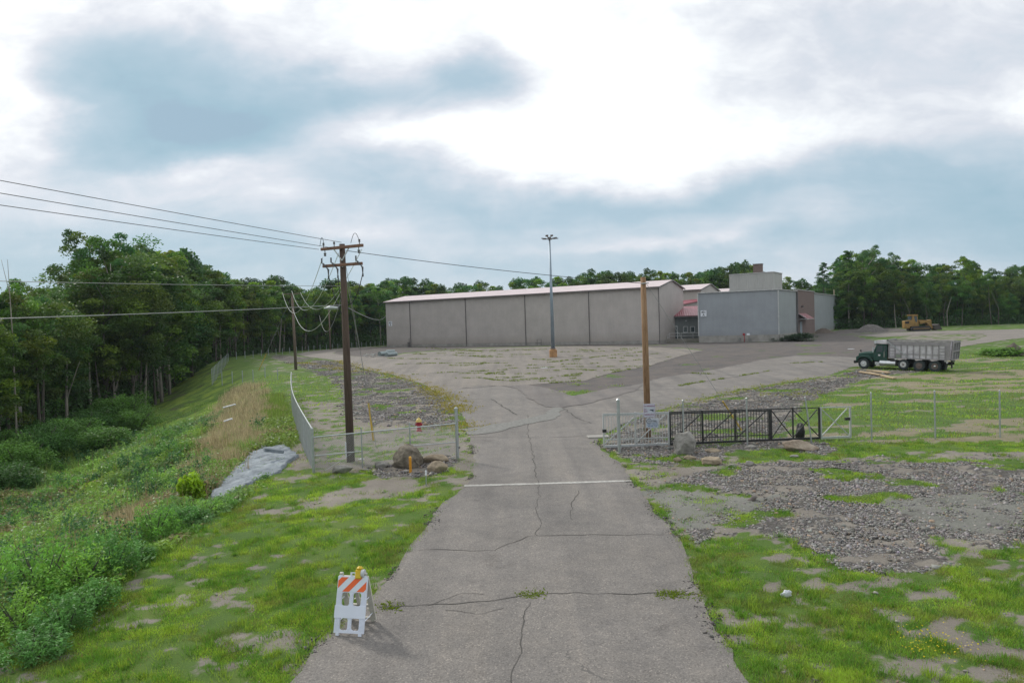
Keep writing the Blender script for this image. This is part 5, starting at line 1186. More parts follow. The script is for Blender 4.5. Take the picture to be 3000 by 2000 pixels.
# dark parked trailer corner at the right edge
p = G(3006, 1606); t = thing('trailer', 'glossy black flatbed trailer, only its corner and wheel in frame at the right edge', 'trailer', (p.x+.15, p.y+.1, p.z), R_(-35))
M_GB = pm('gloss_black', (.008, .012, .012), rough=.12, var=.1); 
MB().box(0, 4.2, 0, 1.9, .50, .62).build('deck', M_GB, t, bevel=.015); MB().box(-.01, 4.2, -.05, -.001, .46, .68).build('side_rail', M_GB, t)
for y in (.45, 1.2): MB().tube([(-.011, y, .56), (-.03, y, .56)], .03, 8).build('marker_light', M_RED, t)
for x in (1.2, 2.2): MB().tube([(x, -.28, .33), (x, -.07, .33)], .33, 16).build('wheel', pm('tyre', (.02, .02, .02), rough=.9), t)
MB().box(.75, 2.7, -.32, -.051, .70, .74).build('mudguard', M_GB, t)

# ------------------------------------------------------------------ dump truck
M_TG = pm('truck_green', (.005, .045, .032), rough=.22, var=.2, scale=1.5, spec=.6); M_BED = pm('dump_body_grey', (.52, .50, .525), rough=.55, var=.30, scale=2.2); M_BEDR = pm('dump_body_ribs', (.27, .255, .265), rough=.6, var=.2, scale=2)
M_TYRE = pm('tyre_rubber', (.035, .045, .048), rough=.85, var=.2); M_CHR = pm('polished_alloy', (.62, .64, .66), rough=.25, metal=.8, var=.1); M_CHAS = pm('chassis_black', (.02, .02, .021), rough=.6); M_RUST = pm('rusty_rim', (.13, .10, .09), rough=.7, var=.3, scale=6)
TR = G(2749, 1086); tyaw = R_(-46); wb_ = 6.2; tdir = Vector((math.cos(tyaw), math.sin(tyaw), 0)); TF = Vector(TR)-tdir*wb_
tz = (Hf(TR.x, TR.y)+Hf(TF.x, TF.y))/2; pitch = math.atan2(Hf(TR.x, TR.y)-Hf(TF.x, TF.y), wb_)
truck = thing('dump_truck', 'dark green dump truck with a pale grey ribbed steel bed parked on the right', 'dump truck', (TF.x, TF.y, Hf(TF.x, TF.y)), tyaw); truck.rotation_euler = (0, -pitch, tyaw)
def wheel(x, y, r, w, rim, nm='wheel', hubc=None, z=None):
    z = z if z is not None else r
    m = MB(); s = 1 if y > 0 else -1; y0 = y; y1 = y-s*w
    m.tube([(x, y0, z), (x, y0-s*.03, z), (x, y1+s*.03, z), (x, y1, z)], [r*.90, r, r, r*.9], 28, cap=False); m.tube([(x, y0, z), (x, y0-s*.005, z)], [r*.90, r*.58], 28, cap=False); m.tube([(x, y1, z), (x, y1+s*.005, z)], [r*.9, r*.3], 28, cap=False)
    o = m.build('tyre' if nm == 'wheel_' else nm, M_TYRE, truck, smooth=False)
    q = MB(); q.tube([(x, y0-s*.012, z), (x, y0-s*.03, z), (x, y0-s*.10, z), (x, y0-s*.10, z)], [r*.60, r*.56, r*.50, r*.1], 24); q.build('rim', rim, o)
    q = MB(); q.tube([(x, y0-s*.10, z), (x, y0-s*.0, z), (x, y0+s*.03, z)], [r*.22, r*.17, r*.08], 12)
    for k in range(8): a = k*math.pi/4; q.tube([(x+math.cos(a)*r*.38, y0-s*.10, z+math.sin(a)*r*.38), (x+math.cos(a)*r*.38, y0-s*.07, z+math.sin(a)*r*.38)], r*.05, 6)
    q.build('hub', hubc or rim, o)
HWt = 1.22
for s in (-1, 1):
    wheel(0, s*HWt, .50, .30, M_CHR)
    for x, rim, hb, zz in ((3.55, M_CHR if s < 0 else M_RUST, M_RUST, .56), (4.9, M_RUST, M_RUST, .50), (6.2, M_RUST, M_CHR, .50)): wheel(x, s*HWt, .50 if x > 4 else .48, .5 if x > 4 else .3, rim, hubc=hb, z=zz)
MB().box(-.55, 7.4, -.45, -.33, .62, .86).box(-.55, 7.4, .33, .45, .62, .86).box(-.2, 0, -.329, .329, .65, .8).box(6.4, 6.6, -.329, .329, .65, .8).build('chassis', M_CHAS, truck)
for x in (0, 3.55, 4.9, 6.2): MB().tube([(x, -1.1, .5), (x, 1.1, .5)], .09, 8).build('axle', M_CHAS, truck)
# hood: long sloping nose
def loft(secs, name, mat, par, smooth=False, bev=0):
    """sections: (x, halfwidth, z0, z1, corner)"""
    m = MB(); n = None
    for (x, w, z0, z1, c) in secs:
        pts = [(x, -w, z0), (x, -w, z1-c), (x, -w+c, z1), (x, w-c, z1), (x, w, z1-c), (x, w, z0)]; b = len(m.v); m.v += pts
        if n is not None:
            for i in range(6): j = (i+1) % 6; m.f.append((n+i, n+j, b+j, b+i))
        n = b
    m.f.append(tuple(range(6))); m.f.append(tuple(range(n+5, n-1, -1))); return m.build(name, mat, par, smooth, bev)
hood = loft([(-.72, .50, .95, 1.28, .05), (-.66, .60, .85, 1.50, .10), (-.2, .66, .85, 1.62, .14), (.85, .78, .85, 1.74, .16)], 'hood', M_TG, truck)
for s in (-1, 1):   # fenders arching over the front wheel
    arch = [(-.72, .68), (-.70, 1.18), (-.45, 1.30), (.35, 1.30), (.68, 1.12), (.86, .85), (.70, .70), (.60, .88), (.42, 1.06), (.2, 1.14), (-.2, 1.14), (-.45, 1.02), (-.56, .84), (-.60, .68)]
    y0, y1 = sorted((s*.55, s*1.24)); MB().prism(arch, y0, y1).build('fender', M_TG, truck, bevel=.03)
    MB().tube([(-.74, s*.93, 1.0), (-.70, s*.93, 1.0)], .12, 12).build('headlight', M_CHR, truck)
    MB().bar((.95, s*1.2, 1.75), (.95, s*1.34, 1.75), .04, .04).box(.90, 1.0, min(s*1.34, s*1.46), max(s*1.34, s*1.46), 1.7, 2.15).build('mirror', M_CHR if s < 0 else M_CHAS, truck)
MB().box(-.95, -.74, -1.18, 1.18, .50, .78).build('bumper', M_CHAS, truck, bevel=.03)
MB().box(-.745, -.722, -.42, .42, .9, 1.42).build('grille', M_CHAS, truck)
m = MB(); m.tube([(-.35, -.75, 1.55), (-.35, -.95, 1.72)], .02, 6); m.tube([(-.35, -1.0, 1.70), (-.33, -1.0, 1.84)], [.07, .08], 10); m.build('hood_mirror', M_CHAS, truck)
# cab
cab = MB(); cw = 1.08
cab.v = []; side = [(.86, .80), (.86, 1.70), (1.12, 2.38), (1.22, 2.46), (2.05, 2.46), (2.12, 2.38), (2.12, .80)]
cab.prism(side, -cw, cw); cb_ = cab.build('cab', M_TG, truck, bevel=.035)
for s in (-1, 1):
    y0, y1 = sorted((s*(cw+.002), s*(cw+.012))); MB().prism([(1.08, 1.70), (1.25, 2.27), (1.68, 2.30), (1.68, 1.70)], y0, y1).build('side_window', M_GLASS, cb_); MB().prism([(1.84, 1.75), (1.84, 2.24), (1.98, 2.24), (1.98, 1.75)], y0, y1).build('side_window', M_GLASS, cb_)
    yd = s*(cw+.016); MB().box(1.08, 1.70, min(s*(cw+.001), yd), max(s*(cw+.001), yd), .98, 1.66).build('door', M_TG, cb_, bevel=.006)
    MB().box(1.30, 1.50, min(s*(cw+.017), s*(cw+.022)), max(s*(cw+.017), s*(cw+.022)), 1.30, 1.46).build('door_emblem', M_CHR, cb_)
    MB().tube([(1.85, s*(cw+.05), 1.2), (1.85, s*(cw+.05), 1.75)], .025, 6).build('grab_handle', M_CHR, cb_)
MB().poly([(.845, -.92, 1.78), (1.085, -.92, 2.34), (1.085, .92, 2.34), (.845, .92, 1.78)]).build('windscreen', M_GLASS, cb_)
MB().prism([(.88, 2.40), (1.16, 2.50), (1.2, 2.46), (1.02, 2.36)], -1.06, 1.06).build('sun_visor', M_TG, cb_)
for y in (-.7, -.35, 0, .35, .7): MB().box(1.25, 1.33, y-.05, y+.05, 2.462, 2.51).build('roof_marker', pm('amber', (.45, .16, .02)), cb_)
# tanks and steps
MB().tube([(1.45, -.92, .62), (2.85, -.92, .62)], .29, 20).build('fuel_tank', M_CHR, truck); MB().tube([(2.86, -.92, .62), (3.02, -.92, .62)], .27, 16).build('tank_strap', M_CHAS, truck)
MB().box(1.0, 1.40, -1.15, -.70, .42, .70).build('battery_box', M_CHR, truck, bevel=.02); MB().tube([(2.55+.55, -.85, .68), (3.1+.15, -.85, .68)], .24, 14).build('air_tank', M_RUST, truck); MB().tube([(1.45, .92, .62), (2.4, .92, .62)], .29, 16).build('fuel_tank', M_CHR, truck)
MB().tube([(2.22, -.95, .9), (2.22, -.95, 2.3)], .07, 8).build('exhaust_stack', M_CHAS, truck)
# bed
bx0, bx1, bz0, bz1, bwid = 2.28, 7.45, 1.10, 2.72, 1.22
bed = MB(); 
for s in (-1, 1): y0, y1 = sorted((s*bwid, s*(bwid-.06))); bed.box(bx0, bx1, y0, y1, bz0, bz1)
bed.box(bx0+.061, bx1, -bwid+.061, bwid-.061, bz0, bz0+.08); bed.box(bx0, bx0+.06, -bwid+.061, bwid-.061, bz0, bz1); bdo = bed.build('dump_body', M_BED, truck)
MB().box(1.02, bx0-.001, -bwid+.05, bwid-.05, 2.66, 2.72).box(1.0, bx0-.001, -bwid+.02, -bwid+.08, 2.50, 2.80).box(1.0, bx0-.001, bwid-.08, bwid-.02, 2.50, 2.80).box(.97, 1.03, -bwid+.08, bwid-.08, 2.50, 2.78).build('cab_shield', M_BED, bdo)
for s in (-1, 1):
    rb_ = MB(); yo = s*(bwid+.001); yp = s*(bwid+.075); y0, y1 = sorted((yo, yp))
    n = 9
    for i in range(n+1):
        x = bx0+.05+(bx1-bx0-.45)*i/n; rb_.box(x-.045, x+.045, y0, y1, bz0+.10, bz1-.30)
    y0b, y1b = sorted((yo, s*(bwid+.09))); rb_.box(bx0, bx1, y0b, y1b, bz0, bz0+.099); rb_.box(bx0, bx1, y0b, y1b, bz1-.299, bz1); rb_.box(bx1-.34, bx1, y0b, y1b, bz0+.1, bz1-.3)
    y0c, y1c = sorted((yo, s*(bwid+.05))); segs = [bx0+.05+(bx1-bx0-.45)*i/n for i in range(n+1)]
    for a, b in zip(segs[:-1], segs[1:]): rb_.box(a+.046, b-.046, y0c, y1c, 1.55, 1.60)
    for z in (1.32, 1.85, 2.12): rb_.box(segs[-2]+.046, segs[-1]-.046, y0c, y1c, z, z+.05); rb_.box(segs[0]+.046, segs[1]-.046, y0c, y1c, z, z+.04)
    rb_.build('side_ribs', M_BEDR, bdo)
    MB().bar((2.15, s*(bwid+.12), bz1+.05), (4.15, s*(bwid+.14), 1.16), .05, .07).build('tarp_arm', M_GALV, bdo)
    MB().box(bx0, bx1, *sorted((s*bwid, s*(bwid-.12))), bz1+.001, bz1+.13).build('side_board', pm('side_board_wood', (.30, .29, .27), var=.35, scale=3), bdo)
MB().tube([(bx0-.1, -bwid, bz1+.12), (bx0-.1, bwid, bz1+.12)], .10, 10).build('tarp_roll', M_TRIM, bdo); MB().box(.98, 1.2, -bwid-.02, -bwid+.3, 2.52, 2.78).build('tarp_motor', M_CHR, bdo)
tg = MB(); tg.poly([(bx1+.01, -bwid+.02, bz0-.02), (bx1+.01, bwid-.02, bz0-.02), (bx1+.14, bwid-.02, bz1+.12), (bx1+.14, -bwid+.02, bz1+.12)]); tg.poly([(bx1+.07, -bwid+.02, bz0-.02), (bx1+.07, bwid-.02, bz0-.02), (bx1+.20, bwid-.02, bz1+.12), (bx1+.20, -bwid+.02, bz1+.12)])
tgo = tg.build('tailgate', pm('tailgate_dark', (.20, .20, .22), var=.25), bdo)
fr = MB()
for y in (-bwid+.02, -.4, .4, bwid-.1): fr.bar((bx1+.10, y+.04, bz0), (bx1+.23, y+.04, bz1+.12), .10, .08)
for z in (bz0+.05, (bz0+bz1)/2, bz1): k = (z-bz0)/(bz1-bz0); fr.bar((bx1+.11+.13*k, -bwid+.05, z), (bx1+.11+.13*k, bwid-.05, z), .08, .10)
fr.build('tailgate_frame', M_BEDR, tgo)
for s in (-1, 1): MB().box(7.05, 7.09, min(s*1.2, s*.7), max(s*1.2, s*.7), .22, .98).build('mud_flap', M_CHAS, truck)
for s in (-1, 1): MB().bar((7.0, s*1.15, 1.08), (7.25, s*1.15, .86), .06, .18).build('hinge_bracket', M_BED, truck)
MB().box(2.96, 3.42, -bwid-.075, -bwid-.062, 1.24, 1.50).build('placard', pm('placard_green', (.24, .28, .22), var=.2, scale=9), bdo)

# ------------------------------------------------------------------ track loader
M_CAT = pm('loader_yellow', (.27, .165, .05), rough=.5, var=.3, scale=1.2); M_TRK = pm('track_steel', (.045, .042, .045), rough=.7, var=.3, scale=4)
lp = G(2690, 969); ld_ = thing('track_loader', 'yellow tracked loader with cab and lowered bucket parked before the far trees', 'loader', lp, R_(-4)); s_ = lp.y/2000/11.76*1.0
def zx(x, z): return ((x-1150)*s_, (828-z)*s_)
pr = lambda pts: [zx(*p) for p in pts]
for sgn in (-1, 1):
    y0, y1 = sorted((sgn*1.1, sgn*.62)); o = MB().prism(pr([(840, 770), (850, 700), (900, 670), (1420, 670), (1480, 710), (1495, 770), (1450, 815), (1380, 830), (930, 830), (870, 815)]), y0, y1).build('track', M_TRK, ld_)
    for i in range(7):
        cx, cz = zx(900+i*88, 770); MB().tube([(cx, sgn*1.105, cz), (cx, sgn*1.13, cz)], .24 if i in (0, 6) else .17, 10).build('roller', M_CHAS, o)
    MB().prism(pr([(900, 735), (1440, 735), (1440, 755), (900, 755)]), *sorted((sgn*1.135, sgn*1.105))).build('track_frame', M_CAT, o)
MB().prism(pr([(660, 470), (820, 455), (820, 570), (1130, 590), (1130, 660), (850, 665), (800, 720), (665, 700)]), -.6, .6).build('engine_body', M_CAT, ld_, bevel=.04)
MB().prism(pr([(675, 490), (800, 485), (800, 565), (675, 570)]), -.63, .63).build('radiator_grille', M_CHAS, ld_)
MB().prism(pr([(660, 640), (850, 640), (830, 745), (670, 730)]), -.55, .55).build('counterweight', M_CAT, ld_, bevel=.04)
cbm = MB().prism(pr([(815, 450), (900, 450), (915, 300), (1085, 300), (1100, 470), (1125, 580), (815, 575)]), -.62, .62).build('cab', M_CAT, ld_, bevel=.03)
MB().prism(pr([(840, 260), (1090, 260), (1090, 300), (850, 302)]), -.75, .75).build('cab_roof', M_CAT, cbm)
for y in (-.635, .635): MB().prism(pr([(970, 320), (1060, 320), (1075, 470), (1040, 540), (985, 440)]), min(y, y*.99), max(y, y*.99)).build('cab_window', M_GLASS, cbm)
MB().prism(pr([(855, 320), (900, 320), (885, 440), (850, 440)]), -.5, .5).build('rear_window', M_GLASS, cbm)
for y in (-.55, .55):
    MB().prism(pr([(1140, 490), (1420, 470), (1500, 480), (1600, 760), (1550, 770), (1430, 610), (1380, 545), (1160, 600)]), y-.1, y+.1).build('lift_arm', M_CAT, ld_, bevel=.02)
    a, b = zx(1180, 560), zx(1400, 620); MB().tube([(a[0], y*.8, a[1]), (b[0], y*.8, b[1])], .06, 8).build('lift_cylinder', M_CHAS, ld_)
MB().prism(pr([(1130, 450), (1240, 455), (1440, 470), (1540, 450), (1560, 460), (1570, 560), (1500, 590), (1480, 500), (1130, 500)]), -.35, .35).build('tilt_linkage', M_CAT, ld_)
MB().prism(pr([(1590, 640), (1680, 640), (1740, 605), (1760, 620), (1800, 720), (1850, 770), (1840, 800), (1620, 812), (1575, 760)]), -1.15, 1.15).build('bucket', pm('bucket_steel', (.07, .06, .055), var=.3), ld_, bevel=.02)
MB().tube([zx(750, 460)[0:1]+(0,)+zx(750, 460)[1:], zx(752, 400)[0:1]+(0,)+zx(752, 400)[1:]], .05, 8).build('exhaust', M_CHAS, ld_)

# ------------------------------------------------------------------ vegetation
rng = np.random.default_rng(11)
M_LEAF = leafmat('tree_leaves', tint=(1.2, 1.4, 1.35), trans=.38); M_WEED = leafmat('weed_leaves', tint=(1.15, 1.25, 1.1), trans=.35, rnd_amt=0.0); M_BARK = pm('bark', (.085, .075, .065), var=.4, scale=2, stretch=(4, 4, .6), rough=1); M_BARKP = pm('pale_bark', (.24, .22, .19), var=.35, scale=1.5, stretch=(3, 3, .5), rough=1)
def unit(n): v = rng.normal(size=(n, 3)); return v/np.linalg.norm(v, axis=1, keepdims=True)
def cards(C, size, aspect=.55, upbias=.5):
    n = len(C); nr = unit(n); nr[:, 2] = np.abs(nr[:, 2])*(1)+upbias; nr /= np.linalg.norm(nr, axis=1, keepdims=True)
    t = unit(n); a = np.cross(nr, t); a /= np.linalg.norm(a, axis=1, keepdims=True); b = np.cross(nr, a); s = np.asarray(size).reshape(-1, 1)*np.ones((n, 1))
    V = np.empty((n, 4, 3)); V[:, 0] = C+a*s*.5; V[:, 1] = C+b*s*.5*aspect; V[:, 2] = C-a*s*.5; V[:, 3] = C-b*s*.5*aspect; return V.reshape(-1, 3)
GREENS = np.array([(.050, .098, .024), (.072, .130, .026), (.040, .088, .030), (.105, .165, .032), (.055, .110, .034), (.085, .125, .03)])
def tree_proto(name, seed, Ht, Rad, base, nclump, nleaf, leaf, kind='broad', tint=(1, 1, 1), bark=None, open_=0.0, trunk_r=.22):
    r = np.random.default_rng(seed); C = []; CR = []
    for i in range(nclump):
        if kind == 'pine':
            f = (i+.5)/nclump; z = base+(1-base)*f; rr = Rad*(1-f)**.75*(.5+.8*r.random())+.25; a = r.random()*6.28; C.append((math.cos(a)*rr*.75, math.sin(a)*rr*.75, z*Ht)); CR.append(max(.45, rr*.42))
        else:
            u_ = r.normal(size=3); u_ /= np.linalg.norm(u_); rr = (.45+.62*r.random()); zc = base+(1-base)*.52; hz = (1-base)*.5
            k = 1.0 if u_[2] > 0 else .85
            C.append((u_[0]*Rad*rr*k, u_[1]*Rad*rr*k, (zc+u_[2]*hz*rr)*Ht)); CR.append(Rad*(.15+.17*r.random())*(1-open_*.35))
    C = np.array(C); CR = np.array(CR); per = int(nleaf/nclump); P = []; K = []
    for i in range(nclump):
        u_ = r.normal(size=(per, 3)); u_ /= np.linalg.norm(u_, axis=1, keepdims=True); u_[:, 2] = np.where(r.random(per) < .65, np.abs(u_[:, 2]), u_[:, 2])
        q = C[i]+u_*CR[i]*(.45+.65*r.random((per, 1)))*np.array((1.1, 1.1, .62 *1.35 if kind != 'pine' else .38)); P.append(q); t = GREENS[r.integers(len(GREENS))]*(.80+.45*r.random()); K.append(np.repeat(t[None], per, 0)*(.8+.4*r.random((per, 1))))
    P = np.concatenate(P); K = np.concatenate(K)*np.array(tint); sz = leaf*(.6+.8*r.random(len(P)))
    V = cards(P, sz, .6 if kind != 'pine' else .35, .35); cme = arr_mesh('crown', V, 4, col=np.repeat(K, 4, 0), mat=M_LEAF)
    m = MB(); top = Ht*(.93 if kind == 'pine' else .80); lean = r.normal()*.03*Ht; pts = [(lean*(t**2), lean*.4*t, top*t-.4*(t == 0)) for t in np.linspace(0, 1, 7)]
    m.tube(pts, [trunk_r*(1-.82*t) for t in np.linspace(0, 1, 7)], 7)
    nl = 5 if kind == 'pine' else 9+int(6*open_)
    for i in r.permutation(nclump)[:nl]:
        c = Vector(C[i]); zz = max(base*.75*Ht, min(top*.85, c.z-Rad*.55)); t = zz/top; s = Vector((lean*t*t, lean*.4*t, zz)); mid = s.lerp(c, .5)+Vector((0, 0, -.06*Ht*(1-t))); m.tube([s, mid, c], [trunk_r*.38*(1-t*.5), trunk_r*.25, trunk_r*.08], 5, cap=False)
    tob = m.build('trunk', bark or M_BARK, None, smooth=True); tme = tob.data; bpy.data.objects.remove(tob)
    return (name, cme, tme, Ht)
PR = [tree_proto('leafy_tree', 1, 14, 3.9, .12, 76, 20000, .235), tree_proto('leafy_tree', 2, 15, 3.4, .16, 70, 18000, .23, tint=(1.15, 1.08, .9)), tree_proto('leafy_tree', 3, 13, 4.2, .08, 82, 20000, .24, tint=(.9, .95, 1.0)),
      tree_proto('leafy_tree', 4, 16, 3.0, .24, 66, 17000, .23, tint=(1.4, 1.3, .85)), tree_proto('leafy_tree', 5, 12, 3.6, .02, 76, 19000, .24, tint=(.85, .9, .95)),
      tree_proto('pine_tree', 6, 17, 3.6, .25, 90, 16000, .27, 'pine', tint=(.62, .75, .9)), tree_proto('open_crowned_tree', 7, 18, 4.6, .46, 38, 9000, .26, open_=1.0, bark=M_BARKP, trunk_r=.24),
      tree_proto('leafy_tree', 8, 15, 3.0, .30, 60, 15000, .23, tint=(1.0, 1.0, .9), bark=M_BARKP, trunk_r=.16)]
FARP = [tree_proto('leafy_tree', 31, 14, 3.7, .08, 60, 9500, .42, tint=(1.05, 1.05, 1.1)), tree_proto('leafy_tree', 32, 15, 3.2, .08, 56, 9000, .40, tint=(1.3, 1.2, .95)), tree_proto('leafy_tree', 33, 16, 3.5, .1, 60, 9500, .40, tint=(.9, .97, 1.1))]
def plant_tree(pr, x, y, ztop, label, group, wf=1.0, sink=.2, bend=0):
    name, cme, tme, Ht = pr; z = Hf(x, y); h = max(4.0, ztop-z); s = h/Ht; w = s*wf
    t = thing(name, label, 'tree', (x, y, z-sink), rnd.random()*6.28, group); t.scale = (w, w, s)
    for nm, me in (('crown', cme), ('trunk', tme)):
        o = bpy.data.objects.new(nm, me); COL.objects.link(o); o.parent = t
    return t
SKX = [-250, 0, 20, 110, 170, 215, 290, 345, 400, 480, 530, 570, 620, 660, 700, 760, 830, 870, 930, 1000, 1060, 1110, 1180, 1240, 1290, 1330]
SKY_ = [830, 850, 832, 835, 860, 805, 768, 745, 732, 728, 772, 770, 795, 815, 820, 825, 812, 845, 850, 815, 845, 825, 812, 825, 845, 848]
def sky_top(px): return float(np.interp(px, SKX, SKY_))
BX = [-300, 0, 60, 215, 300, 430, 520, 600, 640, 700, 760, 860, 1000, 1130, 1300]; BD = [46, 55, 61, 72, 79, 85, 106, 116, 122, 128, 138, 152, 164, 174, 182]
GL = 'trees of the left wood'; LABL = 'leafy green tree in the dense wood along the left side of the site'
def wood_left():
    px = -260.
    while px < 1130:
        D = float(np.interp(px, BX, BD)); 
        for row, (dd, drop) in enumerate(((1, 50), (7, 14), (15, 0), (27, 10), (48, 24))):
            p = px+rnd.uniform(-18, 18)+row*11; Y = D+dd+rnd.uniform(-2, 2); top = sky_top(p)+drop*rnd.uniform(.2, 1.3)*(60/ D if row == 0 else 1)
            if row < 2 and rnd.random() < .12: continue
            q = at(p, top, Y); pr = PR[rnd.choice([0, 1, 2, 3, 4, 7] if row > 0 else [0, 1, 3, 7, 7, 4])] if Y < 110 else (FARP[rnd.randrange(3)] if row > 0 else PR[rnd.choice([1, 3, 7])])
            plant_tree(pr, q.x, Y, q.z, LABL, GL, wf=rnd.uniform(.85, 1.15)*(1.0 if Y < 110 else 1.1))
        px += 56 if D < 80 else (44 if D < 110 else 38)
wood_left()
q = at(318, 655, 84); plant_tree(PR[6], q.x, q.y, q.z, 'tall tree with open airy crown rising highest above the left wood', None, .85)
q = at(276, 660, 88); plant_tree(PR[6], q.x, q.y, q.z+.0, 'airy tall tree just left of the highest one in the left wood', None, .8)
q = at(478, 722, 96); plant_tree(PR[6], q.x, q.y, q.z, 'second tall open-crowned tree, right of the highest in the left wood', None, .8)
q = at(410, 735, 90); plant_tree(PR[2], q.x, q.y, q.z, 'broad dense green tree right of the highest one in the left wood', None, 1.15)
# pale trunk standing clear at the far left
b = G(60, 1300); t = plant_tree(PR[7], b.x, b.y, at(40, 835, b.y).z, 'tree with thick pale bare lower trunk at the far left edge of the wood', None, .95)
nt_ = M_BARKP; m = MB(); m.tube([(0, 0, -.3), (.02, 0, 3.5), (-.1, 0, 6), (-.2, .1, 9)], [.34, .27, .22, .12], 10); o = m.build('trunk', pm('pale_trunk', (.27, .25, .25), var=.3, scale=3), t, smooth=True)
# dead snag
b = at(22, 760, 55); zb = Hf(b.x, b.y); sn = MB(); sn.tube([(0, 0, 0), (.1, 0, (b.z-zb)*.6), (0, 0, b.z-zb)], [.09, .05, .012], 6); sn.tube([(.05, 0, (b.z-zb)*.82), (-.5, 0, (b.z-zb)*1.0)], [.03, .01], 5); o = sn.build('dead_tree', M_BARKP, loc=(0, 0, 0)); o.location = (b.x, b.y, zb); tag(o, 'thin dead leafless stem poking above the trees at the far left', 'tree')

GB = 'trees beyond the buildings'; LABB = 'green tree in the line of wood behind the warehouse and hall'
SBX = [1120, 1180, 1240, 1300, 1340, 1400, 1460, 1540, 1600, 1640, 1700, 1730, 1790, 1840, 1880, 1960, 2050, 2110, 2175, 2215, 2290, 2330, 2380, 2420]
SBY = [815, 812, 822, 842, 838, 828, 836, 818, 826, 808, 815, 790, 800, 806, 796, 794, 792, 788, 770, 800, 810, 820, 830, 815]
px = 1140.
while px < 2440:
    for row in range(2):
        p = px+rnd.uniform(-9, 9)+row*15; Y = 215+row*14+rnd.uniform(-5, 5); top = float(np.interp(p, SBX, SBY))+rnd.uniform(-4, 9)+(0 if row == 0 else rnd.uniform(0, 6)); q = at(p, top, Y)
        plant_tree(FARP[rnd.randrange(3)], q.x, Y, q.z, LABB, GB, wf=rnd.uniform(.8, 1.05))
    px += 33
q = at(2172, 770, 205); plant_tree(FARP[0], q.x, 205, q.z, 'rounded tree standing taller than its neighbours just left of the brick chimney', None, .55)
GR = 'trees of the right wood'; LABR = 'tall green tree in the dense dark wood on the right behind the loader'
SRX = [2400, 2440, 2480, 2525, 2560, 2600, 2650, 2700, 2740, 2790, 2830, 2870, 2920, 2980, 3050, 3300]; SRY = [800, 778, 745, 725, 745, 770, 752, 772, 775, 770, 758, 782, 790, 778, 772, 770]
px = 2440.
while px < 3330:
    for row, (dd, drop) in enumerate(((0, 70), (8, 30), (16, 8), (26, 8))):
        p = px+rnd.uniform(-12, 12)+row*9; Y = 168+dd+rnd.uniform(-3, 3); top = float(np.interp(p, SRX, SRY))+drop*rnd.uniform(.3, 1.2); q = at(p, top, Y)
        plant_tree(PR[rnd.choice([0, 1, 2, 4, 7])] if row < 2 else FARP[rnd.randrange(3)], q.x, Y, q.z, LABR, GR, wf=rnd.uniform(.8, 1.05))
    px += 40
for px, py, pr, Y, lab in ((2412, 768, 5, 172, 'small dark pine at the left end of the right wood'), (2482, 733, 5, 170, 'large dark layered pine at the left end of the right wood'), (2528, 712, 6, 170, 'highest airy tree in the right wood, just right of the big pine'), (2580, 735, 6, 175, 'airy tree with small round tufts right of the highest in the right wood'), (2828, 754, 3, 172, 'pale spiky-topped tree rising over the right wood')):
    q = at(px, py, Y); plant_tree(PR[pr], q.x, Y, q.z, lab, None, .9 if pr != 5 else 1.0)
# bare slim trunks showing in front of the dark right wood
for i, px in enumerate((2625, 2662, 2712, 2768, 2776, 2818, 2925, 2905)):
    b = G(px, 964-.03*(px-2600)); Y = 164; q = at(px, 958, Y); z0 = Hf(q.x, Y); hh = rnd.uniform(5, 9.5); m = MB(); m.tube([(0, 0, 0), (rnd.uniform(-.5, .5), 0, hh*.5), (rnd.uniform(-1.6, 1.2), 0, hh)], [.13, .09, .04], 6)
    o = m.build('tree_trunk', M_BARKP if i % 4 == 0 else M_BARK, loc=(0, 0, 0)); o.location = (q.x, Y, z0-.1); tag(o, 'slim bare tree trunk standing before the dark right wood', 'tree', 'slim trunks before the right wood')
# slim trunks along the front of the left wood
for i in range(34):
    px = rnd.uniform(100, 900); D = float(np.interp(px, BX, BD))-2+rnd.uniform(-1, 3); q = at(px, 1100, D); z0 = Hf(q.x, D); hh = rnd.uniform(5, 8.5); m = MB(); lx_ = rnd.uniform(-.9, .9); m.tube([(0, 0, -.1), (lx_*.4, 0, hh*.5), (lx_, 0, hh)], [.17, .12, .05], 6)
    if rnd.random() < .5: m.tube([(lx_*.3, 0, hh*.4), (lx_+rnd.choice((-1, 1))*1.2, 0, hh*.85)], [.08, .03], 5)
    o = m.build('tree_trunk', M_BARKP if i % 3 == 0 else M_BARK, loc=(0, 0, 0)); o.location = (q.x, D, z0); tag(o, 'slim bare trunk along the shaded front of the left wood', 'tree', 'slim trunks before the left wood')

# shrubs
def shrub_proto(name, seed, n, leaf, tint, Hh=2.0, R=1.3, spiky=0.0):
    r = np.random.default_rng(seed); nc = 26; per = n//nc; P = []; K = []
    for i in range(nc):
        u_ = r.normal(size=3); u_ /= np.linalg.norm(u_); c = np.array((u_[0]*R*.75*r.random()**.4, u_[1]*R*.75*r.random()**.4, Hh*(.18+.62*r.random()*(1-.35*abs(u_[0]))))); cr = R*(.26+.16*r.random())
        v = r.normal(size=(per, 3)); v /= np.linalg.norm(v, axis=1, keepdims=True); P.append(c+v*cr*(.5+.6*r.random((per, 1)))*np.array((1, 1, .9+spiky))); t = np.array(tint)*(.75+.5*r.random()); K.append(np.repeat(t[None], per, 0)*(.75+.5*r.random((per, 1))))
    P = np.concatenate(P); P[:, 2] = np.abs(P[:, 2]); V = cards(P, leaf*(.6+.8*r.random(len(P))), .6, .3); return arr_mesh('foliage', V, 4, col=np.repeat(np.concatenate(K), 4, 0), mat=M_WEED)
st_ = MB()
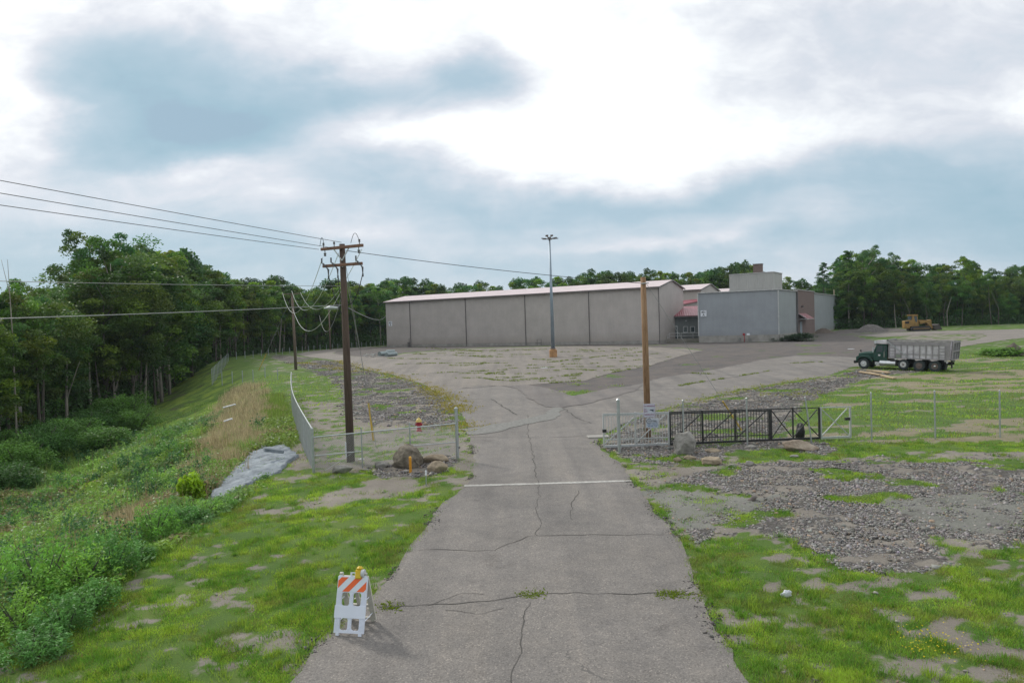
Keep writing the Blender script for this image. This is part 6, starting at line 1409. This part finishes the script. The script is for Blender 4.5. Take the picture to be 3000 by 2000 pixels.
for i in range(6): a = i*1.05; st_.tube([(0, 0, -.1), (math.cos(a)*.3, math.sin(a)*.3, .7), (math.cos(a)*.7, math.sin(a)*.7, 1.5)], [.04, .03, .01], 5)
so_b = st_.build('stems', M_BARK, None); STEM = so_b.data; bpy.data.objects.remove(so_b)
SH = [shrub_proto('s', 1, 3600, .16, (.14, .26, .055)), shrub_proto('s', 2, 3600, .13, (.10, .21, .07)), shrub_proto('s', 3, 3200, .14, (.125, .235, .055), spiky=.4), shrub_proto('s', 4, 3600, .12, (.11, .205, .065))]
def put_shrub(me, x, y, w, h, label, grp=None, name='shrub', cat='shrub'):
    t = thing(name, label, cat, (x, y, Hf(x, y)-.08), rnd.random()*6.28, grp); t.scale = (w/2.6, w/2.6, h/2.0)
    for nm, m_ in (('foliage', me), ('stems', STEM)): o = bpy.data.objects.new(nm, m_); COL.objects.link(o); o.parent = t
    return t
def weed_proto(seed, ns, nl, Hh, R, leaf, tint, asp=.35):
    r = np.random.default_rng(seed); P = []; K = []
    for i in range(ns):
        a = r.random()*6.283; q = R*r.random()**.6; x0, y0 = math.cos(a)*q*.8, math.sin(a)*q*.8; hh = Hh*(.55+.5*r.random())*(1.05-.45*(q/R)**2); lx, ly = math.cos(a)*q*.25+r.normal()*.08, math.sin(a)*q*.25+r.normal()*.08
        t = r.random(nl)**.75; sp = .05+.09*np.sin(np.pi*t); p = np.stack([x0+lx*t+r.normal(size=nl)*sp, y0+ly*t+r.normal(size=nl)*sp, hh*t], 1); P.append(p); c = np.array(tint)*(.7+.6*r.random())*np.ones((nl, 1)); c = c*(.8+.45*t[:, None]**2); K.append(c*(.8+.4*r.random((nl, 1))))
    P = np.concatenate(P); K = np.concatenate(K); V = cards(P, leaf*(.6+.8*r.random(len(P))), asp, .1); return arr_mesh('foliage', V, 4, col=np.repeat(K, 4, 0), mat=M_WEED)
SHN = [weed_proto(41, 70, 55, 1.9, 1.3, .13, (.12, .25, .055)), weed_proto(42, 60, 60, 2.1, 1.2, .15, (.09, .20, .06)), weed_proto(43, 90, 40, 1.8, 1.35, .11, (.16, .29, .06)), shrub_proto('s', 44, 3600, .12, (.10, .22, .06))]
BR = shrub_proto('b', 9, 2600, .24, (.20, .30, .03), 1.9, 1.15)
b = G(566, 1468); put_shrub(BR, b.x, b.y, 1.35, 1.35, 'bright yellow-green leafy bush at the lower end of the concrete spill')
SHL = [shrub_proto('s', 71, 9000, .085, (.095, .19, .045)), shrub_proto('s', 72, 9000, .08, (.07, .155, .042)), shrub_proto('s', 73, 9000, .085, (.11, .21, .05), spiky=.4)]
LS = 'lush green shrubs at the foot of the left wood'
for i, (px, py, w, h) in enumerate(((330, 1245, 5, 3.2), (270, 1275, 5, 2.8), (400, 1262, 4, 2.0), (215, 1310, 5, 2.4), (130, 1350, 5, 2.4), (60, 1390, 5, 2.2), (310, 1320, 4, 1.8), (10, 1440, 4, 2.2), (380, 1235, 4, 2.6), (20, 1340, 5, 2.6), (160, 1290, 5, 2.5))):
    b = G(px, py); put_shrub(SHL[i % 3], b.x, b.y, w*rnd.uniform(1.0, 1.4), h*rnd.uniform(1.0, 1.45), 'lush green shrub low on the left slope at the foot of the wood', LS)
LN = 'weedy bushes along the near left bank'
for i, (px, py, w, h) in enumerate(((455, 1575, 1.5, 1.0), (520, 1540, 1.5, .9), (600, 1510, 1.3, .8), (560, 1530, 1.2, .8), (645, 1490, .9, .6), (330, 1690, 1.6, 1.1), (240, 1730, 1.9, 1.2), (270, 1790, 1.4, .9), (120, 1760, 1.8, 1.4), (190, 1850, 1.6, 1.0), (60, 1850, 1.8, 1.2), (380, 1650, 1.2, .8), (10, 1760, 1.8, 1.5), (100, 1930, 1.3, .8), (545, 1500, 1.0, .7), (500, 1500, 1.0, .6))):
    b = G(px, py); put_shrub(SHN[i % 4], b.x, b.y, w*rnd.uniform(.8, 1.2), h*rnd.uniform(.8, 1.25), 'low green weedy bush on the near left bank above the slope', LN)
b = G(2925, 1040); put_shrub(SH[0], b.x, b.y, 5.5, 1.15, 'wide mound of bright green weeds beside the soil heap at the right edge', None, 'weed_mound', 'shrub')
b = G(2335, 999); put_shrub(shrub_proto('s', 75, 3600, .13, (.03, .06, .03)), b.x, b.y+1, 8.0, 1.6, 'dark green weedy mound in front of the hall corner and brick panel', None, 'weed_mound', 'shrub')

# blades / weeds / stones, all as merged ground cover
def blades(P, h, w, lean, k, col, jitter):
    """k triangles per tuft at points P (n,3)"""
    n = len(P); Q = np.repeat(P, k, 0); N_ = n*k; hh = np.repeat(h, k)*rng.uniform(.55, 1.15, N_); ww = np.repeat(w, k)*rng.uniform(.7, 1.3, N_)
    o = rng.normal(size=(N_, 2))*np.repeat(jitter, k)[:, None]; a = rng.random(N_)*6.283; dx, dy = np.cos(a), np.sin(a); ln = hh*lean*rng.random(N_); b = rng.random(N_)*6.283
    B = Q.copy(); B[:, 0] += o[:, 0]; B[:, 1] += o[:, 1]; V = np.empty((N_, 3, 3)); V[:, 0] = B; V[:, 1] = B; V[:, 2] = B
    V[:, 0, 0] -= dx*ww/2; V[:, 0, 1] -= dy*ww/2; V[:, 1, 0] += dx*ww/2; V[:, 1, 1] += dy*ww/2; V[:, 2, 0] += np.cos(b)*ln; V[:, 2, 1] += np.sin(b)*ln; V[:, 2, 2] += hh
    C = np.repeat(col, k, 0)*rng.uniform(.7, 1.3, (N_, 1)); return V.reshape(-1, 3), np.repeat(C, 3, 0)
def scatter(n, x0, x1, y0, y1, dens_pow=1.0):
    """points biased towards the camera"""
    u_ = rng.random(n); y = y0*(y1/y0)**u_; x = rng.uniform(x0, x1, n)*1.0; return x, y
def fan(n, t0, t1, y0, y1, pw=0.0):
    u_ = rng.random(n); y = (y0**(1-pw)+(y1**(1-pw)-y0**(1-pw))*u_)**(1/(1-pw)) if pw != 1 else y0*(y1/y0)**u_; return y*rng.uniform(t0, t1, n), y
def lawn(n, t0, t1, y0, y1, h, w, k, pw, name, label, mask=None, cols=None, jit=.06, lean=.9):
    x, y = fan(n, t0, t1, y0, y1, pw); g, st, dk, sw, du = zones(x, y); am = asphalt_mask(x, y); ok = (rng.random(n) < np.clip(g*1.05-.05, 0, 1)) & ~am & (rim_d(x, y) < .5) & (rng.random(n) < .12+.88*sst((fbm(x*2.6, y*2.6, 181, 4, .6)-.36)/.12))
    if mask is not None: ok &= mask(x, y)
    x, y, sw = x[ok], y[ok], sw[ok]; hn = fbm(x*2.2, y*2.2, 101, 4); hh = h*(.45+1.1*sst((hn-.3)/.4))*(1+.012*y); 
    c1 = np.array((.115, .235, .045)); c2 = np.array((.30, .41, .072)); c3 = np.array((.17, .175, .065)); f = sst((fbm(x*1.6, y*1.6, 103, 5, .65)-.38)/.22)[:, None]; f2 = sst((fbm(x*.9, y*.9, 104, 4)-.54)/.10)[:, None]
    col = c1*(1-f)+c2*f; col = col*(1-.6*f2)+c3*.6*f2; dry = rng.random(len(x)) < .12; col[dry] = (.22, .17, .08)
    P = np.stack([x, y, H(x, y)-.01], 1); V, C = blades(P, hh, np.full(len(x), w)*(1+.02*y), lean, k, col, np.full(len(x), jit)*(1+.03*y)); me = arr_mesh(name, V, 3, col=C, mat=M_WEED); o = link(name, me); tag(o, label, 'grass', kind='stuff'); return o
lawn(190000, -.80, .0, 6.5, 32, .046, .011, 7, .8, 'grass', 'patchy green lawn grass left of the drive')
lawn(190000, .0, .82, 6.5, 31.5, .048, .011, 7, .8, 'grass', 'patchy green grass right of the drive among stones and dirt')
lawn(60000, -.75, 1.0, 31, 80, .06, .03, 4, 1.2, 'grass', 'short grass in rows and patches behind the fences', jit=.12)
def tufts(n, t0, t1, y0, y1, label):
    x, y = fan(n, t0, t1, y0, y1, .6); g, st, dk, sw, du = zones(x, y); ok = (g > .25) & ~asphalt_mask(x, y) & (rim_d(x, y) < .3) & (fbm(x*.7, y*.7, 151, 3) > .42); x, y = x[ok], y[ok]
    col = np.where((rng.random(len(x)) < .5)[:, None], np.array((.10, .20, .035)), np.array((.20, .28, .05))); P = np.stack([x, y, H(x, y)-.01], 1)
    V, C = blades(P, rng.uniform(.10, .22, len(x)), np.full(len(x), .016), .9, 30, col, rng.uniform(.04, .11, len(x))); o = link('grass_tufts', arr_mesh('grass_tufts', V, 3, col=C, mat=M_WEED)); tag(o, label, 'grass', kind='stuff')
tufts(2600, -.8, 0, 7, 32, 'longer grass tufts dotted over the left lawn'); tufts(3200, .05, .82, 7, 31, 'longer grass tufts dotted over the right foreground')
# yellowish flowers specks: dandelion patch right foreground
x = rng.normal(0, .35, 160); y = rng.normal(0, .35, 160); c = G(2735, 1885); P = np.stack([c.x+x, c.y+y, H(c.x+x, c.y+y)+.08], 1); V = cards(P, .035, 1.0, 1.0); o = link('yellow_flowers', arr_mesh('yellow_flowers', V, 4, col=np.tile((.55, .42, .02), (len(V), 1)), mat=M_WEED)); tag(o, 'small yellow flowers in the right foreground grass', 'flowers', kind='stuff')

# weeds on the bank
def bank_weeds():
    n = 95000; x, y = fan(n, -.95, -.12, 8, 75, .9); d = rim_d(x, y); ok = (d > -.5-.4*rng.random(n)) & (d < 26) & ~asphalt_mask(x, y); x, y, d = x[ok], y[ok], d[ok]
    sp_ = ~inpoly(x, y, SPILLW); x, y, d = x[sp_], y[sp_], d[sp_]; dry = dryf(x, y)*.97
    mow = (y > 58)|((y > 46) & (d < 2.0)); tallf = sst((fbm(x*.6, y*.6, 111, 4)-.36)/.25); hh = (.15+.40*tallf)*np.where(mow, .25, 1)*np.where(d < 1, .5, 1)
    hh = np.where(dry > .5, .62, hh); cg = np.array((.100, .20, .045)); cg2 = np.array((.21, .30, .07)); cb = np.array((.115, .19, .10)); f = sst((fbm(x*.5, y*.5, 113, 4)-.38)/.24)[:, None]; f2 = sst((fbm(x*.45, y*.45, 117, 4)-.48)/.14)[:, None]
    col = cg*(1-f)+cg2*f; col = col*(1-.7*f2)+cb*.7*f2; olive = ((y > 28) & (y < 62) & (d < 3.2) & (dry < .5)); hh = np.where(olive, .38, hh); col[olive] = np.array((.16, .22, .06))*rng.uniform(.8, 1.2, (olive.sum(), 1)); dc = np.array((.35, .285, .20)); col = np.where((dry > rng.random(len(x)))[:, None], dc*rng.uniform(.7, 1.25, (len(x), 1)), col)
    brn = (fbm(x*.3, y*.3, 171, 3) > .56) & (rng.random(len(x)) < .6) & (y < 40); col[brn] = np.array((.23, .185, .11)); straw = rng.random(len(x)) < .06; col[straw] = (.22, .19, .11)
    P = np.stack([x, y, H(x, y)-.03], 1); far = (1+.018*y)
    V, C = blades(P, hh, .022*far, .55, 6, col, .16*far*.6); o = link('bank_weeds', arr_mesh('bank_weeds', V, 3, col=C, mat=M_WEED)); tag(o, 'tall weeds and dry reddish grass covering the left bank', 'weeds', kind='stuff')
    lf_ = (dry < .5) & ~mow & (rng.random(len(x)) < .75); Q = P[lf_]; hq = hh[lf_]; k = 7; R2 = np.repeat(Q, k, 0); hz = np.repeat(hq, k)*rng.uniform(.25, 1.05, len(R2)); R2[:, 0] += rng.normal(size=len(R2))*.14; R2[:, 1] += rng.normal(size=len(R2))*.14; R2[:, 2] += hz
    cc = np.repeat(col[lf_], k, 0)*rng.uniform(.75, 1.35, (len(R2), 1)); wht = rng.random(len(R2)) < .012; cc[wht] = (.42, .45, .38)
    V = cards(R2, (.07+.0022*R2[:, 1])*rng.uniform(.7, 1.5, len(R2)), .5, .4); o = link('bank_weeds', arr_mesh('bank_weeds', V, 4, col=np.repeat(cc, 4, 0), mat=M_WEED)); tag(o, 'leafy undergrowth spread over the left bank', 'weeds', kind='stuff')
bank_weeds()
def bank_clumps(n=2700):
    x, y = fan(n, -.95, -.14, 8, 60, .7); d = rim_d(x, y); bb = G(566, 1468); ok = (d > np.where(y < 20, .2, 1.2)) & (d < 24) & ((x-bb.x)**2+(y-bb.y+1.5)**2 > 6) & ~inpoly(x, y, SPILLW) & (dryf(x, y) < .5) & ((y < 50) | (d > 7)); x, y = x[ok], y[ok]; z = H(x, y)
    sp = fbm(x*.33, y*.33, 161, 3)+rng.normal(size=len(x))*.07; TV, TC, QV, QC = [], [], [], []
    for lo, hi, kind in ((0, .40, 'grass'), (.40, .48, 'leafy'), (.48, .59, 'dark'), (.59, 1, 'leafy2')):
        m = (sp >= lo) & (sp < hi); P = np.stack([x[m], y[m], z[m]-.05], 1); k = m.sum()
        if not k: continue
        if kind == 'grass':
            col = np.where((rng.random(k) < .5)[:, None], np.array((.13, .25, .07)), np.array((.22, .30, .09))); V, C = blades(P, rng.uniform(.45, .95, k), np.full(k, .018)*(1+.02*P[:, 1]), .75, 46, col, rng.uniform(.10, .28, k)); TV.append(V); TC.append(C)
        else:
            ns = 9; S = np.repeat(P, ns, 0); S[:, :2] += rng.normal(size=(len(S), 2))*(.30 if kind != 'dark' else .22); hs = np.repeat(rng.uniform(.5, 1.15, k), ns)*rng.uniform(.6, 1.1, len(S)); nl = 20; L_ = np.repeat(S, nl, 0); t = rng.random(len(L_))**.7; hh = np.repeat(hs, nl); L_[:, 2] += hh*t; L_[:, :2] += rng.normal(size=(len(L_), 2))*(.05+.08*(1-t))[:, None]
            base = {'leafy': (.105, .215, .055), 'dark': (.05, .115, .05), 'leafy2': (.165, .27, .07)}[kind]; c = np.array(base)*np.repeat(rng.uniform(.7, 1.3, (k, 1)), ns*nl, 0)*rng.uniform(.75, 1.3, (len(L_), 1))
            if kind == 'leafy2': fl = (t > .85) & (rng.random(len(t)) < .10) & (np.repeat(rng.random(k) < .35, ns*nl)); c[fl] = (.50, .54, .44)
            QV.append(cards(L_, (.06+.002*L_[:, 1])*rng.uniform(.6, 1.4, len(L_)), .42, .2)); QC.append(np.repeat(c, 4, 0))
    o = link('bank_weeds', arr_mesh('bank_weeds', np.concatenate(TV), 3, col=np.concatenate(TC), mat=M_WEED)); tag(o, 'arching tall grass clumps on the left bank', 'weeds', kind='stuff')
    o = link('bank_weeds', arr_mesh('bank_weeds', np.concatenate(QV), 4, col=np.concatenate(QC), mat=M_WEED)); tag(o, 'upright leafy weeds in clumps on the left bank', 'weeds', kind='stuff')
    n2 = 900; x, y = fan(n2, -.9, -.2, 9, 55, .7); ok = (rim_d(x, y) > .5) & (rim_d(x, y) < 20); x, y = x[ok], y[ok]; P = np.stack([x, y, H(x, y)], 1); V, C = blades(P, rng.uniform(.8, 1.4, len(x)), np.full(len(x), .018)*(1+.02*y), .3, 3, np.tile((.20, .15, .09), (len(x), 1)), np.full(len(x), .08)); o = link('dead_stalks', arr_mesh('dead_stalks', V, 3, col=C, mat=M_WEED)); tag(o, 'brown dead stalks poking out of the bank weeds', 'weeds', kind='stuff')
bank_clumps()
# grassy mounds at the foot of the left wood and dark undergrowth inside it
def undergrowth(n, fx, zf, sz, col, label):
    px = rng.uniform(*fx, n); D = np.interp(px, BX, BD)+rng.uniform(-4, 34, n); x = (px-1500)/2000*D*1.02; P = np.stack([x, D, H(x, D)+rng.random(n)**1.6*zf], 1); c = np.array(col)*rng.uniform(.6, 1.4, (n, 1)); V = cards(P, sz*rng.uniform(.6, 1.4, n), .6, .3); o = link('undergrowth', arr_mesh('undergrowth', V, 4, col=np.repeat(c, 4, 0), mat=M_LEAF)); tag(o, label, 'undergrowth', kind='stuff')
undergrowth(120000, (-300, 1180), 3.2, .36, (.042, .08, .024), 'low leafy undergrowth under the left wood')
n = 60000; px = rng.uniform(2420, 3300, n); D = rng.uniform(164, 200, n); x = (px-1500)/2000*D; P = np.stack([x, D, H(x, D)+rng.random(n)**1.5*(2+(D-164)/36*10)], 1); V = cards(P, .42*rng.uniform(.6, 1.4, n), .6, .3); o = link('undergrowth', arr_mesh('undergrowth', V, 4, col=np.repeat(np.array((.04, .075, .024))*rng.uniform(.6, 1.4, (n, 1)), 4, 0), mat=M_LEAF)); tag(o, 'low leafy undergrowth under the right wood', 'undergrowth', kind='stuff')

# weeds in the cracks of the tarmac
def crack_weeds(lists, dz, dens, h, label, name='crack_weeds', jt=.10, cc=(.13, .17, .025)):
    Ps = []
    for pts in lists:
        Q = [Vector(tuple(G(*p)[:2])) for p in pts]
        for a, b in zip(Q[:-1], Q[1:]):
            L_ = (b-a).length; k = int(L_*dens)
            for _ in range(k):
                p = a.lerp(b, rng.random())
                if float(vn(p.x*.9, p.y*.9, 7)) > .42: Ps.append((p.x+rng.normal()*jt, p.y+rng.normal()*jt))
    A = np.array(Ps); P = np.stack([A[:, 0], A[:, 1], H(A[:, 0], A[:, 1])+dz], 1); c = np.array(cc)*np.ones((len(P), 1)); V, C = blades(P, np.full(len(P), h), np.full(len(P), .05), 1.2, 5, c, np.full(len(P), .09)); o = link(name, arr_mesh(name, V, 3, col=C, mat=M_WEED)); tag(o, label, 'weeds', kind='stuff')
ROWS = [[(1120+rnd.uniform(0, 500), y_), ] for y_ in ()]
extra = []
for _ in range(34):
    y_ = rnd.uniform(1022, 1118); x_ = rnd.uniform(1180+(y_-1022)*1.2, 1830-(y_-1060)*1.3 if y_ > 1060 else 1900); ln = rnd.uniform(25, 130); extra.append([(x_, y_), (x_+ln*.5, y_+rnd.uniform(-2, 2)), (x_+ln, y_-ln*.02+rnd.uniform(-2, 2))])
extra = [e_ for e_ in extra if all(bool(inpoly(np.array([g_.x]), np.array([g_.y]), LOT)[0]) for g_ in (G(*e_[0]), G(*e_[2])))]
for i, e_ in enumerate(extra[:16]): ribbon(e_, .07, 'crack', CRK, lot, .034, seed=i+60)
crack_weeds([p for p, w_ in CR_LOT]+extra, .03, 9, .16, 'yellow-green weeds growing along cracks of the parking lot')
crack_weeds([[(1990, 1131), (2060, 1118), (2150, 1105), (2250, 1087)], [(2140, 1141), (2230, 1143)], [(2020, 1094), (2160, 1099)], [(2290, 1066), (2420, 1060)], [(1600, 1123), (1707, 1116)], [(1640, 1128), (1700, 1130)], [(1784, 1093), (1898, 1072)]], .02, 10, .16, 'yellow-green weeds along cracks of the branch road')
crack_weeds([[(1110, 1778), (1165, 1776)], [(1532, 1747), (1580, 1743)], [(1535, 1746), (1580, 1742)], [(1940, 1742), (1995, 1742)], [(2030, 1741), (2075, 1742)], [(1115, 1777), (1160, 1777)], [(1945, 1742), (2000, 1742)], [(1945, 1742), (1999, 1742)]], .01, 45, .04, 'small tufts of grass in the cross crack of the drive')

crack_weeds([[(1355, 1262), (1345, 1200), (1300, 1158), (1241, 1127), (1150, 1098), (1066, 1081), (982, 1057)], [(1348, 1250), (1320, 1180), (1250, 1135)], [(860, 1062), (960, 1072), (1040, 1090)]], 0, 26, .14, 'yellow and rust coloured weeds along the left edge of the lot', jt=.7, cc=(.26, .22, .05))
crack_weeds([[(1884, 1213), (1998, 1185), (2148, 1147), (2247, 1130), (2427, 1102)], [(2220, 1150), (2300, 1160), (2400, 1150)]], 0, 14, .12, 'yellowish weeds along the lower edge of the branch road', jt=.6, cc=(.22, .23, .05))
# loose stones
M_STONE = leafmat('loose_stones', trans=0.0, rnd_amt=0)
def stones(P, s, name, label, base=(.215, .203, .195), parent=None):
    n = len(P); cu = np.array([(-1, -1, -1), (1, -1, -1), (1, 1, -1), (-1, 1, -1), (-1, -1, 1), (1, -1, 1), (1, 1, 1), (-1, 1, 1)])*.5
    F0 = np.array([(0, 3, 2, 1), (4, 5, 6, 7), (0, 1, 5, 4), (1, 2, 6, 5), (2, 3, 7, 6), (3, 0, 4, 7)]); V = cu[None]*rng.uniform(.5, 1.1, (n, 8, 1))*rng.uniform(.6, 1.2, (n, 1, 3))
    V[:, :, 2] *= .7; a = rng.random(n)*6.28; t = rng.normal(size=n)*.5; ca, sa = np.cos(a), np.sin(a); y_ = V[:, :, 1]*np.cos(t)[:, None]-V[:, :, 2]*np.sin(t)[:, None]; z_ = V[:, :, 1]*np.sin(t)[:, None]+V[:, :, 2]*np.cos(t)[:, None]; x_ = V[:, :, 0]
    X = x_*ca[:, None]-y_*sa[:, None]; Y = x_*sa[:, None]+y_*ca[:, None]; V = np.stack([X, Y, z_], -1)*s[:, None, None]+P[:, None]; F = (F0[None]+8*np.arange(n)[:, None, None]).reshape(-1, 4)
    c = np.array(base)*rng.uniform(.5, 1.5, (n, 1))*(1+rng.normal(size=(n, 3))*.04); br = rng.random(n) < .06; c[br] = np.array((.30, .22, .16))*rng.uniform(.7, 1.3, (br.sum(), 1))
    o = link(name, arr_mesh(name, V.reshape(-1, 3), 4, col=np.repeat(c, 8, 0), F=F, mat=M_STONE)); tag(o, label, 'stones', kind='stuff'); return o
def stone_field(n, t0, t1, y0, y1, pw, thr, s0, label, poly=None):
    x, y = fan(n, t0, t1, y0, y1, pw); g, st, dk, sw, du = zones(x, y); ok = (st*(1-g*.9) > thr*rng.random(len(x))+.12) & ~asphalt_mask(x, y); x, y = x[ok], y[ok]
    s = s0*rng.lognormal(0, .35, len(x))*(1+.008*y); stones(np.stack([x, y, H(x, y)+s*.2], 1), s, 'loose_stones', label)
stone_field(210000, .08, .9, 12, 31, .3, 1.1, .040, 'loose grey stones scattered in the right foreground')
stone_field(110000, .1, .85, 28, 75, .5, 1.1, .052, 'loose grey gravel behind the sliding gate'); stone_field(120000, -.42, -.04, 27, 100, .4, 1.1, .052, 'loose grey gravel behind the left fence')
x, y = fan(60000, .06, .95, 12, 32, .3); dm = np.zeros(len(x), bool)
for p in (DIRT[3], DUST_R, DUST_R2): dm |= inpoly(x, y, p)
ok = dm & ~asphalt_mask(x, y) & (fbm(x*1.1, y*1.5, 133, 4) > rng.uniform(.40, .62, len(x))); x, y = x[ok], y[ok]; s = .038*rng.lognormal(0, .45, len(x)); stones(np.stack([x, y, H(x, y)+s*.1], 1), s, 'loose_stones', 'thin scatter of stones over the pale dust on the right')
# scattered pebbles over bare dirt and the broken edge of the drive
x, y = fan(16000, -.8, 1.0, 7, 34, .8); g, st, dk, sw, du = zones(x, y); ok = (g < .3) & ~asphalt_mask(x, y) & (rim_d(x, y) < 0) & (fbm(x*1.3, y*1.3, 131, 3) > .45); x, y = x[ok], y[ok]; s = .028*rng.lognormal(0, .5, len(x)); stones(np.stack([x, y, H(x, y)+s*.1], 1), s, 'pebbles', 'small pebbles scattered on the bare dirt', (.24, .22, .20))
E = densify(ROAD, .03, .16, 3); E = np.array(E); E = E[(E[:, 1] > 7) & (E[:, 1] < 40)]; i = rng.integers(0, len(E), 9000); e_ = E[i]+rng.normal(size=(9000, 2))*np.array((.13, .10)); nz = fbm(e_[:, 0]*1.1, e_[:, 1]*.6, 141, 3) > .5; e_ = e_[nz]; s = .022*rng.lognormal(0, .5, len(e_)); stones(np.stack([e_[:, 0], e_[:, 1], H(e_[:, 0], e_[:, 1])+.012], 1), s, 'asphalt_crumbs', 'dark broken crumbs along the edge of the drive', (.075, .07, .07))

# ------------------------------------------------------------------ air
def haze(dens):
    o = MB().box(-480, 480, -40, 520, -8, 34).build('haze', None); m = bpy.data.materials.new('haze_air'); m.use_nodes = True; N = m.node_tree.nodes; N.clear()
    out = N.new('ShaderNodeOutputMaterial'); v = N.new('ShaderNodeVolumePrincipled'); v.inputs['Color'].default_value = (.80, .90, 1.0, 1); v.inputs['Density'].default_value = dens; v.inputs['Anisotropy'].default_value = .3
    m.node_tree.links.new(v.outputs[0], out.inputs['Volume']); o.data.materials.append(m); tag(o, 'thin pale blue air over the site', 'haze', kind='stuff')
haze(.00012)
